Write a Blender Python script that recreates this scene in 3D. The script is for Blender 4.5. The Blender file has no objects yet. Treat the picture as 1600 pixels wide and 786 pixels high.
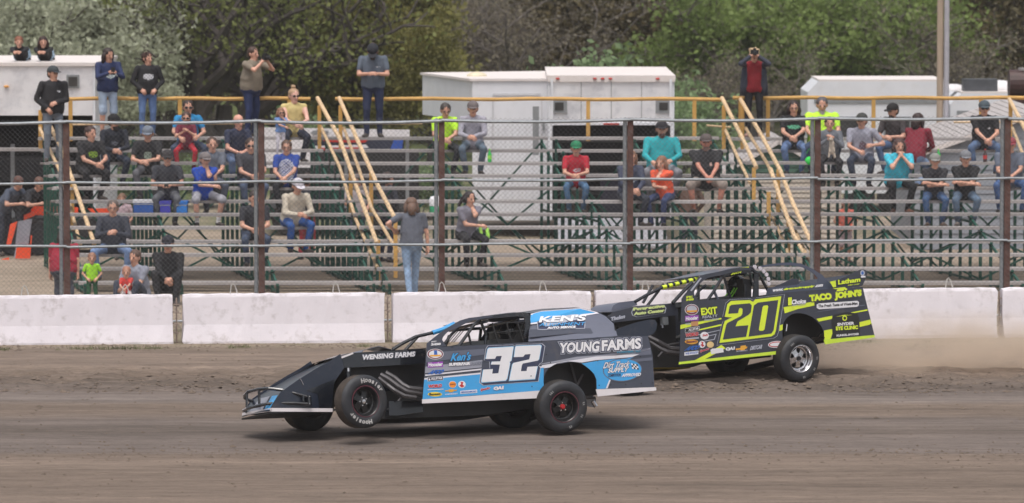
import bpy, bmesh, math, random
import numpy as np
from mathutils import Vector, Matrix
R = math.radians
sc = bpy.context.scene
C = sc.collection
rnd = random.Random(7)

# ---------------------------------------------------------------- camera, world, sun, exposure
F = 7320.0                      # focal length in pixels of the 1600 px wide photograph
PITCH = math.atan(509.0 / F)
CAM = Vector((0, 0, 6.5))
cd = bpy.data.cameras.new('camera'); cam = bpy.data.objects.new('camera', cd); C.objects.link(cam)
cd.sensor_width = 36.0; cd.lens = F / 1600.0 * 36.0
cd.clip_start = 1.0; cd.clip_end = 6000.0
cam.location = CAM; cam.rotation_euler = (math.pi / 2 - PITCH, 0, 0)
cd.dof.use_dof = True; cd.dof.focus_distance = 61.5; cd.dof.aperture_fstop = 2.9
sc.camera = cam

SUN_EL, SUN_AZ = R(70), R(190)          # azimuth measured from +Y clockwise: behind the camera, to its left
w = bpy.data.worlds.new('World'); sc.world = w; w.use_nodes = True
nt = w.node_tree; nt.nodes.clear()
sky = nt.nodes.new('ShaderNodeTexSky'); sky.sky_type = 'NISHITA'; sky.sun_disc = False
sky.sun_elevation = SUN_EL; sky.sun_rotation = SUN_AZ
sky.air_density = 1.0; sky.dust_density = 6.0; sky.ozone_density = 0.4
hs = nt.nodes.new('ShaderNodeHueSaturation'); hs.inputs['Saturation'].default_value = 0.35
bg = nt.nodes.new('ShaderNodeBackground'); bg.inputs['Strength'].default_value = 0.15
wo = nt.nodes.new('ShaderNodeOutputWorld')
nt.links.new(sky.outputs[0], hs.inputs['Color']); nt.links.new(hs.outputs[0], bg.inputs[0]); nt.links.new(bg.outputs[0], wo.inputs[0])
sd = bpy.data.lights.new('sun', 'SUN'); sd.energy = 1.15; sd.angle = R(22); sd.color = (1.0, 0.95, 0.9)
sun = bpy.data.objects.new('sun', sd); C.objects.link(sun)
sv = Vector((math.sin(SUN_AZ) * math.cos(SUN_EL), math.cos(SUN_AZ) * math.cos(SUN_EL), math.sin(SUN_EL)))
sun.rotation_euler = sv.to_track_quat('Z', 'Y').to_euler(); sun.location = (0, 20, 40)
sc.view_settings.view_transform = 'Standard'; sc.view_settings.look = 'None'
sc.view_settings.exposure = 0.06
sc.cycles.volume_bounces = 2; sc.cycles.max_bounces = 8; sc.view_settings.gamma = 1.0

# ---------------------------------------------------------------- pixel -> place helpers
FW = Vector((0, math.cos(PITCH), -math.sin(PITCH))); UP = Vector((0, math.sin(PITCH), math.cos(PITCH))); RT = Vector((1, 0, 0))
def ray(px, py): return FW + RT * ((px - 800) / F) + UP * ((393 - py) / F)
def P(px, py, D):
    d = ray(px, py); return CAM + d * (D / d.y)
def G(px, py, z=0.0):
    d = ray(px, py); return CAM + d * ((z - CAM.z) / d.z)
def S(D): return F / D           # pixels per metre at depth D

# ---------------------------------------------------------------- materials
MC = {}
def s2l(c):
    return tuple(((x / 255.0) / 12.92 if x / 255.0 <= 0.04045 else ((x / 255.0 + 0.055) / 1.055) ** 2.4) for x in c)
def mat(name, col, rough=0.7, metal=0.0, var=0.12, scale=6.0, bump=0.0, stretch=(1, 1, 1), coat=0.0, dirt=None, spec=0.5, bscale=None, emit=None):
    """principled material whose colour is gently broken up by noise; dirt=(colour, amount, scale), also used for painted reflections"""
    if name in MC: return MC[name]
    m = bpy.data.materials.new(name); m.use_nodes = True; t = m.node_tree; b = t.nodes['Principled BSDF']
    tc = t.nodes.new('ShaderNodeTexCoord'); mp = t.nodes.new('ShaderNodeMapping'); mp.inputs['Scale'].default_value = stretch
    t.links.new(tc.outputs['Object'], mp.inputs[0])
    n = t.nodes.new('ShaderNodeTexNoise'); n.inputs['Scale'].default_value = scale; n.inputs['Detail'].default_value = 5
    t.links.new(mp.outputs[0], n.inputs['Vector'])
    r = t.nodes.new('ShaderNodeValToRGB'); r.color_ramp.elements[0].position = 0.3; r.color_ramp.elements[1].position = 0.7
    r.color_ramp.elements[0].color = tuple(max(0, x * (1 - var)) for x in col) + (1,)
    r.color_ramp.elements[1].color = tuple(min(1, x * (1 + var)) for x in col) + (1,)
    t.links.new(n.outputs[0], r.inputs[0]); out = r.outputs[0]
    if dirt:
        n2 = t.nodes.new('ShaderNodeTexNoise'); n2.inputs['Scale'].default_value = dirt[2]; n2.inputs['Detail'].default_value = 8; n2.inputs['Roughness'].default_value = 0.7
        t.links.new(mp.outputs[0], n2.inputs['Vector'])
        r2 = t.nodes.new('ShaderNodeValToRGB'); r2.color_ramp.elements[0].position = dirt[3] if len(dirt) > 3 else 0.45; r2.color_ramp.elements[1].position = (dirt[3] if len(dirt) > 3 else 0.45) + 0.25
        r2.color_ramp.elements[0].color = (0, 0, 0, 1); r2.color_ramp.elements[1].color = (dirt[1],) * 3 + (1,)
        t.links.new(n2.outputs[0], r2.inputs[0])
        mx = t.nodes.new('ShaderNodeMixRGB'); t.links.new(r2.outputs[0], mx.inputs[0]); t.links.new(out, mx.inputs[1]); mx.inputs[2].default_value = tuple(dirt[0]) + (1,)
        out = mx.outputs[0]
    t.links.new(out, b.inputs['Base Color'])
    b.inputs['Roughness'].default_value = rough; b.inputs['Metallic'].default_value = metal
    b.inputs['Coat Weight'].default_value = coat; b.inputs['Coat Roughness'].default_value = 0.08
    b.inputs['Specular IOR Level'].default_value = spec
    if bump:
        n3 = t.nodes.new('ShaderNodeTexNoise'); n3.inputs['Scale'].default_value = bscale or scale * 3; n3.inputs['Detail'].default_value = 4
        t.links.new(mp.outputs[0], n3.inputs['Vector'])
        bp = t.nodes.new('ShaderNodeBump'); bp.inputs['Strength'].default_value = 0.5; bp.inputs['Distance'].default_value = bump
        t.links.new(n3.outputs[0], bp.inputs['Height']); t.links.new(bp.outputs[0], b.inputs['Normal'])
    MC[name] = m; return m

# ---------------------------------------------------------------- mesh builder
class MB:
    def __init__(s): s.v = []; s.f = []; s.m = []
    def add(s, vs, fs, mi=0):
        o = len(s.v); s.v += [tuple(x) for x in vs]
        for f in fs: s.f.append([o + i for i in f]); s.m.append(mi)
        return s
    def box(s, c, d, M=None, mi=0):
        c = Vector(c); hx, hy, hz = d[0] / 2, d[1] / 2, d[2] / 2
        vs = [Vector((x, y, z)) for x in (-hx, hx) for y in (-hy, hy) for z in (-hz, hz)]
        if M is not None: vs = [M @ v for v in vs]
        return s.add([v + c for v in vs], [(0, 1, 3, 2), (4, 6, 7, 5), (0, 4, 5, 1), (2, 3, 7, 6), (0, 2, 6, 4), (1, 5, 7, 3)], mi)
    def bar(s, a, b, wd, ht, up=(0, 0, 1), mi=0):
        a = Vector(a); b = Vector(b); d = (b - a); L = d.length; d.normalize(); up = Vector(up)
        sd_ = d.cross(up)
        if sd_.length < 1e-4: sd_ = d.cross(Vector((1, 0, 0)))
        sd_.normalize(); u = sd_.cross(d)
        vs = [p + sd_ * (x * wd / 2) + u * (z * ht / 2) for p in (a, b) for x, z in ((-1, -1), (1, -1), (1, 1), (-1, 1))]
        return s.add(vs, [(0, 3, 2, 1), (4, 5, 6, 7), (0, 1, 5, 4), (1, 2, 6, 5), (2, 3, 7, 6), (3, 0, 4, 7)], mi)
    def tube(s, pts, r, n=8, mi=0, caps=True):
        pts = [Vector(p) for p in pts]; rs = r if isinstance(r, (list, tuple)) else [r] * len(pts)
        vs = []; prev = None
        for i, p in enumerate(pts):
            d = (pts[min(i + 1, len(pts) - 1)] - pts[max(i - 1, 0)]).normalized()
            if prev is None:
                a = d.cross(Vector((0, 0, 1)))
                if a.length < 0.05: a = d.cross(Vector((1, 0, 0)))
            else: a = prev - d * prev.dot(d)
            a.normalize(); prev = a; b = d.cross(a)
            vs += [p + (a * math.cos(2 * math.pi * k / n) + b * math.sin(2 * math.pi * k / n)) * rs[i] for k in range(n)]
        fs = []
        for i in range(len(pts) - 1):
            for k in range(n): fs.append((i * n + k, i * n + (k + 1) % n, (i + 1) * n + (k + 1) % n, (i + 1) * n + k))
        if caps: fs.append(tuple(range(n))[::-1]); fs.append(tuple((len(pts) - 1) * n + k for k in range(n)))
        return s.add(vs, fs, mi)
    def prism(s, poly, vec, mi=0, side=None):
        poly = [Vector(p) for p in poly]; vec = Vector(vec); n = len(poly)
        s.add(poly + [p + vec for p in poly], [tuple(range(n)), tuple(range(n, 2 * n))[::-1]], mi)
        o = len(s.v) - 2 * n
        for i in range(n):
            s.f.append([o + i, o + n + i, o + n + (i + 1) % n, o + (i + 1) % n]); s.m.append(mi if side is None else side)
        return s
    def lathe(s, prof, o=(0, 0, 0), n=32, mi=0, ax=1):
        """profile (r, h) turned about the y axis (ax=1) or the z axis (ax=2)"""
        o = Vector(o); vs = []
        for r, h in prof:
            for k in range(n):
                a = 2 * math.pi * k / n
                vs.append(o + (Vector((r * math.cos(a), h, r * math.sin(a))) if ax == 1 else Vector((r * math.cos(a), r * math.sin(a), h))))
        fs = [(i * n + k, i * n + (k + 1) % n, (i + 1) * n + (k + 1) % n, (i + 1) * n + k) for i in range(len(prof) - 1) for k in range(n)]
        return s.add(vs, fs, mi)
    def ell(s, c, r, M=None, nu=12, nv=8, mi=0, top=None, bot=None):
        c = Vector(c); vs = []
        t0 = 0.0 if top is None else top; t1 = math.pi if bot is None else bot
        for j in range(nv + 1):
            t = t0 + (t1 - t0) * j / nv
            for k in range(nu):
                a = 2 * math.pi * k / nu
                v = Vector((r[0] * math.sin(t) * math.cos(a), r[1] * math.sin(t) * math.sin(a), r[2] * math.cos(t)))
                vs.append(c + (M @ v if M is not None else v))
        fs = [(j * nu + k, (j + 1) * nu + k, (j + 1) * nu + (k + 1) % nu, j * nu + (k + 1) % nu) for j in range(nv) for k in range(nu)]
        return s.add(vs, fs, mi)
    def mesh(s, name, mats, smooth=False, recalc=True):
        me = bpy.data.meshes.new(name); me.from_pydata(s.v, [], s.f)
        for m in (mats if isinstance(mats, (list, tuple)) else [mats]): me.materials.append(m)
        me.polygons.foreach_set('material_index', s.m)
        if recalc and len(s.f) < 60000:
            bm = bmesh.new(); bm.from_mesh(me); bmesh.ops.remove_doubles(bm, verts=bm.verts, dist=1e-5) if smooth else None
            bmesh.ops.recalc_face_normals(bm, faces=bm.faces); bm.to_mesh(me); bm.free()
        if smooth: me.polygons.foreach_set('use_smooth', [True] * len(me.polygons)); 
        me.update(); return me
    def build(s, name, mats, parent=None, smooth=False, recalc=True):
        return link(name, s.mesh(name, mats, smooth, recalc), parent)
def link(name, me, parent=None, loc=None):
    o = bpy.data.objects.new(name, me); C.objects.link(o)
    if parent is not None: o.parent = parent
    if loc is not None: o.location = loc
    return o
def autosmooth(me, ang=40):
    """flat across sharp edges, smooth elsewhere"""
    me.polygons.foreach_set('use_smooth', [True] * len(me.polygons))
    bm = bmesh.new(); bm.from_mesh(me); ca = R(ang)
    for e in bm.edges:
        if len(e.link_faces) != 2 or e.calc_face_angle(0) > ca: e.smooth = False
    bm.to_mesh(me); bm.free()
def tag(o, label=None, cat=None, group=None, kind=None):
    if label: o['label'] = label
    if cat: o['category'] = cat
    if group: o['group'] = group
    if kind: o['kind'] = kind
    return o
def thing(name, loc, label, cat, group=None, rz=0.0):
    o = bpy.data.objects.new(name, None); C.objects.link(o); o.location = loc; o.rotation_euler = (0, 0, rz)
    o.empty_display_size = 0.2
    return tag(o, label, cat, group)

# ---------------------------------------------------------------- noise for terrain
VN = {}
def vnoise(x, y, seed):
    if seed not in VN: VN[seed] = np.random.RandomState(seed).rand(256, 256)
    T = VN[seed]
    xi = np.floor(x).astype(int); yi = np.floor(y).astype(int); fx = x - xi; fy = y - yi
    fx = fx * fx * (3 - 2 * fx); fy = fy * fy * (3 - 2 * fy)
    g = lambda a, b: T[a % 256, b % 256]
    return (g(xi, yi) * (1 - fx) + g(xi + 1, yi) * fx) * (1 - fy) + (g(xi, yi + 1) * (1 - fx) + g(xi + 1, yi + 1) * fx) * fy - 0.5
def fbm(x, y, seed, octs=4):
    s = 0; a = 1.0
    for k in range(octs): s = s + a * vnoise(x * 2 ** k + 17.3 * k, y * 2 ** k + 5.1 * k, seed + k); a *= 0.55
    return s
def sstep(a, b, x):
    t = np.clip((x - a) / (b - a), 0, 1); return t * t * (3 - 2 * t)

# ---------------------------------------------------------------- ground: one sheet to the horizon
def ground_h(X, Y):
    h = np.zeros_like(X)
    edge = 65.35 + 0.10 * fbm(X * 0.5, X * 0 + 3, 5, 3)                   # ragged lip of the loose cushion
    near = sstep(50, 53, Y) * (1 - sstep(72.2, 73.5, Y))
    berm = sstep(-0.06, 0.05, Y - edge) * (1 - sstep(67.2, 70.0, Y))
    h += 0.045 * berm + 0.02 * sstep(70, 72, Y) * near
    h += near * (0.012 * fbm(X * 0.7, Y * 2.5, 11, 4) + 0.006 * fbm(X * 4, Y * 9, 21, 3))
    h += berm * 0.11 * fbm(X * 1.9, Y * 4.0, 31, 5)
    clod = fbm(X * 2.2, Y * 6, 41, 3); sel = sstep(0.25, 0.5, fbm(X * .5, Y * 1.2, 51, 2) + 0.25 * clod)
    h += near * sel * 0.018 * np.maximum(0, clod)
    rut = np.exp(-((Y - 57.55 - 0.12 * fbm(X * 0.25, X * 0, 61, 3)) / 0.10) ** 2) * (0.4 + 0.6 * sstep(-0.2, 0.2, fbm(X * .4, X * 0 + 9, 71, 2)))
    h += -0.022 * rut * near + 0.012 * sstep(57.7, 57.5, Y) * near
    rut2 = np.exp(-((Y - 56.6) / 0.06) ** 2) * sstep(-0.1, 0.2, fbm(X * .3, X * 0 + 4, 81, 2)); h += -0.012 * rut2 * near
    h += sstep(150, 260, Y) * (22 + 10 * fbm(X * 0.012, Y * 0.012, 91, 3)) * (Y > 0)
    h += sstep(260, 2500, Y) * 60
    h += (1 - near) * sstep(76, 90, Y) * 0.05 * fbm(X * 0.5, Y * 0.5, 95, 3)
    return h
xs = np.unique(np.concatenate([np.arange(-8.6, 8.61, 0.075), np.linspace(8.6, 30, 40), -np.linspace(8.6, 30, 40), np.geomspace(30, 700, 20), -np.geomspace(30, 700, 20)]))
ys = np.unique(np.concatenate([np.arange(52.0, 73.6, 0.045), np.linspace(73.6, 120, 70), np.linspace(120, 300, 50), np.geomspace(300, 900, 10), np.linspace(52, 20, 10), -np.geomspace(1, 600, 12), [0, 10]]))
XX, YY = np.meshgrid(xs, ys); ZZ = ground_h(XX, YY)
me = bpy.data.meshes.new('ground'); nx, ny = len(xs), len(ys)
idx = np.arange(nx * ny).reshape(ny, nx)
fq = np.stack([idx[:-1, :-1], idx[:-1, 1:], idx[1:, 1:], idx[1:, :-1]], -1).reshape(-1, 4)
me.from_pydata(np.stack([XX, YY, ZZ], -1).reshape(-1, 3).tolist(), [], fq.tolist())
me.polygons.foreach_set('use_smooth', [True] * len(me.polygons))
def ground_mat():
    m = bpy.data.materials.new('ground_dirt'); m.use_nodes = True; t = m.node_tree; b = t.nodes['Principled BSDF']
    N = t.nodes.new; L = t.links.new
    tc = N('ShaderNodeTexCoord'); sp = N('ShaderNodeSeparateXYZ'); L(tc.outputs['Object'], sp.inputs[0])
    def noise(sx, sy, scale, det=5, rough=0.6):
        mp = N('ShaderNodeMapping'); mp.inputs['Scale'].default_value = (sx, sy, 1); L(tc.outputs['Object'], mp.inputs[0])
        n = N('ShaderNodeTexNoise'); n.inputs['Scale'].default_value = scale; n.inputs['Detail'].default_value = det; n.inputs['Roughness'].default_value = rough
        L(mp.outputs[0], n.inputs['Vector']); return n.outputs[0]
    def math_(op, a, bb, clamp=False):
        n = N('ShaderNodeMath'); n.operation = op; n.use_clamp = clamp
        for i, q in enumerate((a, bb)):
            if isinstance(q, (int, float)): n.inputs[i].default_value = q
            else: L(q, n.inputs[i])
        return n.outputs[0]
    wob = noise(0.12, 0.6, 1.0, 3)
    yy = math_('ADD', sp.outputs[1], math_('MULTIPLY', math_('SUBTRACT', wob, 0.5), 0.9))
    mr = N('ShaderNodeMapRange'); mr.inputs[1].default_value = 50; mr.inputs[2].default_value = 80; L(yy, mr.inputs[0])
    cr = N('ShaderNodeValToRGB'); e = cr.color_ramp.elements; e[0].position = 0; e[1].position = 1
    tan = (0.205, 0.157, 0.125, 1); brown = (0.165, 0.126, 0.100, 1); grey = (0.160, 0.130, 0.114, 1); dark = (0.122, 0.097, 0.082, 1); lgrey = (0.200, 0.166, 0.148, 1)
    stops = [(50, tan), (55.3, brown), (56.4, tan), (57.4, brown), (57.8, grey), (59.2, grey), (60.0, dark), (61.3, grey), (62.3, brown), (63.4, brown), (64.0, lgrey), (65.2, grey), (65.5, dark), (67.2, brown), (68.4, tan), (71.0, tan), (73.5, (0.25, 0.2, 0.15, 1)), (80, (0.33, 0.265, 0.205, 1))]
    e[0].color = stops[0][1]; e[1].color = stops[-1][1]
    for p, c in stops[1:-1]:
        q = e.new((p - 50) / 30); q.color = c
    L(mr.outputs[0], cr.inputs[0])
    def mul(c, f, lo, hi):
        r = N('ShaderNodeMapRange'); r.inputs[1].default_value = 0.3; r.inputs[2].default_value = 0.7; r.inputs[3].default_value = lo; r.inputs[4].default_value = hi; L(f, r.inputs[0])
        v = N('ShaderNodeVectorMath'); v.operation = 'SCALE'; L(c, v.inputs[0]); L(r.outputs[0], v.inputs['Scale']); return v.outputs[0]
    c = mul(cr.outputs[0], noise(0.06, 1.6, 1.0, 6, 0.7), 0.72, 1.26)      # long tyre-polished streaks
    c = mul(c, noise(0.35, 2.2, 2.0, 6, 0.7), 0.74, 1.24)
    c = mul(c, noise(0.6, 4.0, 7.0, 8, 0.8), 0.70, 1.30)
    sp2 = noise(0.9, 3.0, 14.0, 4, 0.6); rs_ = N('ShaderNodeMapRange'); rs_.inputs[1].default_value = .60; rs_.inputs[2].default_value = .68; rs_.inputs[3].default_value = 1.0; rs_.inputs[4].default_value = .50; L(sp2, rs_.inputs[0]); vv = N('ShaderNodeVectorMath'); vv.operation = 'SCALE'; L(c, vv.inputs[0]); L(rs_.outputs[0], vv.inputs['Scale']); c = vv.outputs[0]
    # grass and scrub beyond the pits
    gr = noise(1, 1, 0.16, 6, 0.65); gm = math_('MULTIPLY', math_('SUBTRACT', gr, 0.43, ), 9.0, True)
    far = N('ShaderNodeMapRange'); far.inputs[1].default_value = 96; far.inputs[2].default_value = 104; L(sp.outputs[1], far.inputs[0])
    far2 = N('ShaderNodeMapRange'); far2.inputs[1].default_value = 104; far2.inputs[2].default_value = 125; L(sp.outputs[1], far2.inputs[0])
    gmask = math_('MAXIMUM', math_('MULTIPLY', gm, far.outputs[0]), far2.outputs[0])
    gcol = N('ShaderNodeValToRGB'); gcol.color_ramp.elements[0].color = (0.05, 0.07, 0.022, 1); gcol.color_ramp.elements[1].color = (0.13, 0.15, 0.06, 1)
    L(noise(1, 1, 1.5, 8, 0.8), gcol.inputs[0])
    mx = N('ShaderNodeMixRGB'); L(gmask, mx.inputs[0]); L(c, mx.inputs[1]); L(gcol.outputs[0], mx.inputs[2])
    # thin weeds along the foot of the barrier
    fb = N('ShaderNodeMapRange'); fb.inputs[1].default_value = 71.4; fb.inputs[2].default_value = 72.6; L(sp.outputs[1], fb.inputs[0])
    fb2 = N('ShaderNodeMapRange'); fb2.inputs[1].default_value = 77; fb2.inputs[2].default_value = 75; L(sp.outputs[1], fb2.inputs[0])
    wm = math_('MULTIPLY', math_('MULTIPLY', math_('SUBTRACT', noise(0.8, 3, 2.5, 6, 0.7), 0.47), 6.0, True), math_('MULTIPLY', fb.outputs[0], fb2.outputs[0]))
    mx2 = N('ShaderNodeMixRGB'); L(wm, mx2.inputs[0]); L(mx.outputs[0], mx2.inputs[1]); mx2.inputs[2].default_value = (0.15, 0.15, 0.08, 1)
    L(mx2.outputs[0], b.inputs['Base Color']); b.inputs['Roughness'].default_value = 0.9; b.inputs['Specular IOR Level'].default_value = 0.25
    bp = N('ShaderNodeBump'); bp.inputs['Strength'].default_value = 0.6; bp.inputs['Distance'].default_value = 0.03
    L(math_('ADD', noise(0.5, 2.0, 10.0, 8, 0.7), noise(0.15, 3.0, 4.0, 4)), bp.inputs['Height']); L(bp.outputs[0], b.inputs['Normal'])
    return m
me.materials.append(ground_mat())
ground = link('ground', me); tag(ground, 'brown clay race track surface and dirt pit area', kind='structure')

# loose clods kicked off the racing line, scattered on the cushion
mb = MB(); rs = random.Random(3); cl = []
for i in range(5200):
    x = rs.uniform(-8.5, 8.5); y = rs.choice([rs.gauss(66.3, 0.6), rs.gauss(65.5, 0.25), rs.uniform(53, 72), rs.gauss(57.5, 0.5), rs.gauss(72.0, .25)])
    cl.append((x, y, rs.uniform(0.006, 0.022) * (1.5 if 65 < y < 67.4 else 1) * (1.8 if rs.random() < .05 else 1)))
ca = np.array(cl); cz = ground_h(ca[:, 0][None], ca[:, 1][None])[0]
for (x, y, r), z in zip(cl, cz):
    z = float(z) + 0.004
    q = [(x + r * rs.uniform(.7, 1.8), y, z), (x, y + r, z), (x - r * rs.uniform(.7, 1.8), y, z), (x, y - r, z), (x + rs.uniform(-.3, .3) * r, y, z + r * rs.uniform(.4, .9))]
    mb.add(q, [(0, 1, 4), (1, 2, 4), (2, 3, 4), (3, 0, 4)])
tag(mb.build('dirt_clods', mat('clod', (0.15, 0.115, 0.09), 0.95, var=0.3, scale=2)), 'loose dark dirt clods scattered over the clay track', 'dirt clods', kind='stuff')

# ---------------------------------------------------------------- concrete barrier
m_conc = mat('barrier_paint', (0.78, 0.735, 0.785), 0.85, var=0.05, scale=2.5, bump=0.004, bscale=30, dirt=((0.40, 0.36, 0.35), 0.85, 4.5, 0.53))
m_steel = mat('galvanised_steel', (0.33, 0.35, 0.37), 0.5, 0.6, var=0.15, scale=12)
def barrier_pt(px): return 72.45 + 1.65 * px / 1600.0
BG = [(-330, -50), (-42, 268), (284, 599), (612, 922), (931, 1240), (1249, 1558), (1568, 1890)]
blabels = ['white concrete barrier at the far left edge, mostly out of view', 'white concrete barrier left of the wide gap at the red shirted spectator', 'white concrete barrier section behind the nose of the black and blue race car',
           'white concrete barrier section behind the cabin of the blue race car', 'white concrete barrier section hidden behind the number 20 race car', 'white concrete barrier section behind the tail of the yellow and grey car and its dust', 'white concrete barrier at the right edge, past the last narrow gap']
prof = [(-0.215, 0.0), (-0.215, 0.05), (-0.15, 0.31), (-0.10, 0.74), (-0.085, 0.78), (0.085, 0.78), (0.10, 0.74), (0.15, 0.31), (0.215, 0.05), (0.215, 0.0)]
for i, (a, b) in enumerate(BG):
    Da, Db = barrier_pt(a), barrier_pt(b)
    A = Vector(((a - 800) / S(Da), Da, 0)); B = Vector(((b - 800) / S(Db), Db, 0))
    if 0 < i: pass
    d = (B - A).normalized(); n = Vector((-d.y, d.x, 0)); L = (B - A).length
    t = thing('concrete_barrier', (A + B) / 2, blabels[i], 'barrier', 'white concrete barriers along the track', math.atan2(d.y, d.x))
    mb = MB(); ns = 26; rs = random.Random(i)
    for k in range(ns + 1):
        x = -L / 2 + L * k / ns
        for (yy_, z) in prof:
            ch = 0.0
            if z > 0.7: ch = -0.012 * rs.random() * (3.0 if k in (0, ns) else 1)
            mb.v.append((x + (0.02 * rs.uniform(-1, 1) if k in (0, ns) else 0), yy_ + 0.004 * rs.uniform(-1, 1), z + ch))
    np_ = len(prof)
    for k in range(ns):
        for j in range(np_ - 1): mb.f.append([k * np_ + j, (k + 1) * np_ + j, (k + 1) * np_ + j + 1, k * np_ + j + 1]); mb.m.append(0)
    mb.f.append(list(range(np_))); mb.m.append(0); mb.f.append([ns * np_ + j for j in range(np_)]); mb.m.append(0)
    mb.build('concrete_body', m_conc, t)
    for lx in (-L * 0.25, L * 0.26):
        q = MB(); q.tube([(lx - .05, 0.0, 0.765), (lx - .03, .0, 0.90), (lx + 0.0, 0, 0.935), (lx + .03, .0, 0.90), (lx + .07, 0.0, 0.765)], 0.010, 6)
        q.build('lifting_loop', mat('loop_steel', (0.5, 0.48, 0.45), 0.7, 0.2), t)
    if i in (1, 2, 3, 5):
        q = MB()                      # rebar loops joining two sections in the gap
        for z in (0.18, 0.32, 0.5, 0.62):
            q.tube([(L / 2 - 0.02, -0.03, z), (L / 2 + 0.09, -0.05, z - 0.01), (L / 2 + 0.1, 0.03, z - 0.01), (L / 2 - .02, 0.04, z)], 0.008, 5)
        q.tube([(L / 2 + 0.06, 0.0, 0.02), (L / 2 + 0.06, 0.0, 0.72)], 0.014, 6)
        q.build('joint_pin', mat('rusty_rebar', (0.35, 0.28, 0.24), 0.8, 0.2, var=.3), t)

# ---------------------------------------------------------------- chain link fence
m_rust = mat('rusty_post_paint', (0.125, 0.060, 0.048), 0.75, 0.1, var=0.35, scale=9, dirt=((0.2, 0.17, 0.16), 0.6, 5, .5))
m_wire = mat('fence_wire', (0.13, 0.13, 0.135), 0.6, 0.4, var=0.1)
def fence_D(px): return 74.6 + 1.5 * px / 1600.0
ft = thing('chain_link_fence', Vector((0, 75.4, 0)), 'tall chain link fence on brown posts standing behind the white barrier', 'fence')
posts = [-190, 103, 408, 690, 985, 1278, 1575, 1872]
pp = []
for px in posts:
    D = fence_D(px); pp.append(Vector(((px - 800) / S(D), D, 0)) - ft.location)
pm = MB().box((0, 0, 1.70), (0.095, 0.09, 3.42)).mesh('post', m_rust)
gm = MB().tube([(0, 0, 0), (0, 0, 3.38)], 0.034, 10).lathe([(0.0, 3.42), (.04, 3.40), (0.045, 3.36)], n=10, ax=2).mesh('pipe_post', m_steel)
for i, p in enumerate(pp):
    o = link('post', pm, ft, p); o2 = link('pipe_post', gm, ft, p + Vector((-0.088, -0.02, 0)))
mesh_mb = MB()
for i in range(len(pp) - 1):
    a, b = pp[i], pp[i + 1]
    for z, r, sag in ((3.385, 0.026, -0.03), (2.42, 0.022, -0.02), (1.39, 0.022, 0.012), (0.18, 0.02, 0.0)):
        q = MB(); dz0 = rnd.uniform(-.012, .012); q.tube([a.lerp(b, t_) + Vector((0, -0.07, z + dz0 + sag * 4 * t_ * (1 - t_))) for t_ in (0, .25, .5, .75, 1)], r, 8)
        q.build('rail', m_steel, ft)
    L = (b - a).length; d = (b - a) / L; H0, H1 = 0.06, 3.42; pitch = 0.078
    wr = 0.0017
    for sgn in (1, -1):
        c = -H1
        while c < L + H1:
            # x = c + sgn*(z-H0) clipped to the bay
            z0, z1 = H0, H1; xa = c; xb = c + (H1 - H0)
            if sgn < 0: xa, xb = c + (H1 - H0), c
            def zx(x): return H0 + (x - c) if sgn > 0 else H1 - (x - c)
            lo, hi = max(0.0, min(xa, xb)), min(L, max(xa, xb))
            if hi - lo > 0.02:
                p0 = a + d * lo + Vector((0, 0, zx(lo))); p1 = a + d * hi + Vector((0, 0, zx(hi)))
                o = len(mesh_mb.v); off = Vector((0, -0.045 + 0.006 * sgn, 0))
                per = Vector((0, 0, 1)).cross(d) * 0; u = Vector((0, 0, 1))
                for p in (p0, p1):
                    for (dy, dz) in ((0, wr * 1.6), (-wr * 1.2, -wr * .8), (wr * 1.2, -wr * .8)): mesh_mb.v.append(tuple(p + off + Vector((0, dy, dz))))
                for k in range(3): mesh_mb.f.append([o + k, o + (k + 1) % 3, o + 3 + (k + 1) % 3, o + 3 + k]); mesh_mb.m.append(0)
            c += pitch
tag(mesh_mb.build('wire_mesh', m_wire, ft), kind='stuff')
# ---------------------------------------------------------------- bleachers
SK = 0.205                                   # the aisles run slightly askew to the seat boards
def bd(n): return 82.5 + 0.61 * n
def bz(n): return 0.243 + 0.204 * n
def bx(X, n): return X - SK * (bd(n) - 82.5)
m_alu = mat('weathered_aluminium', (0.43, 0.40, 0.395), 0.6, 0.2, var=0.14, scale=3, stretch=(0.3, 3, 3), dirt=((0.24, 0.20, 0.17), 0.5, 4, .5))
t_ = m_alu.node_tree; oi = t_.nodes.new('ShaderNodeObjectInfo'); mr_ = t_.nodes.new('ShaderNodeMapRange'); mr_.inputs[3].default_value = .78; mr_.inputs[4].default_value = 1.16; t_.links.new(oi.outputs['Random'], mr_.inputs[0])
vs_ = t_.nodes.new('ShaderNodeVectorMath'); vs_.operation = 'SCALE'; bi = t_.nodes['Principled BSDF'].inputs['Base Color']; src = bi.links[0].from_socket; t_.links.new(src, vs_.inputs[0]); t_.links.new(mr_.outputs[0], vs_.inputs['Scale']); t_.links.new(vs_.outputs[0], bi)
m_alu2 = mat('dull_footboard', (0.25, 0.22, 0.21), 0.7, 0.15, var=0.2, scale=3, stretch=(0.3, 3, 3))
m_green = mat('green_steel_paint', (0.012, 0.088, 0.062), 0.5, 0.1, var=0.25, scale=8)
m_yel = mat('yellow_pipe_paint', (0.58, 0.33, 0.09), 0.55, var=0.14, scale=5, dirt=((0.10, 0.13, 0.10), 0.8, 7, 0.62))
m_yel2 = mat('faded_peach_pipe', (0.66, 0.47, 0.28), 0.6, var=0.12, scale=5, dirt=((0.4, 0.3, 0.2), 0.6, 8, 0.55))
secs = [(-7.65, -2.32, 'left bleacher section holding most of the spectators'), (-2.28, 2.06, 'middle bleacher section in front of the white trailers'),
        (2.10, 5.32, 'bleacher section with the yellow railed aisle right of centre'), (5.36, 10.9, 'right bleacher section in front of the grey gabled building')]
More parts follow.
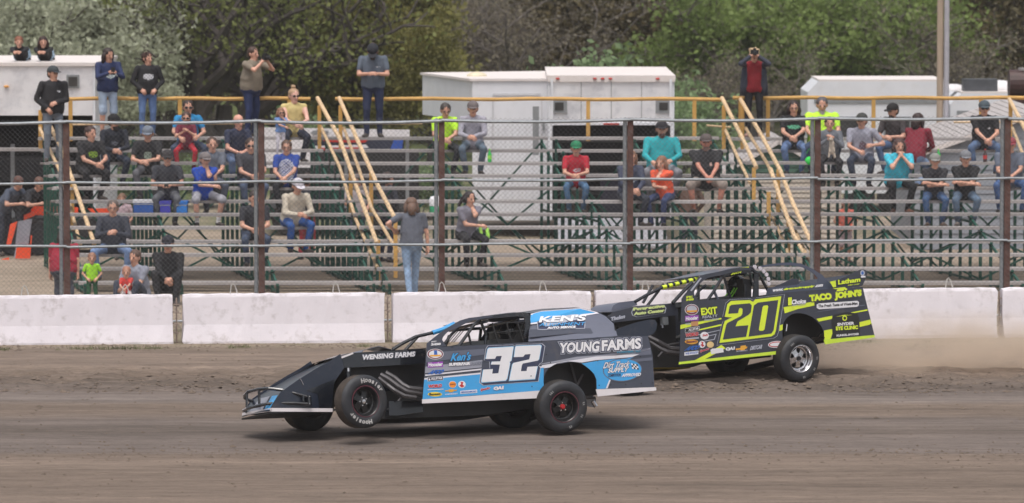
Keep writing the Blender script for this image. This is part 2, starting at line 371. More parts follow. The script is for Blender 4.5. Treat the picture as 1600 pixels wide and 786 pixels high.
for (x0, x1, lab) in secs:
    t = thing('bleacher', (0, 82.5, 0), lab + ', aluminium boards on green frames', 'bleacher', 'aluminium bleachers facing the track')
    L = x1 - x0
    seat = MB()
    seat.box((0, 0, -0.018), (L, 0.24, 0.010)).box((0, -0.117, -0.034), (L, 0.006, 0.052)).box((0, 0.117, -0.03), (L, 0.006, 0.05)).box((0, 0.03, -0.035), (L, .005, .03)).box((0, -0.04, -0.035), (L, .005, .03))
    sm_ = seat.mesh('seat_board', m_alu)
    fm_ = MB().box((0, 0, -0.02), (L, 0.26, 0.03)).mesh('foot_board', m_alu2)
    for n in range(12):
        o = link('seat_board', sm_, t, (bx((x0 + x1) / 2, n), 0.61 * n, bz(n) + rnd.uniform(-.006, .006)))
        o.rotation_euler = (0, rnd.uniform(-.0012, .0012), 0)
        if n >= 2: link('foot_board', fm_, t, (bx((x0 + x1) / 2, n - 2) - SK * 0.9, 0.61 * (n - 2) + 0.92, bz(n - 2) - 0.066))
    nf = max(2, round(L / 1.75) + 1); prev = None
    for k in range(nf):
        X = x0 + 0.12 + (L - 0.24) * k / (nf - 1); q = MB()
        for n in range(12):
            p = Vector((bx(X, n), 0.61 * n, 0)); q.box(p + Vector((0, 0, bz(n) / 2 - .03)), (0.056, 0.056, bz(n) - 0.07))
            q.box(p + Vector((0, -0.0, bz(n) - 0.06)), (0.05, 0.26, 0.04))
            if n < 11: q.bar(p + Vector((0, 0, bz(n) - 0.10)), Vector((bx(X, n + 1), 0.61 * (n + 1), bz(n + 1) - 0.10)), 0.035, 0.045)
        for z in (0.05, 1.1):
            nmin = max(0, int((z + 0.05 - 0.243) / 0.204) + 1)
            if z < .1: nmin = 0
            q.bar((bx(X, nmin), 0.61 * nmin, z), (bx(X, 11), 0.61 * 11, z), 0.04, 0.04)
        q.bar((bx(X, 11), 0.61 * 11, 0.1), (bx(X, 4), 0.61 * 4, bz(4) - 0.1), 0.035, 0.035)
        q.build('support_frame', m_green, t)
        if prev is not None:
            for n in (4, 8, 11):
                h = bz(n)
                for s_ in (0, 1):
                    a = Vector((bx(prev, n), 0.61 * n + 0.03 * s_, 0.08 if s_ else h - 0.1)); b = Vector((bx(X, n), 0.61 * n + 0.03 * s_, h - 0.1 if s_ else 0.08))
                    MB().bar(a, b, 0.036, 0.036).build('cross_brace', m_green, t)
        prev = X
# yellow guard rail along the back
gr = thing('guard_rail', (0, bd(11) + 0.45, 0), 'long yellow pipe guard rail along the top row of the bleachers', 'railing')
Dg = bd(11) + 0.45
def gl(px, py): return P(px, py, Dg) - gr.location
for (x0, x1, y0, y1) in ((80, 485, 154, 154), (524, 1132, 154.5, 155), (1145, 1640, 153, 153)):
    q = MB(); n_ = 12; q.tube([gl(x0 + (x1 - x0) * k / n_, y0 + (y1 - y0) * k / n_ + 0.8 * math.sin(k * 1.7)) for k in range(n_ + 1)], 0.036, 8); q.build('top_rail', m_yel, gr)
for (x0, x1, y0, y1) in ((100, 260, 195, 193), (262, 660, 193, 193), (1104, 1142, 196, 199), (1490, 1640, 191, 190)):
    q = MB(); q.tube([gl(x0, y0), gl(x1, y1)], 0.022, 6); q.build('mid_rail', m_yel2, gr)
for px in (110, 281, 452, 919, 1085, 1157, 1200, 1365, 1533):
    q = MB(); a = gl(px, 154); q.box(a * 0.5 + Vector((0, 0, 0)) if False else Vector((a.x, 0, (a.z + bz(11) - 0.1) / 2)), (0.075, 0.05, a.z - bz(11) + 0.1)); q.build('rail_post', m_yel, gr)
# aisle hand rails
def handrail(label, top, mid, posts_, D0=89.4, D1=83.6):
    t = thing('aisle_handrail', (top[0][0] * 0 + P(top[-1][0], top[-1][1], D1).x, D1, 0), label, 'handrail', 'yellow handrails beside the bleacher aisles')
    ya, yb = top[0][1], top[-1][1]
    def dep(y): return D0 + (D1 - D0) * (y - ya) / (yb - ya)
    for nm, line, r, m in (('top_rail', top, 0.040, m_yel2), ('mid_rail', mid, 0.032, m_yel2)):
        if line:
            q = MB(); off = 0 if nm == 'top_rail' else (line[0][1] - ya)
            q.tube([P(x, y, dep(min(yb, max(ya, y - off * .8)))) - t.location for x, y in line], r, 8); q.build(nm, m, t)
    for (x, y0, y1) in posts_:
        D = dep(min(yb, y0)); a = P(x, y0, D); b = P(x, y1, D) - Vector((0, 0, .0)); q = MB(); q.box(((a.x) - t.location.x, D - t.location.y, (a.z + b.z) / 2), (0.07, 0.07, abs(a.z - b.z))); q.build('post', m_yel, t)
handrail('yellow handrail by the man in the black hoodie, leftmost aisle', [(66, 172), (96, 232), (120, 300), (147, 380)], [(62, 200), (97, 275), (126, 383)], [(63, 172, 232), (113, 285, 360), (147, 378, 440)], D1=84.5)
handrail('left one of the two yellow handrails left of the grey shirted man standing on top', [(496, 153), (531, 217), (560, 300), (589, 380)], [(501, 197), (531, 262), (556, 343), (590, 418)], [(499, 165, 236), (548, 262, 332), (591, 375, 452)])
handrail('right one of the two yellow handrails ending beside the walking man', [(530, 153), (560, 222), (588, 285), (619, 345)], [(537, 200), (561, 264), (580, 324), (621, 393)], [(532, 165, 236), (580, 270, 353), (618, 345, 434)])
handrail('left one of the two yellow handrails under the woman in the red top', [(1128, 153), (1158, 212), (1182, 262)], [(1132, 200), (1150, 240), (1172, 286)], [(1131, 165, 236), (1178, 262, 335)], D1=86.4)
handrail('short offset yellow handrail continuing down right of the leftmost one', [(1204, 264), (1222, 318), (1240, 366), (1268, 420)], [(1200, 322), (1226, 380), (1236, 410)], [(1201, 300, 353), (1232, 340, 440)], D0=86.3)
handrail('long yellow handrail starting at the feet of the camera woman', [(1157, 155), (1190, 212), (1220, 268), (1240, 320), (1268, 380)], [(1165, 200), (1200, 258), (1228, 330), (1262, 402)], [(1160, 165, 236), (1216, 265, 335), (1268, 378, 448)])
handrail('yellow handrail at the right edge of the picture', [(1577, 155), (1606, 210), (1640, 300)], [(1582, 200), (1600, 245), (1620, 290)], [(1579, 160, 232)])

# ---------------------------------------------------------------- trailers and buildings behind
m_white = mat('white_trailer_skin', (0.74, 0.75, 0.79), 0.45, 0.05, var=0.05, scale=2, dirt=((0.5, 0.47, 0.44), 0.4, 3, .55))
m_silver = mat('dented_aluminium_reflection_mottle', (0.90, 0.89, 0.93), 0.3, 0.35, var=0.10, scale=1.3, bump=0.05, bscale=1.4, dirt=((.36, .37, .43), .75, 1.6, .50))  # dirt slot paints mottled grey cloud reflections into the skin colour
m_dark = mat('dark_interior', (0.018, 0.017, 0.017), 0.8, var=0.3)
m_grey = mat('grey_trim', (0.24, 0.25, 0.26), 0.6, var=0.1)
m_roof = mat('pale_trailer_roof', (0.74, 0.68, 0.66), 0.7, var=0.08, scale=2, dirt=((0.4, 0.34, 0.3), 0.5, 2, .5))
m_red = mat('marker_red', (0.5, 0.03, 0.02), 0.35, var=0.1)
m_glass = mat('dark_window_glass', (0.05, 0.05, 0.05), 0.1, var=0.2, spec=0.8)
m_tan = mat('tan_siding', (0.56, 0.50, 0.43), 0.75, var=0.06, scale=3, dirt=((.3, .25, .2), .4, 2, .55))
m_gsid = mat('grey_blue_siding', (0.27, 0.29, 0.33), 0.7, var=0.06, scale=3)
m_black = mat('matt_black', (0.015, 0.015, 0.016), 0.55, var=0.2)
# white box trailer with an overhanging nose
t = thing('box_trailer', (0, 98, 0), 'white box trailer with an overhanging nose and a vented roof, behind the middle bleachers', 'trailer', 'enclosed trailers parked behind the bleachers')
ux = [(-0.83, 0), (0.86, 0), (0.9, 5.2), (-1.95, 4.0)]
q = MB(); q.prism([(x, y, 2.40) for x, y in ux], (0, 0, 0.86)); q.build('upper_body', m_white, t)
q = MB(); q.prism([(x, y, 0.34) for x, y in [(-0.83, 0), (0.86, 0), (0.9, 5.2), (-0.83, 4.4)]], (0, 0, 2.06)); q.build('lower_body', m_white, t)
q = MB(); q.prism([(x, y, 3.262) for x, y in [(-0.88, -0.04), (0.88, -0.04), (0.93, 5.25), (-2.0, 4.05)]], (0, 0, 0.05)); q.build('roof', m_roof, t)
q = MB(); q.ell((-0.75, 1.5, 3.31), (0.22, 0.22, 0.10), top=0, bot=math.pi / 2); q.build('roof_vent', mat('cream_vent', (0.7, 0.62, 0.45), 0.5), t)
q = MB()
for k in range(11):
    q.box((-0.72 + 0.145 * k, -0.004, 1.35), (0.012, 0.012, 1.9))
tag(q.build('rib', mat('pale_rib', (.62, .62, .66), .5), t), kind='stuff')
q = MB(); q.box((0.1, -0.012, 2.98), (1.0, 0.016, 0.05)).box((-0.4, -0.012, 1.7), (0.03, .016, 2.5)).box((0.62, -0.012, 1.7), (0.03, .016, 2.5)); q.build('door_frame', mat('pale_trim', (.6, .6, .63), .4), t)
for z in (2.3, 1.2): MB().box((0.66, -0.03, z), (0.05, 0.04, 0.14)).build('hinge', m_grey, t)
# silver trailer, rear wall up, open below
t = thing('race_trailer', (2.04, 96.2, 0), 'silver dented race trailer with two small square windows, open and dark below', 'trailer', 'enclosed trailers parked behind the bleachers')
W2 = 1.25
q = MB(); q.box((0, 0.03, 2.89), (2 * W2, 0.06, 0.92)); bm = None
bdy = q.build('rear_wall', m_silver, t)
q = MB(); q.box((-W2 - 0.02, 3.0, 1.93), (0.05, 6.0, 2.90)); q.build('side_wall', m_white, t)
q = MB(); q.box((W2 + 0.02, 3.0, 1.93), (0.05, 6.0, 2.90)); q.build('side_wall', m_white, t)
q = MB(); q.box((0, 3.03, 3.40), (2 * W2 + .14, 6.1, 0.06)).box((0, -0.02, 3.37), (2 * W2 + .12, 0.05, 0.13)); q.build('roof', m_roof, t)
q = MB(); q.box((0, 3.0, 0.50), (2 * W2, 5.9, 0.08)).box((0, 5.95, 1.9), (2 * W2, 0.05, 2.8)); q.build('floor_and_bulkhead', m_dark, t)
for x in (-W2 + 0.18, W2 - 0.18):
    q = MB(); q.box((x, -0.02, 2.80), (0.32, 0.03, 0.28)); f_ = q.build('window_frame', m_grey, t); q = MB(); q.box((x, -0.04, 2.80), (0.18, 0.012, 0.16)); q.build('pane', m_glass, f_)
for x in (-1.1, -0.34, -0.18, -0.02, 0.95): MB().ell((x, -0.06, 3.37), (0.045, 0.025, 0.022), nu=8, nv=4).build('marker_light', m_red, t)
for x in (-.62, 0.0, .62): MB().box((x, -.004, 2.9), (.012, .012, .84)).build('panel_seam', m_grey, t)
for x in (-W2 + .03, W2 - .03): MB().box((x, -.03, 2.88), (.05, .04, .96)).build('corner_trim', m_white, t)
MB().box((0, -.02, 2.44), (2 * W2, .05, .05)).build('edge_trim', m_white, t)
MB().box((0, -.06, 2.44), (.32, .02, .03)).build('door_latch', m_red, t)
MB().box((-W2 - .30, -.05, 2.3), (.13, .05, 1.0)).build('awning_bracket', m_grey, t)
for z in (2.0, 1.3, 0.9): MB().box((0, 2.0, z), (2.3, 0.5, 0.04)).build('shelf', mat('grey_shelf', (.12, .12, .12), .6), t)
for x in (-W2, W2): MB().box((x, -0.01, 1.62), (0.07, 0.07, 2.3)).build('corner_post', m_white, t)
q = MB(); q.prism([(-1.1, 0, 0.50), (1.1, 0, 0.50), (1.1, -2.0, 0.06), (-1.1, -2.0, 0.06)], (0, 0, -0.05)); q.build('ramp', mat('grey_ramp', (.34, .34, .37), .6, var=.15), t)
for i, (x, w_, h_, c) in enumerate(((-0.7, .5, .9, (.05, .03, .02)), (0.1, .6, .7, (.03, .03, .05)), (.8, .4, 1.0, (.06, .05, .04)))):
    MB().box((x, 1.2, 0.54 + h_ / 2), (w_, .5, h_)).build('cabinet', mat('cab%d' % i, c, .6, var=.3), t)
# silver trailer at the left
t = thing('open_trailer', (-9.75, 95.0, 0), 'silver trailer on the left with two people lying on its roof', 'trailer', 'enclosed trailers parked behind the bleachers')
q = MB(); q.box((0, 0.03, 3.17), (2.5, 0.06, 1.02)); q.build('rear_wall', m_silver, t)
for x in (-1.27, 1.27): MB().box((x, 2.6, 2.0), (0.05, 5.2, 3.3)).build('side_wall', m_white, t)
MB().box((0, 2.6, 3.70), (2.64, 5.3, 0.07)).build('roof', m_roof, t)
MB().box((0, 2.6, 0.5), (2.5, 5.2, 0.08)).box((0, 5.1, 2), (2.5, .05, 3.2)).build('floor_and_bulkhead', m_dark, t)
q = MB(); q.box((0.85, -0.03, 3.35), (0.26, 0.03, 0.27)); f_ = q.build('window_frame', m_grey, t); MB().box((0.85, -0.05, 3.35), (0.18, 0.012, 0.19)).build('pane', m_glass, f_)
MB().ell((-0.5, -0.03, 3.25), (0.06, 0.03, 0.03), nu=8, nv=4).build('marker_light', mat('amber', (.7, .35, .1), .3), t)
MB().box((-0.05, -0.15, 1.98), (2.6, 0.3, 0.06)).build('work_bench_edge', m_alu, t)
for x in (-0.85, -0.45, 0.5): MB().box((x, 0.6, 1.3), (0.08, 0.08, 1.5)).build('inner_post', m_grey, t)
MB().box((-.2, 1.6, 1.5), (1.8, .4, .5)).build('cabinet', mat('cab9', (.05, .05, .055), .6, var=.3), t)
# open car hauler with race graphics, number 8
t = thing('car_hauler', (-3.6, 98.0, 0), 'open white framed hauler with a red white and blue number 8 car body side', 'trailer', 'enclosed trailers parked behind the bleachers')
def hl(px, py, dy=0.0): return P(px, py, 98.0 + dy) - t.location
def pan(name, pts, m, th=0.05, dy=0.0, par=None):
    q = MB(); q.prism([hl(x, y, dy) for x, y in pts], (0, th, 0)); return q.build(name, m, par or t)
m_hw = mat('hauler_white', (.72, .70, .72), .4, var=.05)
pan('header_panel', [(405, 199), (640, 203), (640, 214), (405, 213)], m_hw)
pan('cab_side', [(405, 213), (470, 213), (482, 232), (490, 262), (405, 262)], m_hw, .06)
pan('car_side', [(470, 215), (630, 216), (632, 236), (490, 235)], mat('car_side_dark', (.03, .035, .06), .3), .05, .02)
pan('red_stripe', [(500, 217), (576, 218), (570, 223), (510, 222)], m_red, .01, -.03)
pan('white_stripe', [(490, 228), (572, 226), (576, 231), (494, 234)], m_hw, .01, -.03)
pan('red_stripe', [(500, 231), (560, 230), (560, 233), (500, 235)], m_red, .01, -.05)
pan('blue_stripe', [(616, 217), (630, 217), (628, 233), (610, 233)], mat('hauler_blue', (.03, .09, .4), .4), .01, -.03)
pan('oval_emblem', [(500 + 14 * math.cos(a) , 207 + 4 * math.sin(a)) for a in [k * math.pi / 8 for k in range(16)]], m_grey, .01, -.02)
for px in (405, 540, 636): 
    a = hl(px, 203); MB().box((a.x, 0.2, a.z / 2), (0.07, 0.07, a.z)).build('hauler_post', m_grey, t)
MB().box((0, 2.5, .95), (3.2, 0.1, 1.5)).box((0, 1.3, 0.55), (3.2, 2.4, .08)).build('hauler_bed', m_dark, t)
for x in (-1.1, 1.0):
    q = MB(); q.lathe([(0.0, -.1), (.2, -.1), (.33, -.08), (.36, 0), (.33, .1), (0, .1)], (x, .3, .36), 20); q.build('wheel', m_black, t)
HAULER = t
# campers at the right
def camper(name, label, px0, px1, D, ytop, depth=2.6, extra=()):
    a = P(px0, ytop, D); b = P(px1, ytop, D); t = thing(name, ((a.x + b.x) / 2, D, 0), label, 'camper', 'campers parked behind the right bleachers')
    L = b.x - a.x; h = a.z
    q = MB(); q.prism([(-L / 2, 0, 0.45), (-L / 2, 0, h - 0.25), (-L / 2 + 0.25, 0, h), (L / 2, 0, h), (L / 2, 0, 0.45)], (0, depth, 0)); q.build('camper_body', m_white, t)
    MB().box((0.1, depth / 2, h + 0.02), (L - 0.3, depth, 0.04)).build('roof', m_roof, t)
    MB().box((0.1, -0.015, h - 0.45), (L - 0.1, 0.02, 0.10)).build('side_stripe', m_grey, t)
    for x in (-L * .2, L * .15):
        f_ = MB().box((x, -0.02, h - 1.05), (0.62, 0.03, 0.5)).build('window_frame', m_grey, t); MB().box((x, -0.04, h - 1.05), (0.54, 0.012, 0.42)).build('pane', m_glass, f_)
    for x in (-L * .12, L * .12): MB().lathe([(0.0, -.1), (.2, -.1), (.33, -.08), (.36, 0), (.33, .1), (0, .1)], (x, .1, .36), 20).build('wheel', m_black, t)
    return t, h, L
t, h, L = camper('camper', 'white camper with a boxy air conditioner on its roof, left of the light pole', 1262, 1478, 106, 127)
q = MB(); q.box((0.75, 0.6, h + 0.02 - .18), (0.62, 0.6, 0.36)); q.build('air_conditioner', mat('ac_grille', (.36, .34, .34), .7, var=.3, scale=20), t)
MB().box((0.42, 0.58, h - .16), (0.3, 0.62, 0.32)).build('air_conditioner_cover', m_roof, t)
t, h, L = camper('camper', 'white camper with a dark roof box and white domes, right of the light pole', 1485, 1680, 108, 146)
MB().box((-0.72, 0.5, h + 0.17), (0.78, 0.6, 0.30)).build('roof_box', mat('charcoal_box', (.07, .075, .085), .5, var=.2), t)
for x, r in ((-1.25, .32), (-.2, .5)): MB().ell((x, 1.2, h + .02), (r, .3, r * .5), top=0, bot=math.pi / 2).build('roof_dome', mat('dome_white', (.75, .73, .74), .4), t)
# dark barrel
t = thing('smoker_barrel', P(1597, 158, 104), 'dark brown round tank standing up at the right edge behind the bleachers', 'tank'); t.location.z = 0
zb = P(1597, 158, 104).z
q = MB(); q.tube([(-.3, 0, zb + .38), (.6, 0, zb + .38)], .32, 20); q.build('drum', mat('brown_drum', (.05, .022, .02), .5, var=.3), t)
MB().box((0.15, 0, zb + .02), (.8, .5, .2)).build('cradle', mat('brown_drum', (.05, .022, .02)), t); MB().box((0.15, 0, zb / 2), (.1, .1, zb)).build('stand', m_dark, t)
MB().tube([(.1, 0, zb + .68), (.1, 0, zb + .74)], .2, 12).build('lid', m_alu, t)
# low gabled buildings
def gable(name, label, px, D, xl, xr, xm, ze, zr, dep_, wall, roofm, upper=None, zsplit=None, siding=0.1):
    t = thing(name, ((xl + xr) / 2, D, 0), label, 'shed'); o = t.location.x
    def zt(x): return ze + (zr - ze) * (x - xl) / (xm - xl) if x <= xm else zr + (ze - zr) * (x - xm) / (xr - xm)
    q = MB(); zs = zsplit or 99
    q.prism([(xl - o, 0.02, 0), (xr - o, 0.02, 0), (xr - o, 0.02, ze - .02), (xm - o, 0.02, zr - .02), (xl - o, .02, ze - .02)], (0, dep_, 0)); q.build('core_wall', wall, t)
    z = 0.0; k = 0
    while z < zr - 0.06:                                   # each siding board is its own piece
        z1 = min(z + siding, zr - .03)
        la = xl if z1 <= ze else xl + (z1 - ze) / (zr - ze) * (xm - xl); lb = xr if z1 <= ze else xr - (z1 - ze) / (zr - ze) * (xr - xm)
        if lb - la > 0.1:
            mm = upper if (upper and z > zs) else wall
            b_ = MB().prism([(la - o, -0.012, z + .006), (lb - o, -0.012, z + .006), (lb - o, 0.008, z1), (la - o, 0.008, z1)], (0, 0.012, 0)).build('siding_board', mm, t)
        z = z1 + 0.0005; k += 1
    # roof courses
    for side, (xa, za, xb, zb_) in enumerate(((xl - .08, ze - .05, xm, zr), (xm, zr, xr + .08, ze - .05))):
        nrow = max(3, int(math.hypot(xb - xa, zb_ - za) / 0.14))
        for r_ in range(nrow):
            f0, f1 = r_ / nrow, (r_ + 1) / nrow
            p0 = Vector((xa + (xb - xa) * f0 - o, -0.12, za + (zb_ - za) * f0 + .02)); p1 = Vector((xa + (xb - xa) * f1 - o, -0.12, za + (zb_ - za) * f1 + .02))
            if side == 0: p0.z += 0.014
            else: p1.z += 0.014
            MB().prism([p0, p1, p1 + Vector((0, 0, .02)), p0 + Vector((0, 0, .02))], (0, dep_ + .2, 0)).build('roof_course', roofm, t)
    for (xa, za, xb, zb_) in ((xl - .1, ze - .07, xm, zr - .02), (xm, zr - .02, xr + .1, ze - .07)):
        MB().bar((xa - o, -.14, za), (xb - o, -.14, zb_), 0.03, 0.09).build('rake_trim', m_roof, t)
    return t
m_shing = mat('grey_shingle', (0.42, 0.39, 0.385), 0.85, var=0.12, scale=6, dirt=((.25, .22, .21), .5, 5, .5))
gable('siding_shed', 'grey blue gabled building with a shingled roof behind the right bleachers', 0, 94, 8.1, 13.0, 10.55, 1.93, 2.78, 6.0, m_gsid, m_shing, siding=0.16)
m_gpaint = mat('green_gable', (.06, .15, .10), .6)
gable('siding_shed', 'low tan sided shed with a pale roof and green gable by the yellow aisle rails', 0, 93, 3.95, 6.55, 5.3, 1.50, 2.25, 3.2, m_tan, m_shing, upper=m_gpaint, zsplit=1.5, siding=0.1)
# small grey propane-like tan wall continuing right of the shed
# light pole
t = thing('light_pole', (G(1474, 380).x, 100, 0), 'tall light pole of weathered wood with a grey pipe beside it', 'pole'); t.location.x = P(1474, 100, 100).x
MB().tube([(-0.07, 0, 0), (-0.07, 0, 9.5)], [0.075, 0.06], 12).build('wooden_pole', mat('pole_wood', (.36, .28, .21), .8, var=.2, scale=2, stretch=(6, 6, .4)), t)
MB().tube([(0.065, -.02, 0), (0.065, -.02, 9.5)], 0.058, 12).build('steel_pipe', mat('pole_pipe', (.45, .44, .48), .5, .3, var=.1), t)
MB().box((0, 0, 9.4), (1.6, .12, .12)).build('crossarm', m_grey, t)
for x in (-.6, .6): MB().lathe([(.05, 9.5), (.2, 9.6), (.22, 9.75)], (x, 0, 0), 12, ax=2).build('flood_light', m_grey, t)
# ---------------------------------------------------------------- people: one continuous body each, grown round a posed skeleton
def ik(a, c, l1, l2, pole):
    a = Vector(a); c = Vector(c); d = c - a; L = d.length; mx = (l1 + l2) * 0.995
    if L > mx: c = a + d * (mx / L); L = mx; d = c - a
    L = max(L, abs(l1 - l2) + .01); dn = d.normalized(); x = (l1 * l1 - l2 * l2 + L * L) / (2 * L); h = math.sqrt(max(0, l1 * l1 - x * x))
    p = Vector(pole) - dn * Vector(pole).dot(dn)
    if p.length < 1e-4: p = Vector((0, 0, 1))
    return a + dn * x + p.normalized() * h, c
def fabric(c, tagn='cloth'):
    c = tuple(c); nm = '%s_%d_%d_%d' % ((tagn,) + tuple(int(x) for x in c))
    if tagn == 'denim': return mat(nm, s2l(c), 0.9, var=0.25, scale=7, bump=0.004, bscale=60)
    return mat(nm, s2l(c), 0.85, var=0.12, scale=6, bump=0.006, bscale=14)
def skinm(c): return mat('skin_%d_%d_%d' % tuple(c), s2l(c), 0.55, var=0.07, scale=12)
def hairm(c): return mat('hair_%d_%d_%d' % tuple(c), s2l(c), 0.6, var=0.3, scale=40, stretch=(3, 3, .6))
m_eye = mat('eye_dark', (.02, .015, .012), .2); m_lip = mat('lips', (.32, .12, .10), .5); m_lens = mat('sunglass_lens', (.008, .008, .01), .12, spec=.8)
SK1 = (206, 156, 134)
NPEOPLE = 0
def rcone(mb, a, b, ra, rb, side=None, ss=1.0, n=12, mi=0):
    """closed rounded cone, widened by ss along the side direction"""
    a = Vector(a); b = Vector(b); d = b - a; L = d.length
    dn = d.normalized() if L > 1e-6 else Vector((0, 0, 1))
    s_ = Vector(side) if side is not None else dn.cross(Vector((0, 1, 0)))
    s_ = s_ - dn * s_.dot(dn)
    if s_.length < 1e-3: s_ = dn.cross(Vector((1, 0, 0)))
    s_.normalize(); t_ = dn.cross(s_); vs = []; ring = []
    for k in range(4): ang = -math.pi / 2 + k * math.pi / 8; ring.append((a + dn * (ra * math.sin(ang)), ra * math.cos(ang)))
    ring.append((a, ra)); ring.append((b, rb))
    for k in range(1, 5): ang = k * math.pi / 8; ring.append((b + dn * (rb * math.sin(ang)), rb * math.cos(ang)))
    for c, r in ring:
        r = max(r, 1e-3)
        for k in range(n):
            q = 2 * math.pi * k / n; vs.append(c + s_ * (r * ss * math.cos(q)) + t_ * (r * math.sin(q)))
    m_ = len(ring); fs = [(i * n + k, i * n + (k + 1) % n, (i + 1) * n + (k + 1) % n, (i + 1) * n + k) for i in range(m_ - 1) for k in range(n)]
    fs += [tuple(range(n))[::-1], tuple((m_ - 1) * n + k for k in range(n))]
    mb.add(vs, fs, mi); return (a, b, ra, rb, s_, ss, mi)
def person(label, loc, kind='sit', yaw=0.0, h=1.75, g=1.0, shirt=(40, 40, 44), pants=(60, 75, 105), shoes=(70, 62, 58), skin=SK1, hair=(60, 42, 34), style='short',
           sleeve='short', legs='long', lean=0.12, hyaw=0.0, hpitch=0.0, arms='lap', cap=None, capback=False, glasses=None, beard=None, print_=None, spread=1.0, footz=-0.46, footy=-0.30,
           group='spectators watching from the bleachers', denim=True, lh=None, rh=None, hs=1.0, name='person', socks=None, sock=None, helmet=None, gloves=None, lift=0.0, armc=None):
    global NPEOPLE
    NPEOPLE += 1; rs = random.Random(NPEOPLE * 13 + 5)
    g = g * 1.24; hs = hs * 1.14; k = h / 1.75 * (1.06 if kind == 'sit' and not helmet else 1.02); mb = MB(); pr = []
    def add(*a, **kw): pr.append(rcone(mb, *a, **kw))
    V3 = Vector
    stand = kind in ('stand', 'walk'); lying = kind == 'lie'
    pel = V3((0, 0, 0.94)) if stand else V3((0, 0, 0.115))
    if lying: pel = V3((0, 1.15, 0.12)); lean_ = R(80)
    la = lean if not lying else 1.15
    s_ = V3((0, -math.sin(la), math.cos(la))); X = V3((1, 0, 0)); fwd = V3((0, -math.cos(la), -math.sin(la)))
    tor = [(pel + s_ * .02, pel + s_ * .20, .128 * g, .118 * g, 1.22), (pel + s_ * .18, pel + s_ * .40, .118 * g, .108 * (.5 + .5 * g), 1.38)]
    for a, b, ra, rb, ss in tor: add(a, b, ra, rb, side=X, ss=ss, mi=1)
    shw = .168 * (.5 + .5 * g); sc_ = pel + s_ * .455
    add(sc_ - X * shw, sc_ + X * shw, .058, .058, mi=1)
    nb = pel + s_ * .465
    add(sc_ - X * .08 + s_ * .02, sc_ + X * .08 + s_ * .02, .06, .06, mi=1)
    hang = la * .35 + hpitch; hd = V3((0, -math.sin(hang), math.cos(hang)))
    Mh = (Matrix.Rotation(hyaw, 3, 'Z') @ Matrix.Rotation(hang if not lying else .1, 3, 'X'))
    if lying: hd = V3((0, -.45, .9))
    hc = nb + V3((0, -.012, 0)) + hd * (.165 * (.5 + .5 * hs))
    add(nb - s_ * .03, hc - hd * .05, .060, .055, mi=0)
    H = lambda x, y, z: hc + Mh @ (V3((x, y, z)) * hs)
    add(H(0, .014, .032), H(0, .0, .0), .086 * hs, .078 * hs, side=Mh @ X, ss=.92, mi=0)
    add(H(0, -.008, -.02), H(0, -.034, -.078), .066 * hs, .040 * hs, side=Mh @ X, ss=1.0, mi=0)
    add(H(0, -.088, .0), H(0, -.098, -.026), .009 * hs, .014 * hs, mi=0)
    if beard: add(H(0, -.038, -.078), H(0, -.055, -.098), .042 * hs, .030 * hs, side=Mh @ X, ss=1.1, mi=4)
    # pelvis and legs
    add(pel - X * .07 - s_ * .0, pel + X * .07, .118 * (.4 + .6 * g), .118 * (.4 + .6 * g), mi=2)
    feet = []
    for sx in (-1, 1):
        hip = pel + X * (sx * .092)
        if kind == 'stand': ank = V3((sx * .115 * spread, .02 + .02 * sx, .085)); pole = V3((sx * .15, -1, 0))
        elif kind == 'walk': ank = V3((sx * .07, -.16 if sx < 0 else .24, .085 if sx < 0 else .13)); pole = V3((0, -1, 0))
        elif lying: ank = V3((sx * .12, 1.95, .1)); pole = V3((0, 0, 1))
        else: ank = V3((sx * (.13 * spread), (footy + rs.uniform(-.03, .05)) / k, (footz) / k + .085)); pole = V3((sx * .28 * spread, -1, .55))
        kn, ank = ik(hip, ank, .44, .425, pole)
        tr = (.082, .058) if not stand else (.088, .062)
        tg = .7 + .3 * g
        add(hip, kn, tr[0] * tg, tr[1] * tg, mi=2)
        if legs == 'long': add(kn, ank + V3((0, 0, .0)), .060 * tg, .050, mi=2)
        else:
            add(kn.lerp(hip, .15), kn.lerp(ank, .02), .074 * tg, .074 * tg, mi=2) if legs == 'short' else None
            add(kn, kn.lerp(ank, .35), .052, .053, mi=0); add(kn.lerp(ank, .35), ank, .053, .035, mi=0)
            if sock: add(kn.lerp(ank, .62), ank, .043, .040, mi=5)
        yd = V3((sx * .35, -1, 0)).normalized() if not lying else V3((0, .3, -1))
        add(ank + V3((0, .03, -.045)), ank + yd * .10 + V3((0, 0, -.055)), .042, .038, side=V3((1, 0, 0)), ss=1.05, mi=3)
        add(ank + yd * .08 + V3((0, 0, -.055)), ank + yd * .165 + V3((0, 0, -.060)), .040, .030, side=V3((1, 0, 0)), ss=1.15, mi=3)
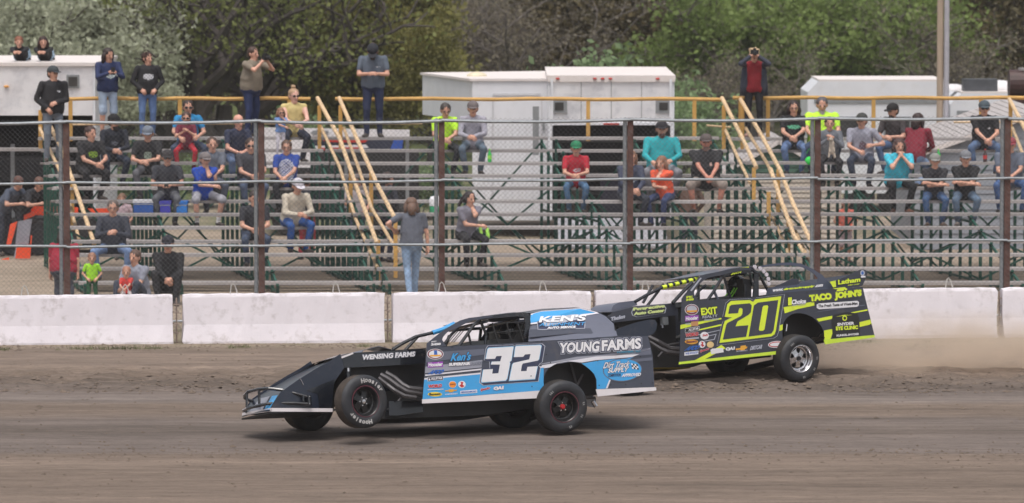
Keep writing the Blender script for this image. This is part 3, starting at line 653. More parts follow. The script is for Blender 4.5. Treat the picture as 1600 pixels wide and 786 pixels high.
    # arms
    if arms == 'lap':
        zz_ = rs.uniform(.06, .13); xx_ = rs.uniform(-.05, .05); HT = {-1: V3((-.035 + xx_, -.42, zz_)), 1: V3((.035 + xx_, -.43, zz_ + .02))}
    elif arms == 'knees': HT = {-1: V3((-.17, -.42, .12)), 1: V3((.15, -.40, .14))}
    elif arms == 'cross': HT = {-1: V3((.12, -.34, .19)), 1: V3((-.12, -.36, .22))}
    elif arms == 'phone': HT = {-1: V3((-.05, -.34, .30)), 1: V3((.05, -.34, .30))}
    elif arms == 'chest': HT = {-1: V3((-.05, -.30, .34)), 1: V3((.05, -.30, .36))}
    elif arms == 'face': HT = {-1: V3((-.085, -.24, .62)), 1: V3((.085, -.24, .62))}
    elif arms == 'chin': HT = {-1: V3((.10, -.36, .16)), 1: V3((.03, -.17, .52))}
    elif arms == 'wheel': HT = {-1: V3((-.14, -.46, .36)), 1: V3((.14, -.46, .36))}
    elif arms == 'side': HT = {-1: V3((-.29, -.04, -.13)), 1: V3((.29, -.04, -.13))}
    elif arms == 'hips': HT = {-1: V3((-.15, -.15, .02)), 1: V3((.15, -.15, .02))}
    elif arms == 'work': HT = {-1: V3((-.12, -.55, .1)), 1: V3((.1, -.6, .12))}
    else: HT = {-1: V3((-.03, -.3, .17)), 1: V3((.03, -.3, .17))}
    if lh: HT[1] = V3(lh)
    if rh: HT[-1] = V3(rh)
    hands = []
    for sx in (-1, 1):
        sh = sc_ + X * (sx * shw); w_ = V3((pel.x, pel.y, pel.z)) + HT[sx]
        if lying: w_ = V3((sx * .07, .20, .24))
        raised = w_.z > sc_.z - .08
        pole = V3((sx * 1.0, .25 if not raised else -.1, -.9)) if not lying else V3((sx, 0, -1.2))
        el, w_ = ik(sh, w_, .285, .25, pole)
        if sleeve == 'none': add(sh, el, .047, .039, mi=0); add(el, w_, .038, .026, mi=0)
        elif sleeve == 'short': add(sh, sh.lerp(el, .62), .058 * (.6 + .4 * g), .056, mi=1); add(sh.lerp(el, .5), el, .043, .038, mi=0); add(el, w_, .039, .027, mi=0)
        else: add(sh, el, .056 * (.6 + .4 * g), .049, mi=9 if armc else 1); add(el, el.lerp(w_, .93), .049, .038, mi=9 if armc else 1); add(el, w_, .036, .027, mi=0)
        fd = (w_ - el).normalized(); inn = V3((-sx, 0, 0)); pn = fd.cross(V3((0, 0, 1)))
        pn = V3((-sx * .6, .2, -.7)); pn = (pn - fd * pn.dot(fd)).normalized(); lat = fd.cross(pn).normalized()
        add(w_, w_ + fd * .075, .026, .030, side=lat, ss=1.35, mi=0 if not gloves else 4)
        hands.append((w_, fd, pn, lat, sx))
    # grow one skin round everything
    me0 = mb.mesh('tmp', [], recalc=False)
    ob = bpy.data.objects.new('tmp', me0); C.objects.link(ob); md = ob.modifiers.new('r', 'REMESH'); md.mode = 'VOXEL'; md.voxel_size = 0.0155; md.use_smooth_shade = True
    dg = bpy.context.evaluated_depsgraph_get(); ev = ob.evaluated_get(dg); m2 = bpy.data.meshes.new_from_object(ev)
    bpy.data.objects.remove(ob); bpy.data.meshes.remove(me0)
    nv = len(m2.vertices); co = np.empty(nv * 3, dtype=np.float32); m2.vertices.foreach_get('co', co); co = co.reshape(-1, 3).astype(float)
    npol = len(m2.polygons); nl = len(m2.loops); li = np.empty(nl, dtype=np.int32); m2.loops.foreach_get('vertex_index', li)
    ls = np.empty(npol, dtype=np.int32); m2.polygons.foreach_get('loop_start', ls); lt = np.empty(npol, dtype=np.int32); m2.polygons.foreach_get('loop_total', lt)
    faces = [li[a:a + b].tolist() for a, b in zip(ls, lt)]
    fc = np.array([co[f].mean(0) for f in faces]); bpy.data.meshes.remove(m2)
    best = np.full(len(fc), 1e9); mi = np.zeros(len(fc), int)
    def dist(p, q):
        a, b, ra, rb, sd__, ss, m_ = q; a = np.array(a); b = np.array(b); s3 = np.array(sd__); d = b - a; L2 = max(1e-9, d @ d)
        v = p - a; t = np.clip(v @ d / L2, 0, 1); rr = v - t[:, None] * d; l = rr @ s3; rr = rr - (l * (1 - 1 / ss))[:, None] * s3
        return np.linalg.norm(rr, axis=1) - (ra + (rb - ra) * t)
    for q in pr:
        dd = dist(fc, q); sel = dd < best - 0.001; best[sel] = dd[sel]; mi[sel] = q[6]
    if stand:
        hz_ = (fc - np.array(pel)) @ np.array(s_); wob_ = .012 * np.sin(fc[:, 0] * 30)
        hem = -.06 if sleeve == 'long' else -.035
        mi[(mi == 1) & (hz_ < hem + wob_)] = 2; near_ = (np.abs(fc[:, 0]) < .26) & (hz_ > hem + wob_) & (hz_ < .2); mi[(mi == 2) & near_] = 1
    if print_:
        pcx, pcz, pw, ph, pc = print_; o = pel + s_ * pcz; rel = fc - np.array(o + X * pcx); zz = rel @ np.array(s_); fr = (fc - np.array(o)) @ np.array(fwd)
        blot = np.sin(rel[:, 0] * 95 + NPEOPLE) * np.sin(zz * 110 + 2 * NPEOPLE)
        sel = (mi == 1) & ((rel[:, 0] / pw) ** 2 + (zz / ph) ** 2 < 1) & (fr > .05) & (blot > -.35); mi[sel] = 8
    # folds in the cloth
    cl = np.zeros(nv, bool)
    for f, m_ in zip(faces, mi):
        if m_ in (1, 2, 8): cl[f] = True
    n1 = fbm(co[:, 0] * 14 + NPEOPLE * 3.1 + co[:, 1] * 9, co[:, 2] * 9 + co[:, 1] * 5, 300 + NPEOPLE % 5, 3)
    cen = np.array(pel + s_ * .2); co[:, 0] += np.where(cl, .011 * n1, 0); co[:, 1] -= np.where(cl, .013 * n1, 0)
    out = MB(); out.v = [tuple(c) for c in co]; out.f = faces; out.m = mi.tolist()
    for (w_, fd, pn, lat, sx) in hands:                      # four unequal bent fingers and a thumb
        base = w_ + fd * .085; gm_ = 0 if not gloves else 4
        for j, (off, ln) in enumerate(((-.030, .066), (-.010, .078), (.011, .074), (.031, .056))):
            a = base + lat * (off * sx) - fd * .012; b = a + fd * (ln * .5) + pn * .008; c = b + (fd * .45 + pn * .8).normalized() * (ln * .55)
            out.tube([a, b, c], [.0105, .0095, .0075], 5, gm_)
        a = w_ + fd * .03 - lat * (sx * .036); b = a + fd * .035 - lat * (sx * .02) + pn * .012; c = b + fd * .028 + pn * .012; out.tube([a, b, c], [.0125, .0105, .008], 5, gm_)
    for sx in (-1, 1):
        out.ell(H(sx * .031, -.072, .010), (.013 * hs, .010 * hs, .008 * hs), Mh, 8, 5, 6); out.ell(H(sx * .031, -.077, .027), (.019 * hs, .006 * hs, .004 * hs), Mh, 6, 4, 4)
        out.ell(H(sx * .078, .012, -.002), (.010 * hs, .018 * hs, .030 * hs), Mh, 6, 5, 0)
    out.ell(H(0, -.073, -.052), (.022 * hs, .008 * hs, .0055 * hs), Mh, 8, 4, 7)
    t = bpy.data.objects.new(name, None); C.objects.link(t); t.location = loc; t.rotation_euler = (0, 0, yaw); t.scale = (k, k, k); tag(t, label, 'person', group)
    hm = hairm(beard if beard else hair)
    mats = [skinm(skin), fabric(shirt), fabric(pants, 'denim' if denim else 'cloth'), mat('shoe_%d' % (sum(shoes)), s2l(shoes), .7), hm if not gloves else fabric(gloves), fabric(sock or (225, 222, 222)), m_eye, m_lip, fabric(print_[4]) if print_ else m_eye, fabric(armc) if armc else m_eye]
    bo = out.build('body', mats, t, smooth=False, recalc=False); bo.data.polygons.foreach_set('use_smooth', [True] * len(bo.data.polygons))
    # hair
    q = MB(); hr = hairm(hair)
    if not helmet and style != 'bald':
        q.ell(H(0, .028, .044), (.088 * hs, .094 * hs, .082 * hs), Mh, 14, 9)
        q.ell(H(0, .05, -.005), (.083 * hs, .062 * hs, .075 * hs), Mh, 12, 7)
        if style in ('long', 'pony', 'mid'):
            ln = {'long': -.21, 'mid': -.115, 'pony': -.02}[style]
            for sx in (-1, 1): q.tube([H(sx * .066, .01, .05), H(sx * .084, .018, -.03), H(sx * .088, .028, ln)], [.03 * hs, .036 * hs, .022 * hs], 8)
            q.tube([H(0, .075, .03), H(0, .095, -.06), H(0, .095, ln - .03)], [.06 * hs, .07 * hs, .045 * hs], 10)
        if style == 'pony': q.tube([H(0, .11, .05), H(-.02, .16, .0), H(-.06, .19, -.12), H(-.08, .17, -.24)], [.03, .035, .03, .012], 8)
        if style == 'bun': q.ell(H(0, .04, .145), (.045, .045, .04), Mh, 10, 7)
        if style == 'messy':
            for j in range(14): a_ = rs.uniform(0, 6.28); q.ell(H(.07 * math.cos(a_), .03 + .07 * math.sin(a_), rs.uniform(-.02, .11)), (.03, .03, .03), None, 7, 5)
        arr = np.array(q.v); n_ = fbm(arr[:, 0] * 60, arr[:, 2] * 40 + arr[:, 1] * 30, 333, 2); arr += (arr - np.array(hc)) * (.09 * n_)[:, None]; q.v = [tuple(a) for a in arr]
        q.build('hair', hr, t, smooth=True)
    if cap:
        cm = fabric(cap); q = MB(); q.ell(H(0, .014, .045), (.093 * hs, .103 * hs, .088 * hs), Mh, 16, 6, top=0, bot=math.pi * .52)
        sgn = 1 if capback else -1; pts = []
        for j in range(9):
            a_ = math.pi * j / 8; pts.append(H(.075 * math.cos(a_), sgn * (.075 + .085 * math.sin(a_)), .040 - .012 * math.sin(a_)))
        q.prism(pts, Mh @ V3((0, 0, .006))); q.build('cap', cm, t, smooth=False)
    if glasses:
        gm2 = m_lens if glasses == 'sun' else mat('spectacle_frame', (.03, .02, .02), .3); q = MB()
        for sx in (-1, 1):
            if glasses == 'sun': q.ell(H(sx * .033, -.086, .010), (.028 * hs, .010 * hs, .019 * hs), Mh, 10, 6)
            else: q.tube([H(sx * .033 + .026 * math.cos(a_), -.090, .010 + .017 * math.sin(a_)) for a_ in [j * math.pi / 4 for j in range(9)]], .003, 4)
            q.tube([H(sx * .058, -.082, .016), H(sx * .084, .0, .012)], .004, 4)
        q.tube([H(-.012, -.094, .014), H(.012, -.094, .014)], .004, 4); q.build('sunglasses' if glasses == 'sun' else 'glasses', gm2, t)
    if helmet:
        q = MB(); q.ell(H(0, .01, .02), (.135, .15, .145), Mh, 20, 12, 0); q.ell(H(0, -.03, -.07), (.11, .11, .07), Mh, 16, 8, 0)
        ho = q.build('helmet', mat('helmet_paint', s2l(helmet), .2, coat=.6), t, smooth=True)
        MB().ell(H(0, -.022, .02), (.125, .135, .045), Mh, 20, 6).build('visor', m_lens, ho, smooth=True)
    return t, pel, hc, {sx: (w_ + fd * .09) for (w_, fd, pn, lat, sx) in hands}
def seatloc(px, n, dy=0.0, dz=0.0):
    D = bd(n) + dy; return Vector(((px - 800) / S(D), D, bz(n) - 0.013 + dz))
def standloc(px, n, dy=0.3): # on the foot board that sits at the level of seat n
    D = bd(n) + dy; return Vector(((px - 800) / S(D), D, bz(n) - 0.013))
def gadget(name, label, cat, who, kind='phone'):
    t, pel, hc, hd = who; c = (hd[-1] + hd[1]) / 2 * t.scale.x; p = t.location + Matrix.Rotation(t.rotation_euler.z, 3, 'Z') @ Vector(c)
    o = bpy.data.objects.new(name, None); C.objects.link(o); o.location = p; o.rotation_euler = (0, 0, t.rotation_euler.z); tag(o, label, cat)
    if kind == 'phone':
        MB().box((0, -.02, 0.01), (.075, .012, .145)).build('case', m_black, o); MB().box((0, -.012, 0.01), (.066, .004, .13)).build('screen', mat('phone_screen', (.25, .3, .35), .1), o)
    else:
        MB().box((0, -.01, .02), (.15, .07, .10)).box((0, -.0, .085), (.06, .06, .04)).build('camera_body', m_black, o); q = MB(); q.lathe([(.0, -.13), (.035, -.13), (.04, -.12), (.038, -.04), (.038, 0)], (0, 0, .02), 16); q.build('lens', m_black, o)
        MB().ell((0, -.125, .02), (.03, .012, .03), nu=12, nv=6).build('lens_glass', m_lens, o)
    return o

BLK = (34, 34, 38); JN = (78, 98, 132); DJN = (52, 62, 88); SKR = (200, 138, 118)
# standing along the top and on the aisle
person('man in black hoodie and dark cap leaning at the top of the left aisle', standloc(82, 9, .2), 'stand', yaw=.35, h=1.80, g=1.15, shirt=BLK, pants=(110, 118, 130), cap=(60, 66, 70), sleeve='long', arms='hips', hyaw=.35, lh=(.02, -.2, .12), print_=(.08, .34, .05, .015, (200, 200, 205)))
w1 = person('woman in navy hoodie and cutoff denim shorts holding a phone on the top row', standloc(168, 11), 'stand', yaw=.35, h=1.70, g=1.08, shirt=(38, 50, 88), pants=(160, 175, 195), legs='short', style='long', hair=(45, 32, 30), sleeve='long', arms='phone', hyaw=.35, hpitch=.15, print_=(.02, .28, .09, .07, (200, 212, 215)))
gadget('phone', 'phone held up by the woman in the navy hoodie', 'phone', w1)
person('woman with curly dark hair in black hoodie and ripped jeans on the top row', standloc(230, 11), 'stand', yaw=.25, h=1.62, g=1.12, shirt=BLK, pants=(92, 116, 158), style='messy', hair=(62, 36, 28), sleeve='long', arms='hips', hyaw=.5, print_=(.0, .30, .11, .06, (205, 205, 210)))
w2 = person('heavy man in tan shirt filming with a camcorder on the top row', standloc(392, 11), 'stand', yaw=.9, h=1.72, g=1.28, shirt=(128, 118, 104), pants=(36, 48, 84), arms='face', hair=(70, 48, 40), lh=(.1, -.34, .50), rh=(-.06, -.34, .50))
gadget('camcorder', 'black camera held up by the heavy man in the tan shirt', 'camera', w2, 'cam')
person('tall man in grey t-shirt looking down at his hands on the top row', standloc(583, 11, .1), 'stand', yaw=.0, h=1.84, g=1.12, shirt=(92, 102, 116), pants=(40, 48, 76), cap=(36, 38, 46), arms='chest', hpitch=.75, lh=(.05, -.26, .2), rh=(-.04, -.27, .2), beard=(40, 34, 36), print_=(.08, .33, .05, .012, (190, 190, 195)))
w3 = person('blonde woman in red top and dark cardigan taking a photo on the top row', standloc(1178, 11), 'stand', yaw=0.0, h=1.70, g=.95, shirt=(128, 24, 36), pants=(28, 28, 34), denim=False, hair=(190, 165, 130), arms='face', sleeve='long', shoes=(190, 150, 140), armc=(52, 56, 70), style='messy')
gadget('camera', 'black camera hiding the face of the blonde woman in the red top', 'camera', w3, 'cam')
q = MB()                                       # her open cardigan: two front panels and sleeves read as one garment
tt = w3[0]
for sx in (-1, 1): q.tube([(sx * .14, -.02, 1.40), (sx * .165, -.04, 1.2), (sx * .18, -.03, .98), (sx * .20, -.02, .80)], [.075, .085, .09, .075], 10); pass
q.build('cardigan', fabric((52, 56, 70)), tt, smooth=True)
# lying on the trailer roof
for px, lab, c, hr, st in ((26, 'boy with light brown hair lying on the roof of the left trailer', (28, 28, 32), (130, 80, 58), 'short'), (64, 'girl with long dark hair lying on the roof of the left trailer', (26, 26, 28), (52, 30, 26), 'long')):
    person(lab, Vector(((px - 800) / S(95.3), 95.3, 3.735)), 'lie', h=1.40, shirt=c, pants=(150, 175, 195), hair=hr, style=st, sleeve='long', hyaw=.2, hs=1.1)
MB().box((0, 0, 0), (1, 1, 1))
# seated, left section
sp = [
 ('woman in black shirt with a green print near the left end of the bleachers', 135, 8, dict(yaw=.5, shirt=BLK, pants=(30, 30, 34), legs='long', style='short', hair=(60, 40, 36), g=1.15, lean=.35, arms='lap', hyaw=.3, print_=(.02, .32, .09, .06, (150, 190, 60)))),
 ('man in black hoodie and black cap behind the woman with the green print', 174, 9, dict(shirt=(32, 36, 48), sleeve='long', cap=(24, 24, 28), beard=(40, 30, 28), hyaw=.5, yaw=.3, lean=.4, print_=(0, .3, .07, .04, (120, 124, 135)), pants=(40, 50, 68))),
 ('man in grey cap and black tee with a pale green skull print', 232, 8, dict(shirt=BLK, cap=(112, 120, 132), lean=.35, hpitch=.1, g=1.1, print_=(0, .30, .075, .07, (150, 165, 150)), pants=(92, 92, 98), denim=False)),
 ('man in bright blue shirt and dark sunglasses behind a child in red', 293, 10, dict(shirt=(40, 128, 180), glasses='sun', hair=(50, 36, 32), lean=.15, yaw=.15, pants=(60, 70, 92), spread=1.7, arms='knees', footz=-.46)),
 ('bald man in navy shirt, arms on his knees, left of the second fence post', 366, 9, dict(shirt=(42, 48, 72), style='bald', lean=.4, yaw=.4, pants=(90, 108, 140), arms='lap', skin=(214, 160, 140), hyaw=.2)),
 ('man in dark tee looking at his phone above the blue coolers', 262, 6, dict(shirt=(46, 48, 56), cap=(50, 46, 48), glasses='sun', pants=(88, 90, 96), denim=False, arms='phone', rh=(-.06, -.36, .17), lh=(.06, -.36, .17), lean=.25, hyaw=.1)),
 ('short haired man in grey tee right behind the boy in royal blue', 330, 7, dict(shirt=(94, 100, 112), lean=.2, yaw=.2, hair=(80, 60, 50), pants=(90, 96, 110))),
 ('boy in royal blue tee, grey cap and white socks sitting with bare knees', 316, 6, dict(shirt=(28, 70, 170), cap=(120, 112, 112), legs='short', pants=(150, 150, 158), denim=False, sock=(232, 230, 232), lean=.3, yaw=.35, arms='chin', h=1.68, spread=1.5, print_=(.03, .26, .07, .03, (150, 190, 210)))),
 ('man in charcoal shirt and sunglasses beside the second fence post', 388, 7, dict(shirt=(60, 60, 68), glasses='sun', lean=.3, yaw=.3, pants=(80, 92, 116), g=1.15, hyaw=-.2)),
 ('boy with glasses in a blue and white raglan shirt behind the man in cream', 448, 7, dict(shirt=(40, 70, 150), glasses='clear', hair=(84, 62, 50), pants=(36, 36, 42), lean=.25, print_=(0, .24, .16, .22, (205, 208, 225)), h=1.66)),
 ('man in white cap, cream sweater and blue jeans with clasped hands', 455, 4, dict(shirt=(196, 186, 170), sleeve='long', cap=(196, 192, 200), pants=(44, 84, 150), lean=.45, yaw=.45, arms='lap', hpitch=.2, g=1.1)),
 ('dark haired man in black tee half hidden by the second fence post', 394, 3, dict(shirt=(40, 42, 50), hair=(50, 38, 34), lean=.4, yaw=.2, pants=(64, 76, 98), arms='lap')),
 ('older man in dark sweater and light jeans above the child in neon green', 176, 2, dict(shirt=(50, 54, 66), sleeve='long', glasses='clear', hair=(96, 84, 78), pants=(112, 134, 172), arms='phone', spread=1.7, rh=(-.04, -.3, .26), lh=(.06, -.32, .24), lean=.15, h=1.80, g=1.12)),
 ('blonde woman in yellow tank top and sunglasses on the top row', 458, 11, dict(shirt=(206, 188, 130), sleeve='none', style='bun', hair=(168, 138, 108), glasses='sun', pants=(38, 44, 62), lean=.2, yaw=.2, hyaw=.25, arms='lap', skin=(224, 176, 160))),
 ('woman in grey tee with dark ponytail, hand to her mouth', 728, 3, dict(shirt=(122, 120, 132), style='pony', hair=(40, 30, 32), pants=(34, 34, 38), denim=False, arms='chin', lean=.3, yaw=.45, hyaw=.2, h=1.68)),
 ('youth in neon yellow tee and black beanie by the third fence post', 692, 10, dict(shirt=(190, 240, 60), style='short', hair=(60, 54, 52), glasses='clear', pants=(38, 40, 48), denim=False, lean=.3, arms='lap', h=1.7, yaw=.25, hpitch=.25)),
 ('youth in light grey sweatshirt and grey cap beside the neon yellow tee', 739, 10, dict(shirt=(158, 156, 168), sleeve='long', cap=(108, 100, 100), pants=(92, 108, 124), lean=.3, arms='lap')),
 ('boy in red tee and green cap sitting alone below the silver trailer', 900, 7, dict(shirt=(178, 34, 52), cap=(34, 120, 82), pants=(76, 108, 140), h=1.62, lean=.3, arms='lap', hs=1.05, print_=(.02, .27, .07, .04, (215, 210, 215)))),
 ('woman in navy hooded top partly behind the fourth fence post', 982, 6, dict(shirt=(62, 68, 88), sleeve='long', style='long', hair=(130, 96, 76), pants=(50, 54, 66), lean=.25, yaw=.3, arms='lap', print_=(.04, .28, .05, .03, (180, 185, 195)))),
 ('large bearded man in turquoise sweatshirt and dark cap', 1034, 8, dict(shirt=(42, 160, 168), sleeve='long', cap=(42, 40, 46), beard=(84, 56, 48), g=1.35, h=1.86, lean=.15, pants=(130, 130, 138), denim=False, spread=1.5, arms='knees')),
 ('girl in orange tee with long hair sitting before the man in turquoise', 1040, 6, dict(shirt=(228, 96, 66), style='long', hair=(132, 96, 76), pants=(54, 66, 102), lean=.35, yaw=-.5, arms='chin', h=1.55, hs=1.06)),
 ('heavy man in black polo, cap and khaki shorts right of the man in turquoise', 1103, 7, dict(shirt=(36, 36, 40), cap=(90, 80, 78), beard=(120, 96, 88), legs='short', pants=(150, 138, 130), denim=False, g=1.3, h=1.84, lean=.15, spread=1.6, arms='lap', skin=SKR, print_=(.08, .3, .03, .03, (200, 170, 160)))),
 ('dark haired woman with glasses in black tee with a mint green print', 1240, 10, dict(shirt=(28, 28, 32), style='mid', hair=(44, 30, 30), glasses='clear', pants=(98, 122, 164), lean=.15, arms='lap', g=1.08, h=1.72, print_=(0, .33, .13, .035, (110, 200, 160)))),
 ('grey bearded man in neon yellow tee on the top right rows', 1284, 10, dict(shirt=(196, 250, 70), hair=(84, 80, 84), beard=(170, 160, 158), g=1.3, h=1.86, lean=.1, pants=(60, 76, 104), spread=1.4, arms='knees', hpitch=.2)),
 ('boy in grey camouflage top holding a small dog before the man in neon yellow', 1296, 9, dict(shirt=(104, 108, 116), sleeve='long', hair=(70, 54, 50), pants=(40, 38, 42), denim=False, h=1.60, lean=.2, arms='chest', print_=(0, .25, .14, .16, (130, 132, 138)))),
 ('man in light grey tee and dark cap right of the boy with the dog', 1347, 9, dict(shirt=(152, 152, 166), cap=(60, 62, 60), pants=(58, 66, 84), g=1.15, lean=.3, yaw=-.1, hyaw=-.3, arms='lap', lh=(.2, -.3, .2), print_=(.02, .24, .07, .08, (90, 60, 70)))),
 ('man in charcoal shirt and black cap behind the maroon hoodie', 1404, 10, dict(shirt=(72, 66, 68), cap=(30, 28, 30), yaw=-.5, lean=.5, pants=(92, 118, 160), hyaw=-.3, beard=(50, 40, 38))),
 ('person in maroon hoodie seen from behind on the upper right rows', 1428, 9, dict(shirt=(124, 30, 48), sleeve='long', yaw=2.6, lean=.35, pants=(128, 150, 186), g=1.15, hair=(50, 34, 34), arms='lap', footy=.1, style='mid')),
 ('man in black polo, cap and sunglasses alone on the upper right rows', 1537, 10, dict(shirt=(30, 31, 36), cap=(72, 84, 92), glasses='sun', pants=(86, 108, 142), g=1.12, lean=.25, arms='lap', spread=1.5, print_=(.09, .32, .04, .01, (210, 210, 215)))),
 ('woman in bright turquoise tee resting her chin on her hands', 1401, 7, dict(shirt=(66, 184, 208), style='mid', hair=(72, 46, 42), pants=(28, 28, 32), denim=False, lean=.35, yaw=.2, arms='face', g=1.15, lh=(.03, -.30, .44), rh=(-.03, -.30, .44), shoes=(120, 78, 62))),
 ('boy in black tee and light grey cap with folded arms', 1460, 6, dict(shirt=(40, 40, 46), cap=(136, 136, 132), pants=(62, 88, 126), h=1.66, lean=.35, arms='cross', shoes=(130, 110, 96))),
 ('boy in black tee, cap and blue mirrored sunglasses with folded arms', 1508, 6, dict(shirt=(30, 30, 34), cap=(120, 122, 128), pants=(92, 112, 134), h=1.74, lean=.3, arms='cross', shoes=(150, 138, 132))),
 ('man in slate blue tee behind the fence post at the right edge', 1578, 7, dict(shirt=(96, 104, 120), cap=(140, 60, 70), pants=(70, 96, 140), g=1.25, lean=.25, spread=1.5, arms='lap')),
]
WHO = {}
for lab, px, n, kw in sp: WHO[px] = person(lab, seatloc(px, n), 'sit', **kw)
gadget('phone', 'phone in the hands of the man in dark tee above the blue coolers', 'phone', WHO[262])
person('child in red trousers with headphones sitting in front of the man in bright blue', seatloc(291, 10, -.26, .02), 'sit', h=1.25, shirt=(110, 40, 58), pants=(168, 34, 50), denim=False, hair=(70, 50, 44), glasses='sun', arms='chest', hs=1.2, spread=1.5, footz=-.40, footy=-.25)
person('toddler in pale blue top and white trousers beside the woman in yellow', standloc(438, 9, .35) + Vector((0, 0, .1)), 'stand', yaw=.3, h=0.86, shirt=(110, 145, 200), pants=(210, 205, 215), denim=False, hair=(140, 104, 80), style='mid', glasses='sun', arms='chin', hs=1.45, lh=(.04, -.2, .5))
# on the ground between fence and bleachers
def gnd(px, D, z=0.0): return Vector(((px - 800) / S(D), D, z))
person('long haired man in grey tee and light jeans walking away from the camera', gnd(643, 81.4, .03), 'walk', yaw=math.pi + .15, h=1.75, g=1.05, shirt=(92, 96, 108), pants=(132, 156, 186), hair=(112, 86, 72), style='mid', arms='side', shoes=(200, 200, 205), group='people on the ground by the bleachers', lh=(.3, -.12, .22))
person('person in red tee standing behind the first fence post', gnd(97, 77.6), 'stand', yaw=2.9, h=1.46, g=1.45, shirt=(158, 40, 60), pants=(80, 84, 96), legs='short', hair=(48, 34, 32), style='mid', arms='side', hs=1.1, group='people on the ground by the bleachers')
person('small child in neon green tee standing by the first fence post', gnd(142, 79.6), 'stand', yaw=.1, h=.90, g=1.0, shirt=(160, 222, 50), pants=(40, 90, 60), denim=False, hair=(150, 110, 90), arms='hips', hs=1.4, group='people on the ground by the bleachers')
person('woman in grey tee sitting low behind the barrier with a baby', gnd(216, 79.0, .16), 'sit', yaw=-.5, h=1.66, g=1.1, shirt=(142, 146, 160), pants=(60, 66, 80), hair=(92, 70, 60), style='short', lean=.25, arms='lap', footz=-.16, footy=-.5, group='people on the ground by the bleachers')
person('baby in red with blue ear muffs held before the woman in grey', gnd(196, 78.6, .30), 'sit', h=.78, shirt=(205, 64, 58), pants=(180, 170, 170), denim=False, hair=(170, 120, 100), hs=1.6, arms='lap', footz=-.2, group='people on the ground by the bleachers')
person('man dressed all in black sitting low near the left fence bay', gnd(262, 80.6, .22), 'sit', h=1.78, g=1.1, shirt=(28, 28, 32), sleeve='long', pants=(30, 30, 34), cap=(34, 34, 44), lean=.2, arms='lap', footz=-.22, footy=-.5, denim=False, group='people on the ground by the bleachers')
for nm, px in (('folding_stool', 216), ('folding_stool', 262)):
    D = 79.0 if px == 216 else 80.6; hgt = .15 if px == 216 else .21
    t = thing(nm, gnd(px, D), 'low stool under the ' + ('woman in grey holding the baby' if px == 216 else 'man dressed all in black'), 'stool'); MB().box((0, 0, hgt - .015), (.4, .36, .03)).build('seat', m_black, t)
    for x in (-.17, .17):
        for y in (-.15, .15): MB().box((x, y, (hgt - .03) / 2), (.025, .025, hgt - .03)).build('leg', m_steel, t)
person('girl in coral tank top standing under the right bleachers', gnd(1322, 90.4), 'stand', h=1.22, shirt=(228, 120, 104), sleeve='none', pants=(214, 190, 196), legs='short', denim=False, hair=(70, 56, 60), arms='hips', hs=1.2, group='people on the ground by the bleachers')
bgp = [(190, 91.2, 1.28, 'child in pale pink top standing behind the left bleachers by the orange car', dict(shirt=(205, 180, 190), pants=(190, 185, 195), hair=(120, 90, 70), style='mid', denim=False, hs=1.1)),
 (478, 91.0, 1.70, 'person in dark top and red trousers behind the left bleachers', dict(shirt=(48, 50, 60), pants=(150, 40, 52), denim=False, yaw=2.6)),
 (602, 90.6, 1.74, 'man in charcoal jacket behind the bleachers by the middle handrails', dict(shirt=(58, 60, 70), sleeve='long', pants=(48, 54, 72), yaw=2.2)),
 (556, 91.5, 1.68, 'woman in pale top standing behind the bleachers left of the middle handrails', dict(shirt=(190, 180, 185), pants=(70, 80, 100), style='long', hair=(80, 56, 46), yaw=.6)),
 (1076, 91.5, 1.66, 'person in brown jacket behind the bleachers below the man in black polo', dict(shirt=(96, 74, 64), sleeve='long', pants=(56, 60, 72), yaw=2.8))]
for px, D, h_, lab, kw in bgp: person(lab, gnd(px, D), 'stand', h=h_, arms='hips', group='people standing behind the bleachers', **kw)
# crew at the orange car
person('crewman in slate tee bending over the orange car at the left edge', gnd(4, 92.4), 'stand', yaw=.9, h=1.72, shirt=(80, 88, 104), pants=(48, 52, 64), lean=.75, arms='work', hair=(90, 60, 52), group='crew working on the orange car', hpitch=.3)
person('crewman in black tee reaching over the tail of the orange car', gnd(33, 92.4), 'stand', yaw=1.0, h=1.72, shirt=(38, 40, 46), pants=(34, 36, 44), lean=.8, arms='work', hair=(96, 66, 54), group='crew working on the orange car', hpitch=.3)

# ---------------------------------------------------------------- small things on the boards
def bottle(label, px, n, col, capc, cat='bottle'):
    p = seatloc(px, n, .0); t = thing('bottle', p, label, cat)
    MB().lathe([(0, 0), (.036, 0), (.038, .02), (.038, .15), (.014, .20), (.013, .225)], n=14, ax=2).build('bottle_body', mat('bottle_%d' % sum(col), s2l(col), .15, var=.1), t, smooth=True)
    MB().lathe([(.0, .25), (.017, .25), (.017, .225)], n=10, ax=2).build('bottle_cap', fabric(capc), t)
    MB().lathe([(.0392, .06), (.0392, .13)], n=14, ax=2).build('bottle_label', fabric(capc), t)
bottle('green soda bottle beside the youth in the grey sweatshirt', 765, 8.9 if False else 9, (60, 190, 90), (150, 220, 90))
bottle('green soda bottle behind the boy in the light grey cap', 1467, 9, (60, 190, 90), (150, 220, 90))
bottle('clear cola bottle at the feet of the man in black polo and sunglasses', 1540, 9, (70, 50, 50), (190, 60, 60))
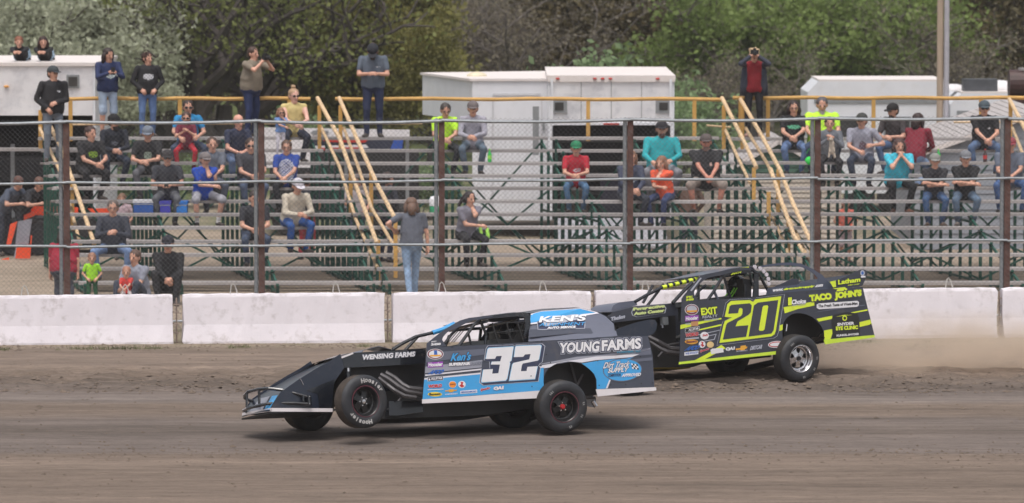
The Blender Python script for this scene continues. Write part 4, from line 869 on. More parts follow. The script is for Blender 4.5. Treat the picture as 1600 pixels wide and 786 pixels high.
def cooler(label, px, n, w_, h_, col, lid):
    p = seatloc(px, n, .3); p.z = bz(n) - .05; t = thing('cooler', p, label, 'cooler')
    MB().box((0, 0, h_ / 2), (w_, .3, h_)).build('cooler_body', mat('plastic_%d' % sum(col), s2l(col), .5), t); MB().box((0, 0, h_ + .025), (w_ + .03, .33, .05)).build('lid', mat('plastic_%d' % sum(lid), s2l(lid), .5), t)
    MB().tube([(-w_ / 2, -.17, h_ * .8), (-w_ / 2, -.22, h_ * .9), (w_ / 2, -.22, h_ * .9), (w_ / 2, -.17, h_ * .8)], .008, 6).build('handle', m_grey, t)
cooler('blue cooler with a white lid below the man with the phone', 224, 5, .36, .22, (34, 84, 160), (200, 200, 205))
cooler('purple blue cooler bag at the feet of the man with the phone', 258, 5, .19, .20, (60, 60, 170), (60, 60, 160))
cooler('bright blue cooler bag beside the purple blue one', 284, 5, .19, .20, (40, 120, 200), (36, 110, 190))
p = seatloc(683, 5, .3); t = thing('water_jug', p, 'green and white drink jug on the bleachers left of the third fence post', 'jug'); t.location.z = bz(5) - .05
MB().lathe([(0, 0), (.13, 0), (.14, .03), (.14, .20), (.12, .24)], n=20, ax=2).build('jug_body', mat('jug_green', s2l((60, 170, 120)), .5), t, smooth=True)
MB().lathe([(.145, .16), (.145, .28), (.12, .33), (0, .34)], n=20, ax=2).build('jug_top', mat('jug_white', (.75, .75, .78), .5), t, smooth=True)
p = seatloc(336, 6, .35); t = thing('backpack', p, 'black and lime green backpack beside the boy in royal blue', 'backpack'); t.location.z = bz(6) - .04
MB().ell((.05, 0, .16), (.15, .10, .19), nu=14, nv=10).build('pack_body', fabric((40, 42, 44)), t, smooth=True); MB().tube([(.19, -.03, .0), (.23, -.06, .15), (.16, -.05, .33)], .03, 8).build('lime_panel', fabric((160, 210, 60)), t, smooth=True)
p = seatloc(752, 3, .0); t = thing('jacket', p, 'black and lime green jacket draped beside the woman with the ponytail', 'jacket')
q = MB(); q.tube([(-.02, -.1, .24), (0, -.14, .10), (.0, -.16, -.05), (.02, -.15, -.2)], [.028, .034, .03, .024], 8); q.build('sleeve', fabric((160, 210, 90)), t, smooth=True); q = MB(); q.tube([(.1, 0, .22), (.12, -.04, .08), (.1, -.1, -.06)], [.03, .04, .03], 8); q.build('sleeve', fabric((150, 205, 80)), t, smooth=True)
p = seatloc(1265, 9, -.1); t = thing('bag', p, 'bright green bag hanging beside the dark haired woman with glasses', 'bag'); MB().ell((0, 0, .03), (.08, .05, .08), nu=12, nv=8).build('bag_body', fabric((60, 220, 90)), t, smooth=True); MB().tube([(-.05, 0, .17), (0, 0, .26), (.05, 0, .17)], .008, 6).build('handle', fabric((40, 170, 70)), t)
# dog in the boy's arms
t = thing('dog', seatloc(1300, 9, -.30, .16), 'small cream coloured dog held by the boy in camouflage', 'dog')
mb = MB(); 
for a, b, ra, rb in (((0, 0, .05), (.0, -.02, .22), .055, .05), ((0, -.02, .24), (-.02, -.06, .29), .042, .036), ((-.02, -.06, .29), (-.03, -.12, .28), .026, .018), ((-.03, -.0, .18), (-.05, -.06, .05), .018, .013), ((.03, 0, .18), (.05, -.06, .06), .018, .013), ((-.04, .0, .03), (-.06, -.06, -.05), .026, .014), ((.04, 0, .03), (.06, -.06, -.05), .026, .014), ((.02, .03, .0), (.06, .05, -.1), .012, .008), ((-.045, -.03, .31), (-.055, -.02, .27), .014, .008), ((.01, -.03, .31), (.02, -.02, .27), .014, .008)): rcone(mb, a, b, ra, rb)
me0 = mb.mesh('tmp', [], recalc=False); ob = bpy.data.objects.new('tmp', me0); C.objects.link(ob); md = ob.modifiers.new('r', 'REMESH'); md.mode = 'VOXEL'; md.voxel_size = .009; md.use_smooth_shade = True
m2 = bpy.data.meshes.new_from_object(ob.evaluated_get(bpy.context.evaluated_depsgraph_get())); bpy.data.objects.remove(ob); m2.materials.clear(); m2.materials.append(mat('dog_fur', (.5, .42, .34), .9, var=.2, scale=30)); link('body', m2, t)
MB().ell((-.033, -.14, .283), (.008, .006, .007), nu=6, nv=4).build('nose', m_black, t)
# ---------------------------------------------------------------- trees
def leaf_mat(name, dark, light, br=None):
    m = bpy.data.materials.new(name); m.use_nodes = True; t = m.node_tree; b = t.nodes['Principled BSDF']; N = t.nodes.new; L = t.links.new
    g = N('ShaderNodeNewGeometry'); n = N('ShaderNodeTexNoise'); n.inputs['Scale'].default_value = 0.9; n.inputs['Detail'].default_value = 7; n.inputs['Roughness'].default_value = .75
    L(g.outputs['Position'], n.inputs['Vector'])
    r = N('ShaderNodeValToRGB'); r.color_ramp.elements[0].position = .32; r.color_ramp.elements[1].position = .68
    r.color_ramp.elements[0].color = dark + (1,); r.color_ramp.elements[1].color = light + (1,); L(n.outputs[0], r.inputs[0])
    if br:
        q = r.color_ramp.elements.new(.5); q.color = br + (1,)
    mx = N('ShaderNodeMixRGB'); mx.blend_type = 'MULTIPLY'; mx.inputs[0].default_value = .7; L(r.outputs[0], mx.inputs[1])
    r2 = N('ShaderNodeMapRange'); r2.inputs[3].default_value = .95; r2.inputs[4].default_value = 1.9; L(g.outputs['Random Per Island'], r2.inputs[0]); L(r2.outputs[0], mx.inputs[2])
    L(mx.outputs[0], b.inputs['Base Color']); b.inputs['Roughness'].default_value = .6; b.inputs['Specular IOR Level'].default_value = .25
    tr = N('ShaderNodeBsdfTranslucent'); L(mx.outputs[0], tr.inputs[0]); ms = N('ShaderNodeMixShader'); ms.inputs[0].default_value = .45; L(b.outputs[0], ms.inputs[1]); L(tr.outputs[0], ms.inputs[2]); L(ms.outputs[0], t.nodes['Material Output'].inputs[0])
    return m
def leaves(name, cen, size, m, rs, flat=0.0, asp=1.8):
    n = len(cen); cen = np.asarray(cen); a = rs.normal(size=(n, 3)); a[:, 2] *= (1 - flat); a /= np.linalg.norm(a, axis=1)[:, None]
    b = np.cross(a, rs.normal(size=(n, 3))); b /= np.linalg.norm(b, axis=1)[:, None] + 1e-9
    s = size * rs.uniform(.55, 1.35, n)[:, None]; u = a * s * asp / 2; v = b * s / 2
    vs = np.stack([cen - u, cen - v * 1.0 + u * .1, cen + u, cen + v * 1.0 + u * .1], 1).reshape(-1, 3)
    me = bpy.data.meshes.new(name); me.vertices.add(4 * n); me.vertices.foreach_set('co', vs.ravel()); me.loops.add(4 * n); me.loops.foreach_set('vertex_index', np.arange(4 * n, dtype=np.int32))
    me.polygons.add(n); me.polygons.foreach_set('loop_start', np.arange(0, 4 * n, 4, dtype=np.int32)); me.update(calc_edges=True); me.materials.append(m); return me
def grow(mb, tips, p, d, L, r, depth, rs, droop=0.0, spread=.75, kids=3):
    pts = [p]; dd = d.copy()
    for i in range(4):
        dd = (dd + Vector((rs.normal() * .13, rs.normal() * .13, rs.normal() * .10 - droop))).normalized(); pts.append(pts[-1] + dd * (L / 4))
    mb.tube(pts, [r, r * .88, r * .78, r * .68, r * .58], 6 if r > .04 else 4, caps=False)
    if depth <= 2: tips += [pts[2], pts[3], pts[4]]
    if depth == 0: return
    for k in range(kids):
        i = [4, 3, 2, 4][k % 4]; a = rs.uniform(0, 2 * math.pi); sidev = Vector((math.cos(a), math.sin(a), rs.uniform(-.2, .5)))
        nd = (dd * (1 - spread * .5) + sidev * spread).normalized(); grow(mb, tips, pts[i], nd, L * rs.uniform(.62, .85), r * .58, depth - 1, rs, droop, spread, kids)
bark_d = mat('dark_bark', (.065, .054, .050), .9, var=.3, scale=6, bump=.02); bark_g = mat('grey_bark', (.15, .13, .12), .9, var=.3, scale=6, bump=.02)
LM = {'olive': leaf_mat('silver_leaf', (.21, .22, .16), (.46, .48, .36)), 'elm': leaf_mat('spring_leaf', (.11, .13, .045), (.23, .25, .08)), 'juniper': leaf_mat('olive_needles', (.10, .10, .032), (.27, .25, .08)),
      'brush': leaf_mat('twig_buds', (.15, .13, .10), (.24, .21, .15)), 'cedar': leaf_mat('brown_needles', (.06, .055, .03), (.16, .125, .06)), 'green': leaf_mat('bright_leaf', (.105, .14, .045), (.215, .285, .085)), 'bush': leaf_mat('pale_bush_leaf', (.10, .14, .07), (.26, .35, .18))}
def tree_kind(kind, seed):
    rs = np.random.RandomState(seed); mb = MB(); tips = []
    if kind in ('juniper', 'cedar'):
        H = 7.5; mb.tube([(0, 0, 0), (.1, 0, H * .4), (0, .1, H * .9)], [.2, .13, .03], 7); cen = []
        for i in range(150):
            z = rs.uniform(.15, 1) ** .9 * H; rr = 2.3 * (1 - (z / H) ** 1.6) * rs.uniform(.65, 1.12) + .25; a = rs.uniform(0, 6.283); c = np.array([rr * math.cos(a), rr * math.sin(a), z])
            mb.tube([(0, 0, max(.1, z - .7)), tuple(c * np.array([.6, .6, 1]) - [0, 0, .2]), tuple(c)], [.03, .02, .008], 4, caps=False)
            sp = rs.normal(size=(85, 3)) * np.array([.36, .36, .30]) ; cen.append(c + sp + np.array([math.cos(a), math.sin(a), .5]) * rs.uniform(-.1, .2, (85, 1)))
        return mb.mesh('trunk', bark_d, recalc=False), leaves('crown', np.concatenate(cen), .115, LM[kind], rs)
    if kind == 'brush':
        for i in range(9): a = rs.uniform(0, 6.28); grow(mb, tips, Vector((.6 * math.cos(a), .6 * math.sin(a), 0)), Vector((.5 * math.cos(a), .5 * math.sin(a), 1)).normalized(), rs.uniform(1.3, 2.2), .05, 4, rs, 0, .8, 3)
        T = np.array([tuple(t) for t in tips]); cen = T[rs.randint(0, len(T), 5200)] + rs.normal(size=(5200, 3)) * .16
        return mb.mesh('trunk', bark_g, recalc=False), leaves('crown', cen, .055, LM[kind], rs)
    if kind == 'bush':
        for i in range(6): a = rs.uniform(0, 6.28); grow(mb, tips, Vector((.3 * math.cos(a), .3 * math.sin(a), 0)), Vector((.45 * math.cos(a), .45 * math.sin(a), 1)).normalized(), 1.15, .04, 3, rs, 0, .8, 3)
        T = np.array([tuple(t) for t in tips]); cen = T[rs.randint(0, len(T), 9000)] + rs.normal(size=(9000, 3)) * .17
        return mb.mesh('trunk', bark_g, recalc=False), leaves('crown', cen, .085, LM[kind], rs)
    P_ = {'olive': (1.0, 2.3, .16, 3, .85, 19000, .22, .075, bark_d), 'elm': (1.5, 2.7, .30, 4, .75, 5600, .34, .085, bark_d), 'green': (1.0, 2.4, .17, 4, .8, 13000, .26, .12, bark_g)}[kind]
    nst = {'olive': 4, 'elm': 3, 'green': 4}[kind]
    for i in range(nst):
        a = rs.uniform(0, 6.28); ba = Vector((.22 * math.cos(a), .22 * math.sin(a), 0)); grow(mb, tips, ba, Vector((.4 * math.cos(a), .4 * math.sin(a), 1)).normalized(), P_[1], P_[2], P_[3], rs, .0, P_[4], 3)
    if kind in ('elm', 'green'): mb.tube([(0, 0, -.2), (0.05, 0, .7), (.1, 0.05, 1.6)], [.34, .27, .2], 9)
    T = np.array([tuple(t) for t in tips]); cen = T[rs.randint(0, len(T), P_[5])] + rs.normal(size=(P_[5], 3)) * P_[6]; cen = cen[cen[:, 2] > .25]
    return mb.mesh('trunk', P_[8], recalc=False), leaves('crown', cen, P_[7], LM[kind], rs, asp=2.4 if kind == 'olive' else 1.6)
TK = {}
for kd in ('olive', 'elm', 'juniper', 'brush', 'cedar', 'green', 'bush'):
    TK[kd] = [tree_kind(kd, 100 + 7 * i + len(kd)) for i in range(2)]
NM = {'olive': 'silver_leaf_tree', 'elm': 'leafing_tree', 'juniper': 'juniper_tree', 'brush': 'bare_thicket', 'cedar': 'cedar_tree', 'green': 'leafy_tree', 'bush': 'bush'}
tl = [
 ('olive', 15, 127, 1.0, 'silver leaved tree right behind the two people on the trailer roof'), ('olive', -70, 126, 1.1, 'silver leaved tree cut off by the left edge'), ('olive', 118, 126, .98, 'silver leaved tree rising behind the woman in the navy hoodie'), ('olive', 70, 146, 1.05, 'silver leaved tree farther back between the two front ones'),
 ('olive', 178, 124, .62, 'small silver leaved tree at the edge of the silver group'),
 ('elm', 250, 133, 1.15, 'dark limbed tree with thin green leaves left of the camera man'), ('elm', 345, 128, 1.05, 'large dark trunked tree with arching limbs behind the heavy man filming'), ('elm', 440, 130, 1.0, 'dark limbed thinly leaved tree left of the olive junipers'), ('brush', 290, 145, 1.3, 'bare grey thicket low behind the woman in the black hoodie'),
 ('brush', 405, 147, 1.4, 'bare grey thicket behind the filming man, right side'), ('brush', 190, 136, .9, 'bare grey thicket between the silver trees and the dark limbed tree'),
 ('juniper', 553, 129, .74, 'olive green juniper left of the tall man in grey'), ('juniper', 622, 132, .88, 'olive green juniper directly behind the tall man in grey'), ('juniper', 672, 128, .5, 'shorter olive green juniper beside the white trailer nose'), ('juniper', 586, 141, .95, 'tall olive green juniper farther back between the two front ones'),
 ('brush', 725, 143, 1.35, 'tall bare thicket above the white trailer roof'), ('brush', 790, 139, 1.3, 'tall bare thicket between the junipers and the brown cedars'), ('brush', 850, 150, 1.5, 'bare thicket standing behind the pale bushes'), ('elm', 770, 158, 1.1, 'thinly leaved tree behind the bare thickets'),
 ('cedar', 905, 143, 1.05, 'dark brown cedar behind the pale bush above the silver trailer'), ('cedar', 965, 148, 1.15, 'dark brown cedar standing behind the silver trailer'), ('cedar', 1030, 141, 1.0, 'dark brown cedar at the right end of the silver trailer'), ('cedar', 1078, 150, 1.1, 'dark brown cedar just left of the bright green trees'),
 ('bush', 912, 112, 1.28, 'pale green bush showing over the silver trailer roof, left one'), ('bush', 990, 111, 1.08, 'pale green bush showing over the right end of the silver trailer'), ('bush', 1040, 118, 1.0, 'low pale green bush at the right corner of the silver trailer'),
 ('green', 1120, 142, 1.0, 'bright green leafy tree left of the blonde woman with the camera'), ('green', 1195, 137, .95, 'bright green leafy tree right behind the blonde woman with the camera'), ('green', 1275, 145, 1.05, 'bright green leafy tree above the left end of the camper'), ('green', 1350, 138, 1.0, 'bright green leafy tree above the middle of the camper'), ('green', 1425, 146, 1.0, 'bright green leafy tree just left of the light pole'), ('green', 1235, 155, 1.2, 'bright green leafy tree farther back in the green group'),
 ('brush', 1160, 131, .8, 'low bare thicket under the green trees'), ('brush', 1385, 150, 1.4, 'tall bare thicket between the green trees'), ('elm', 1500, 146, 1.1, 'dark limbed tree right of the light pole'), ('cedar', 1590, 140, 1.0, 'brownish cedar at the right edge above the dark tank'), ('cedar', 1535, 152, 1.1, 'brownish cedar right of the light pole'), ('green', 1640, 150, 1.0, 'leafy tree beyond the right edge'), ('brush', 1475, 136, 1.0, 'bare thicket at the foot of the light pole'),
 ('bush', 205, 101, .52, 'low pale green bush seen through the fence under the left bleachers'), ('bush', 660, 104, .5, 'low pale green bush beside the white trailer seen through the boards'), ('bush', 470, 118, .7, 'pale green bush behind the hauler'), ('bush', 1150, 112, .6, 'low green bush below the handrail of the woman in red'), ('bush', 340, 108, .55, 'low green bush under the filming man'),
]
for i, (kd, px, D, s, lab) in enumerate(tl):
    tr, cr = TK[kd][i % 2]
    t = thing(NM[kd], (G(px, 300).x * 0 + (px - 800) / S(D), D, float(ground_h(np.array([[0.0]]), np.array([[float(D)]]))[0, 0]) - .05), lab, 'bush' if kd == 'bush' else 'tree', 'trees and bushes behind the pits', rnd.uniform(0, 6.28))
    t.scale = (s, s, s); link('trunk', tr, t); link('crown', cr, t)
# far wood as one mass
rs = np.random.RandomState(5); n = 60000
x = rs.uniform(-34, 34, n); f = rs.uniform(0, 1, n); hmax = 8.5 + 2.5 * fbm(x * .25, x * 0, 400, 3)
y = 163 + rs.uniform(0, 12, n) + 2 * fbm(x * .4, x * 0 + 7, 410, 2); z = f * hmax + ground_h(x[None], y[None])[0]
k = fbm(x * .6, z * .8, 420, 3) > -.28
wood = link('distant_wood', leaves('distant_wood', np.stack([x, y, z], 1)[k], .26, leaf_mat('far_leaf', (.06, .07, .035), (.13, .14, .065)), rs)); tag(wood, 'distant brown green wood behind the nearer trees', 'wood', kind='stuff')
# grass tufts along the foot of the barrier and behind the pits
n = 9000; x = rs.uniform(-9, 9, n); y = np.where(rs.rand(n) < .6, 72.25 + x * .103 + rs.normal(size=n) * .07, 74.0 + rs.uniform(-.6, 1.2, n)); k = fbm(x * 1.6, y * .5, 430, 3) > .02; x, y = x[k], y[k]; m_ = len(x)
v = np.empty((m_, 3, 3)); h = rs.uniform(.02, .085, m_); a = rs.uniform(0, 6.28, m_); g0 = ground_h(x[None], y[None])[0]
v[:, 0] = np.stack([x - .004 * np.cos(a), y - .004 * np.sin(a), g0], 1); v[:, 1] = np.stack([x + .004 * np.cos(a), y + .004 * np.sin(a), g0], 1); v[:, 2] = np.stack([x + rs.normal(size=m_) * .03, y + rs.normal(size=m_) * .03, g0 + h], 1)
me = bpy.data.meshes.new('weeds'); me.from_pydata(v.reshape(-1, 3).tolist(), [], np.arange(3 * m_).reshape(-1, 3).tolist()); me.materials.append(mat('weed_green', (.14, .15, .07), .8, var=.4, scale=4))
tag(link('weeds', me), 'thin dry weeds along the foot of the barrier', 'weeds', kind='stuff')
# ---------------------------------------------------------------- race cars
def crop(x0, y0, s): return lambda *p: [(x0 + a / s, y0 + b / s) for a, b in p]
cA = crop(370, 470, 3.5714); cB = crop(650, 470, 3.5718); cC = crop(940, 400, 3.7433); cD = crop(1180, 400, 3.745); cE = crop(655, 470, 8.733); cF = crop(1050, 405, 9.825)
cG = crop(1180, 410, 8.421); cK = crop(740, 530, 9.825); cT = crop(1110, 450, 7.862); cL = crop(655, 540, 7.858); cM = crop(820, 470, 4.624); cN = crop(375, 540, 6.547); cO = crop(940, 460, 5.612); cQ = crop(1055, 465, 7.144); cP = lambda *p: list(p)
def paint(name, c, rough=.35, coat=.35, metal=0.0): return mat(name, s2l(c), rough, metal, var=.05, scale=3, coat=coat, dirt=((.17, .135, .11), .32, 6.0, .54))
m_char = paint('charcoal_wrap', (66, 70, 84)); m_char2 = paint('charcoal_wrap_light', (98, 102, 118)); m_char3 = paint('silver_wrap', (150, 152, 165)); m_blue = paint('sky_blue_wrap', (62, 160, 222)); m_wht = paint('white_wrap', (222, 220, 228)); m_skirt = mat('white_skirt', (.72, .68, .70), .5, var=.05, dirt=((.3, .24, .2), .3, 4, .55))
m_gloss = paint('black_gloss', (24, 28, 36), .22, .7); m_slate = paint('slate_black_panel', (30, 38, 54), .3, .4); m_dkline = paint('dark_outline', (48, 54, 82)); m_neon = paint('neon_yellow', (222, 240, 58)); m_char20 = paint('dark_grey_wrap', (58, 61, 72)); m_sky20 = mat('neon_skirt', s2l((205, 232, 70)), .5, var=.06)
m_pipe = mat('header_pipe', (.09, .085, .09), .45, .5, var=.2); m_chrome = mat('polished_rim', (.75, .74, .76), .18, .95, var=.05); m_rubber = mat('dusty_tyre_rubber', (.026, .028, .034), .6, var=.25, scale=8, dirt=((.09, .075, .065), .3, 6, .5)); m_treadr = mat('dark_tread', (.028, .024, .022), .85, var=.3, scale=12, bump=.006, bscale=60); m_tread = mat('clay_caked_tread', (.060, .046, .038), .9, var=.3, scale=12, bump=.006, bscale=60)
m_rimblk = mat('black_rim', (.015, .015, .017), .35, var=.2, coat=.2); m_redd = mat('red_paint', s2l((190, 50, 55)), .4); m_purp = mat('purple_print', s2l((150, 70, 175)), .5); m_lblue = mat('mid_blue_print', s2l((50, 100, 180)), .5); m_gold = mat('gold_print', s2l((225, 165, 60)), .5); m_oran = mat('orange_print', s2l((235, 140, 40)), .5); m_print_w = mat('white_print', (.78, .77, .80), .5, var=.03); m_print_k = mat('black_print', (.02, .02, .022), .5); m_print_y = mat('yellow_print', s2l((235, 205, 60)), .5); m_teal = mat('teal_print', s2l((50, 140, 175)), .5); m_maroon = mat('maroon_print', s2l((120, 56, 72)), .5); m_pgrey = mat('pale_grey_print', s2l((175, 178, 190)), .5)
TXC = {}
def text_mesh(s, bold=0.0, shear=0.0):
    cu = bpy.data.curves.new('t', 'FONT'); cu.body = s; cu.size = 1; cu.offset = bold * 1.35 + (.006 if bold > 0 else 0); cu.shear = shear; cu.resolution_u = 3; cu.fill_mode = 'BOTH'
    ob = bpy.data.objects.new('t', cu); C.objects.link(ob); dg = bpy.context.evaluated_depsgraph_get(); me = bpy.data.meshes.new_from_object(ob.evaluated_get(dg))
    v = np.array([tuple(x.co)[:2] for x in me.vertices]) if len(me.vertices) else np.zeros((1, 2)); f = [list(p.vertices) for p in me.polygons]
    bpy.data.objects.remove(ob); bpy.data.curves.remove(cu); bpy.data.meshes.remove(me); return v, f
class Car:
    def __init__(s, label, contact, yaw, roll, wtyre=-.84, cu=1.2, pitch=0.0):
        U = Vector((math.cos(yaw), math.sin(yaw), 0)); W = Vector((-math.sin(yaw), math.cos(yaw), 0)); V = Vector((0, 0, 1)); s.yaw = yaw
        O = G(*contact) - W * wtyre - U * cu
        R_ = Matrix.Rotation(yaw, 3, 'Z') @ Matrix.Rotation(-pitch, 3, 'Y') @ Matrix.Rotation(-roll, 3, 'X')
        s.root = thing('race_car', O, label, 'race car', 'dirt modified race cars'); s.root.rotation_euler = R_.to_euler(); s.R = R_; s.M = Matrix.Translation(O) @ R_.to_4x4(); s.I = s.M.inverted(); s.O = O
        s.c = s.I @ CAM
    def at1(s, p, w):
        d = s.I.to_3x3() @ ray(*p); return s.c + d * ((w - s.c.y) / d.y)
    def at(s, pts, w):
        ws = w if isinstance(w, (list, tuple)) else [w] * len(pts); return [s.at1(p, q) for p, q in zip(pts, ws)]
    def loc(s, wp): return s.I @ Vector(wp)
    def panel(s, name, pts, w, m, th=.008, par=None, vec=None):
        q = MB(); q.prism(s.at(pts, w), vec or (0, th, 0)); o = q.build(name, m, par or s.root); return o
    def decal(s, name, pts, w, lay, m, par=None):
        P_ = [p + Vector((0, -.004 - .0016 * lay, 0)) for p in s.at(pts, w)]; q = MB(); q.add(P_, [tuple(range(len(P_)))]); return q.build(name, m, par or s.root, recalc=False)
    def text(s, txt, BL, BR, TL, w, lay, m, par=None, bold=.02, outline=None, ol=.05, name='lettering', shear=0.0, outline2=None):
        v, f = text_mesh(txt, bold, shear); lo, hi = v.min(0), v.max(0); a, b, c = s.at([BL, BR, TL], w); objs = []
        def mk(v, f, lay, m, nm):
            u = (v - lo) / (hi - lo); pts = [a + (b - a) * float(q[0]) + (c - a) * float(q[1]) + Vector((0, -.004 - .0016 * lay, 0)) for q in u]
            q = MB(); q.add(pts, f); return q.build(nm, m, par or s.root, recalc=False)
        if outline2: v3, f3 = text_mesh(txt, bold + ol * 1.6, shear); mk(v3, f3, lay - .9, outline2, 'lettering_outline')
        if outline: v2, f2 = text_mesh(txt, bold + ol, shear); mk(v2, f2, lay - .5, outline, 'lettering_outline')
        return mk(v, f, lay, m, name)
    def tube(s, name, pts, w, r, m, par=None, n=8):
        q = MB(); q.tube(s.at(pts, w), r, n); return q.build(name, m, par or s.root, smooth=False)
    def ltube(s, name, pts, r, m, par=None, n=8): return MB().tube(pts, r, n).build(name, m, par or s.root)
    def wheel(s, cen, rad=.335, wd=.28, rim=None, steer=0.0, camber=0.0, letters=None, hub=None, ring=None, spin=0.0, patch=False):
        Rl = s.R.inverted() @ Matrix.Rotation(s.yaw + steer, 3, 'Z') @ Matrix.Rotation(camber, 3, 'X') @ Matrix.Rotation(spin, 3, 'Y')
        h = wd / 2; rr = .192
        q = MB(); q.lathe([(rr - .004, -h + .012), (rr + .006, -h - .004), (rr, -h - .002), (rr - .012, -h + .012), (rr - .02, -h + .05), (rr - .03, -h + .09), (rr - .03, h - .02), (rr + .005, h)], n=44)
        dz = -h + .085
        def arcpt(r, a, y): return Vector((r * math.cos(a), y, r * math.sin(a)))
        for k in range(5):
            a0 = 2 * math.pi * k / 5; hf = [(.066, .60), (.080, .50), (.098, .38), (.115, .33), (.132, .37), (.147, .48), (.158, .60)]; sp_ = [arcpt(r_, a0 - h_, dz - .012 + .12 * (r_ - .066)) for r_, h_ in hf] + [arcpt(r_, a0 + h_, dz - .012 + .12 * (r_ - .066)) for r_, h_ in hf[::-1]]
            q.prism(sp_, (0, .014, 0))
        q.lathe([(0.0, dz - .02), (.05, dz - .02), (.072, dz - .012), (.072, dz + .01)], n=30); q.lathe([(.148, dz + .006), (.168, dz - .004), (.172, dz + .02), (.148, dz + .02)], n=40)
        wme = q.mesh('wheel', [rim or m_rimblk]); autosmooth(wme, 35); wo = link('wheel', wme, s.root); wo.matrix_local = Matrix.Translation(cen) @ Rl.to_4x4()
        q = MB(); k_ = rad / .335
        prof = [(rr - .006, -h + .02), (rr + .004, -h + .002), (.235 * k_, -h - .012), (.285 * k_, -h - .012), (.315 * k_, -h + .004), (.330 * k_, -h + .026)]
        n0 = len(prof); tread = []
        for j in range(6):
            y0 = -h + .034 + (wd - .068) * j / 6; y1 = -h + .034 + (wd - .068) * (j + 1) / 6; tread += [(rad, y0 + .003), (rad, y1 - .006), (rad - .008, y1 - .004), (rad - .008, y1 + .001)]
        q.lathe(prof + [(rad, -h + .034)], n=56, mi=0); q.lathe([(rad, -h + .034)] + tread + [(.330 * k_, h - .02)], n=56, mi=1); q.lathe([(.330 * k_, h - .02), (.29 * k_, h + .01), (.22, h), (rr, h - .01)], n=56, mi=0)
        tm = q.mesh('tyre', [m_rubber, m_treadr if patch else m_tread]); autosmooth(tm, 45); tyre = link('tyre', tm, wo)
        MB().lathe([(0, .02), (.165, .02)], n=30).build('black_backdrop_disc', m_print_k, wo)  # black disc added as a backdrop behind the wheel openings
        q = MB(); q.lathe([(0, dz - .05), (.026, dz - .048), (.034, dz - .035), (.036, dz - .015)], n=20); q.build('hub', hub or m_rimblk, wo)
        q = MB()
        for k in range(5): a = 2 * math.pi * (k + .5) / 5; q.lathe([(0, dz - .035), (.010, dz - .035), (.010, dz - .01)], arcpt(.052, a, 0), 6)
        q.build('lug_nuts', m_chrome, wo)
        if ring: MB().lathe([(.193, -h - .0055), (.199, -h - .0045), (.199, -h - .001)], n=44).build('rim_ring', ring, wo)
        if letters:
            q = MB()
            for (txt, a0, da, rl, hgt, flip) in letters:
                for i, ch in enumerate(txt):
                    v, f = text_mesh(ch, .03); lo, hi = v.min(0), v.max(0); a = a0 + da * i
                    cc = (v - (lo + hi) / 2) * hgt
                    pts = []
                    for x, z in cc:
                        # letters read outward-up seen from -y (x to the right)
                        rad_ = Vector((math.cos(a), 0, math.sin(a))); tan_ = Vector((math.sin(a), 0, -math.cos(a)))
                        pts.append(rad_ * (rl + z) + tan_ * x + Vector((0, -h - .0145, 0)))
                    q.add(pts, f)
            q.build('tyre_lettering', mat('chalky_white', (.5, .49, .48), .8, var=.3, scale=20), wo, recalc=False)
        if patch:
            q = MB()
            for a0 in (math.radians(x) for x in (150, 145, 140, 345, 340, 20, 15, 300, 295)):
                P_ = [arcpt(.25, a0, -h - .0145), arcpt(.285, a0 + .02, -h - .0145), arcpt(.28, a0 + .07, -h - .0145), arcpt(.255, a0 + .06, -h - .0145)]; q.add(P_, [(0, 1, 2, 3)])
            tag(q.build('scuffed_lettering', mat('scuffed_white', (.28, .28, .28), .8, var=.4, scale=30), wo, recalc=False), kind='stuff')
        return wo
def ellp(cx, cy, rx, ry, n=20, rot=0.0):
    return [(cx + rx * math.cos(a) * math.cos(rot) - ry * math.sin(a) * math.sin(rot), cy + rx * math.cos(a) * math.sin(rot) + ry * math.sin(a) * math.cos(rot)) for a in [2 * math.pi * k / n for k in range(n)]]
def grow_poly(pts, k):
    cx = sum(p[0] for p in pts) / len(pts); cy = sum(p[1] for p in pts) / len(pts); return [(cx + (x - cx) * k, cy + (y - cy) * k) for x, y in pts]
def loft(name, rows, m, par, smooth=True):
    q = MB(); n = len(rows[0]); vs = [p for r in rows for p in r]
    q.add(vs, [(i * n + j, i * n + j + 1, (i + 1) * n + j + 1, (i + 1) * n + j) for i in range(len(rows) - 1) for j in range(n - 1)])
    me = q.mesh(name, m, recalc=False); autosmooth(me, 50); o = link(name, me, par); md = o.modifiers.new('s', 'SOLIDIFY'); md.thickness = .006; return o
def V3w(p, w, dv=0.0, du=0.0): return Vector((p.x + du, w, p.z + dv))

# ============ car 32 (blue, white and charcoal)
c = Car('black and sky blue race car numbered 32 lifting its front wheel', (870, 678), R(24), R(10)); root = c.root
YS = -.95
side_pts = cB((60, 262), (300, 250), (620, 232), (900, 214), (1120, 202), (1295, 198), (1306, 240), (1320, 300), (1331, 486), (1006, 497), (1005, 440), (992, 408), (970, 385), (945, 365), (918, 350), (885, 341), (850, 338), (815, 341), (785, 349), (760, 361), (740, 376), (724, 400), (714, 425), (711, 455), (716, 500), (35, 552))
sp_ = c.panel('side_panel', side_pts, YS, m_char, .006)
c.panel('skirt', cB((35, 550), (300, 532), (714, 499), (722, 522), (737, 541), (500, 552), (35, 573)), YS - .004, m_skirt, .012)
c.panel('skirt', cB((1004, 494), (1331, 482), (1341, 484), (1341, 500), (1014, 534)), YS - .004, m_skirt, .012)
def d32(pts, lay, m, name='stripe', w=YS): return c.decal(name, pts, w, lay, m, sp_)
d32(cB((55, 330), (60, 290), (380, 268), (380, 300), (55, 345)), 0, m_char2); d32(cB((50, 395), (52, 368), (370, 330), (366, 372), (50, 404)), 0, m_char3)
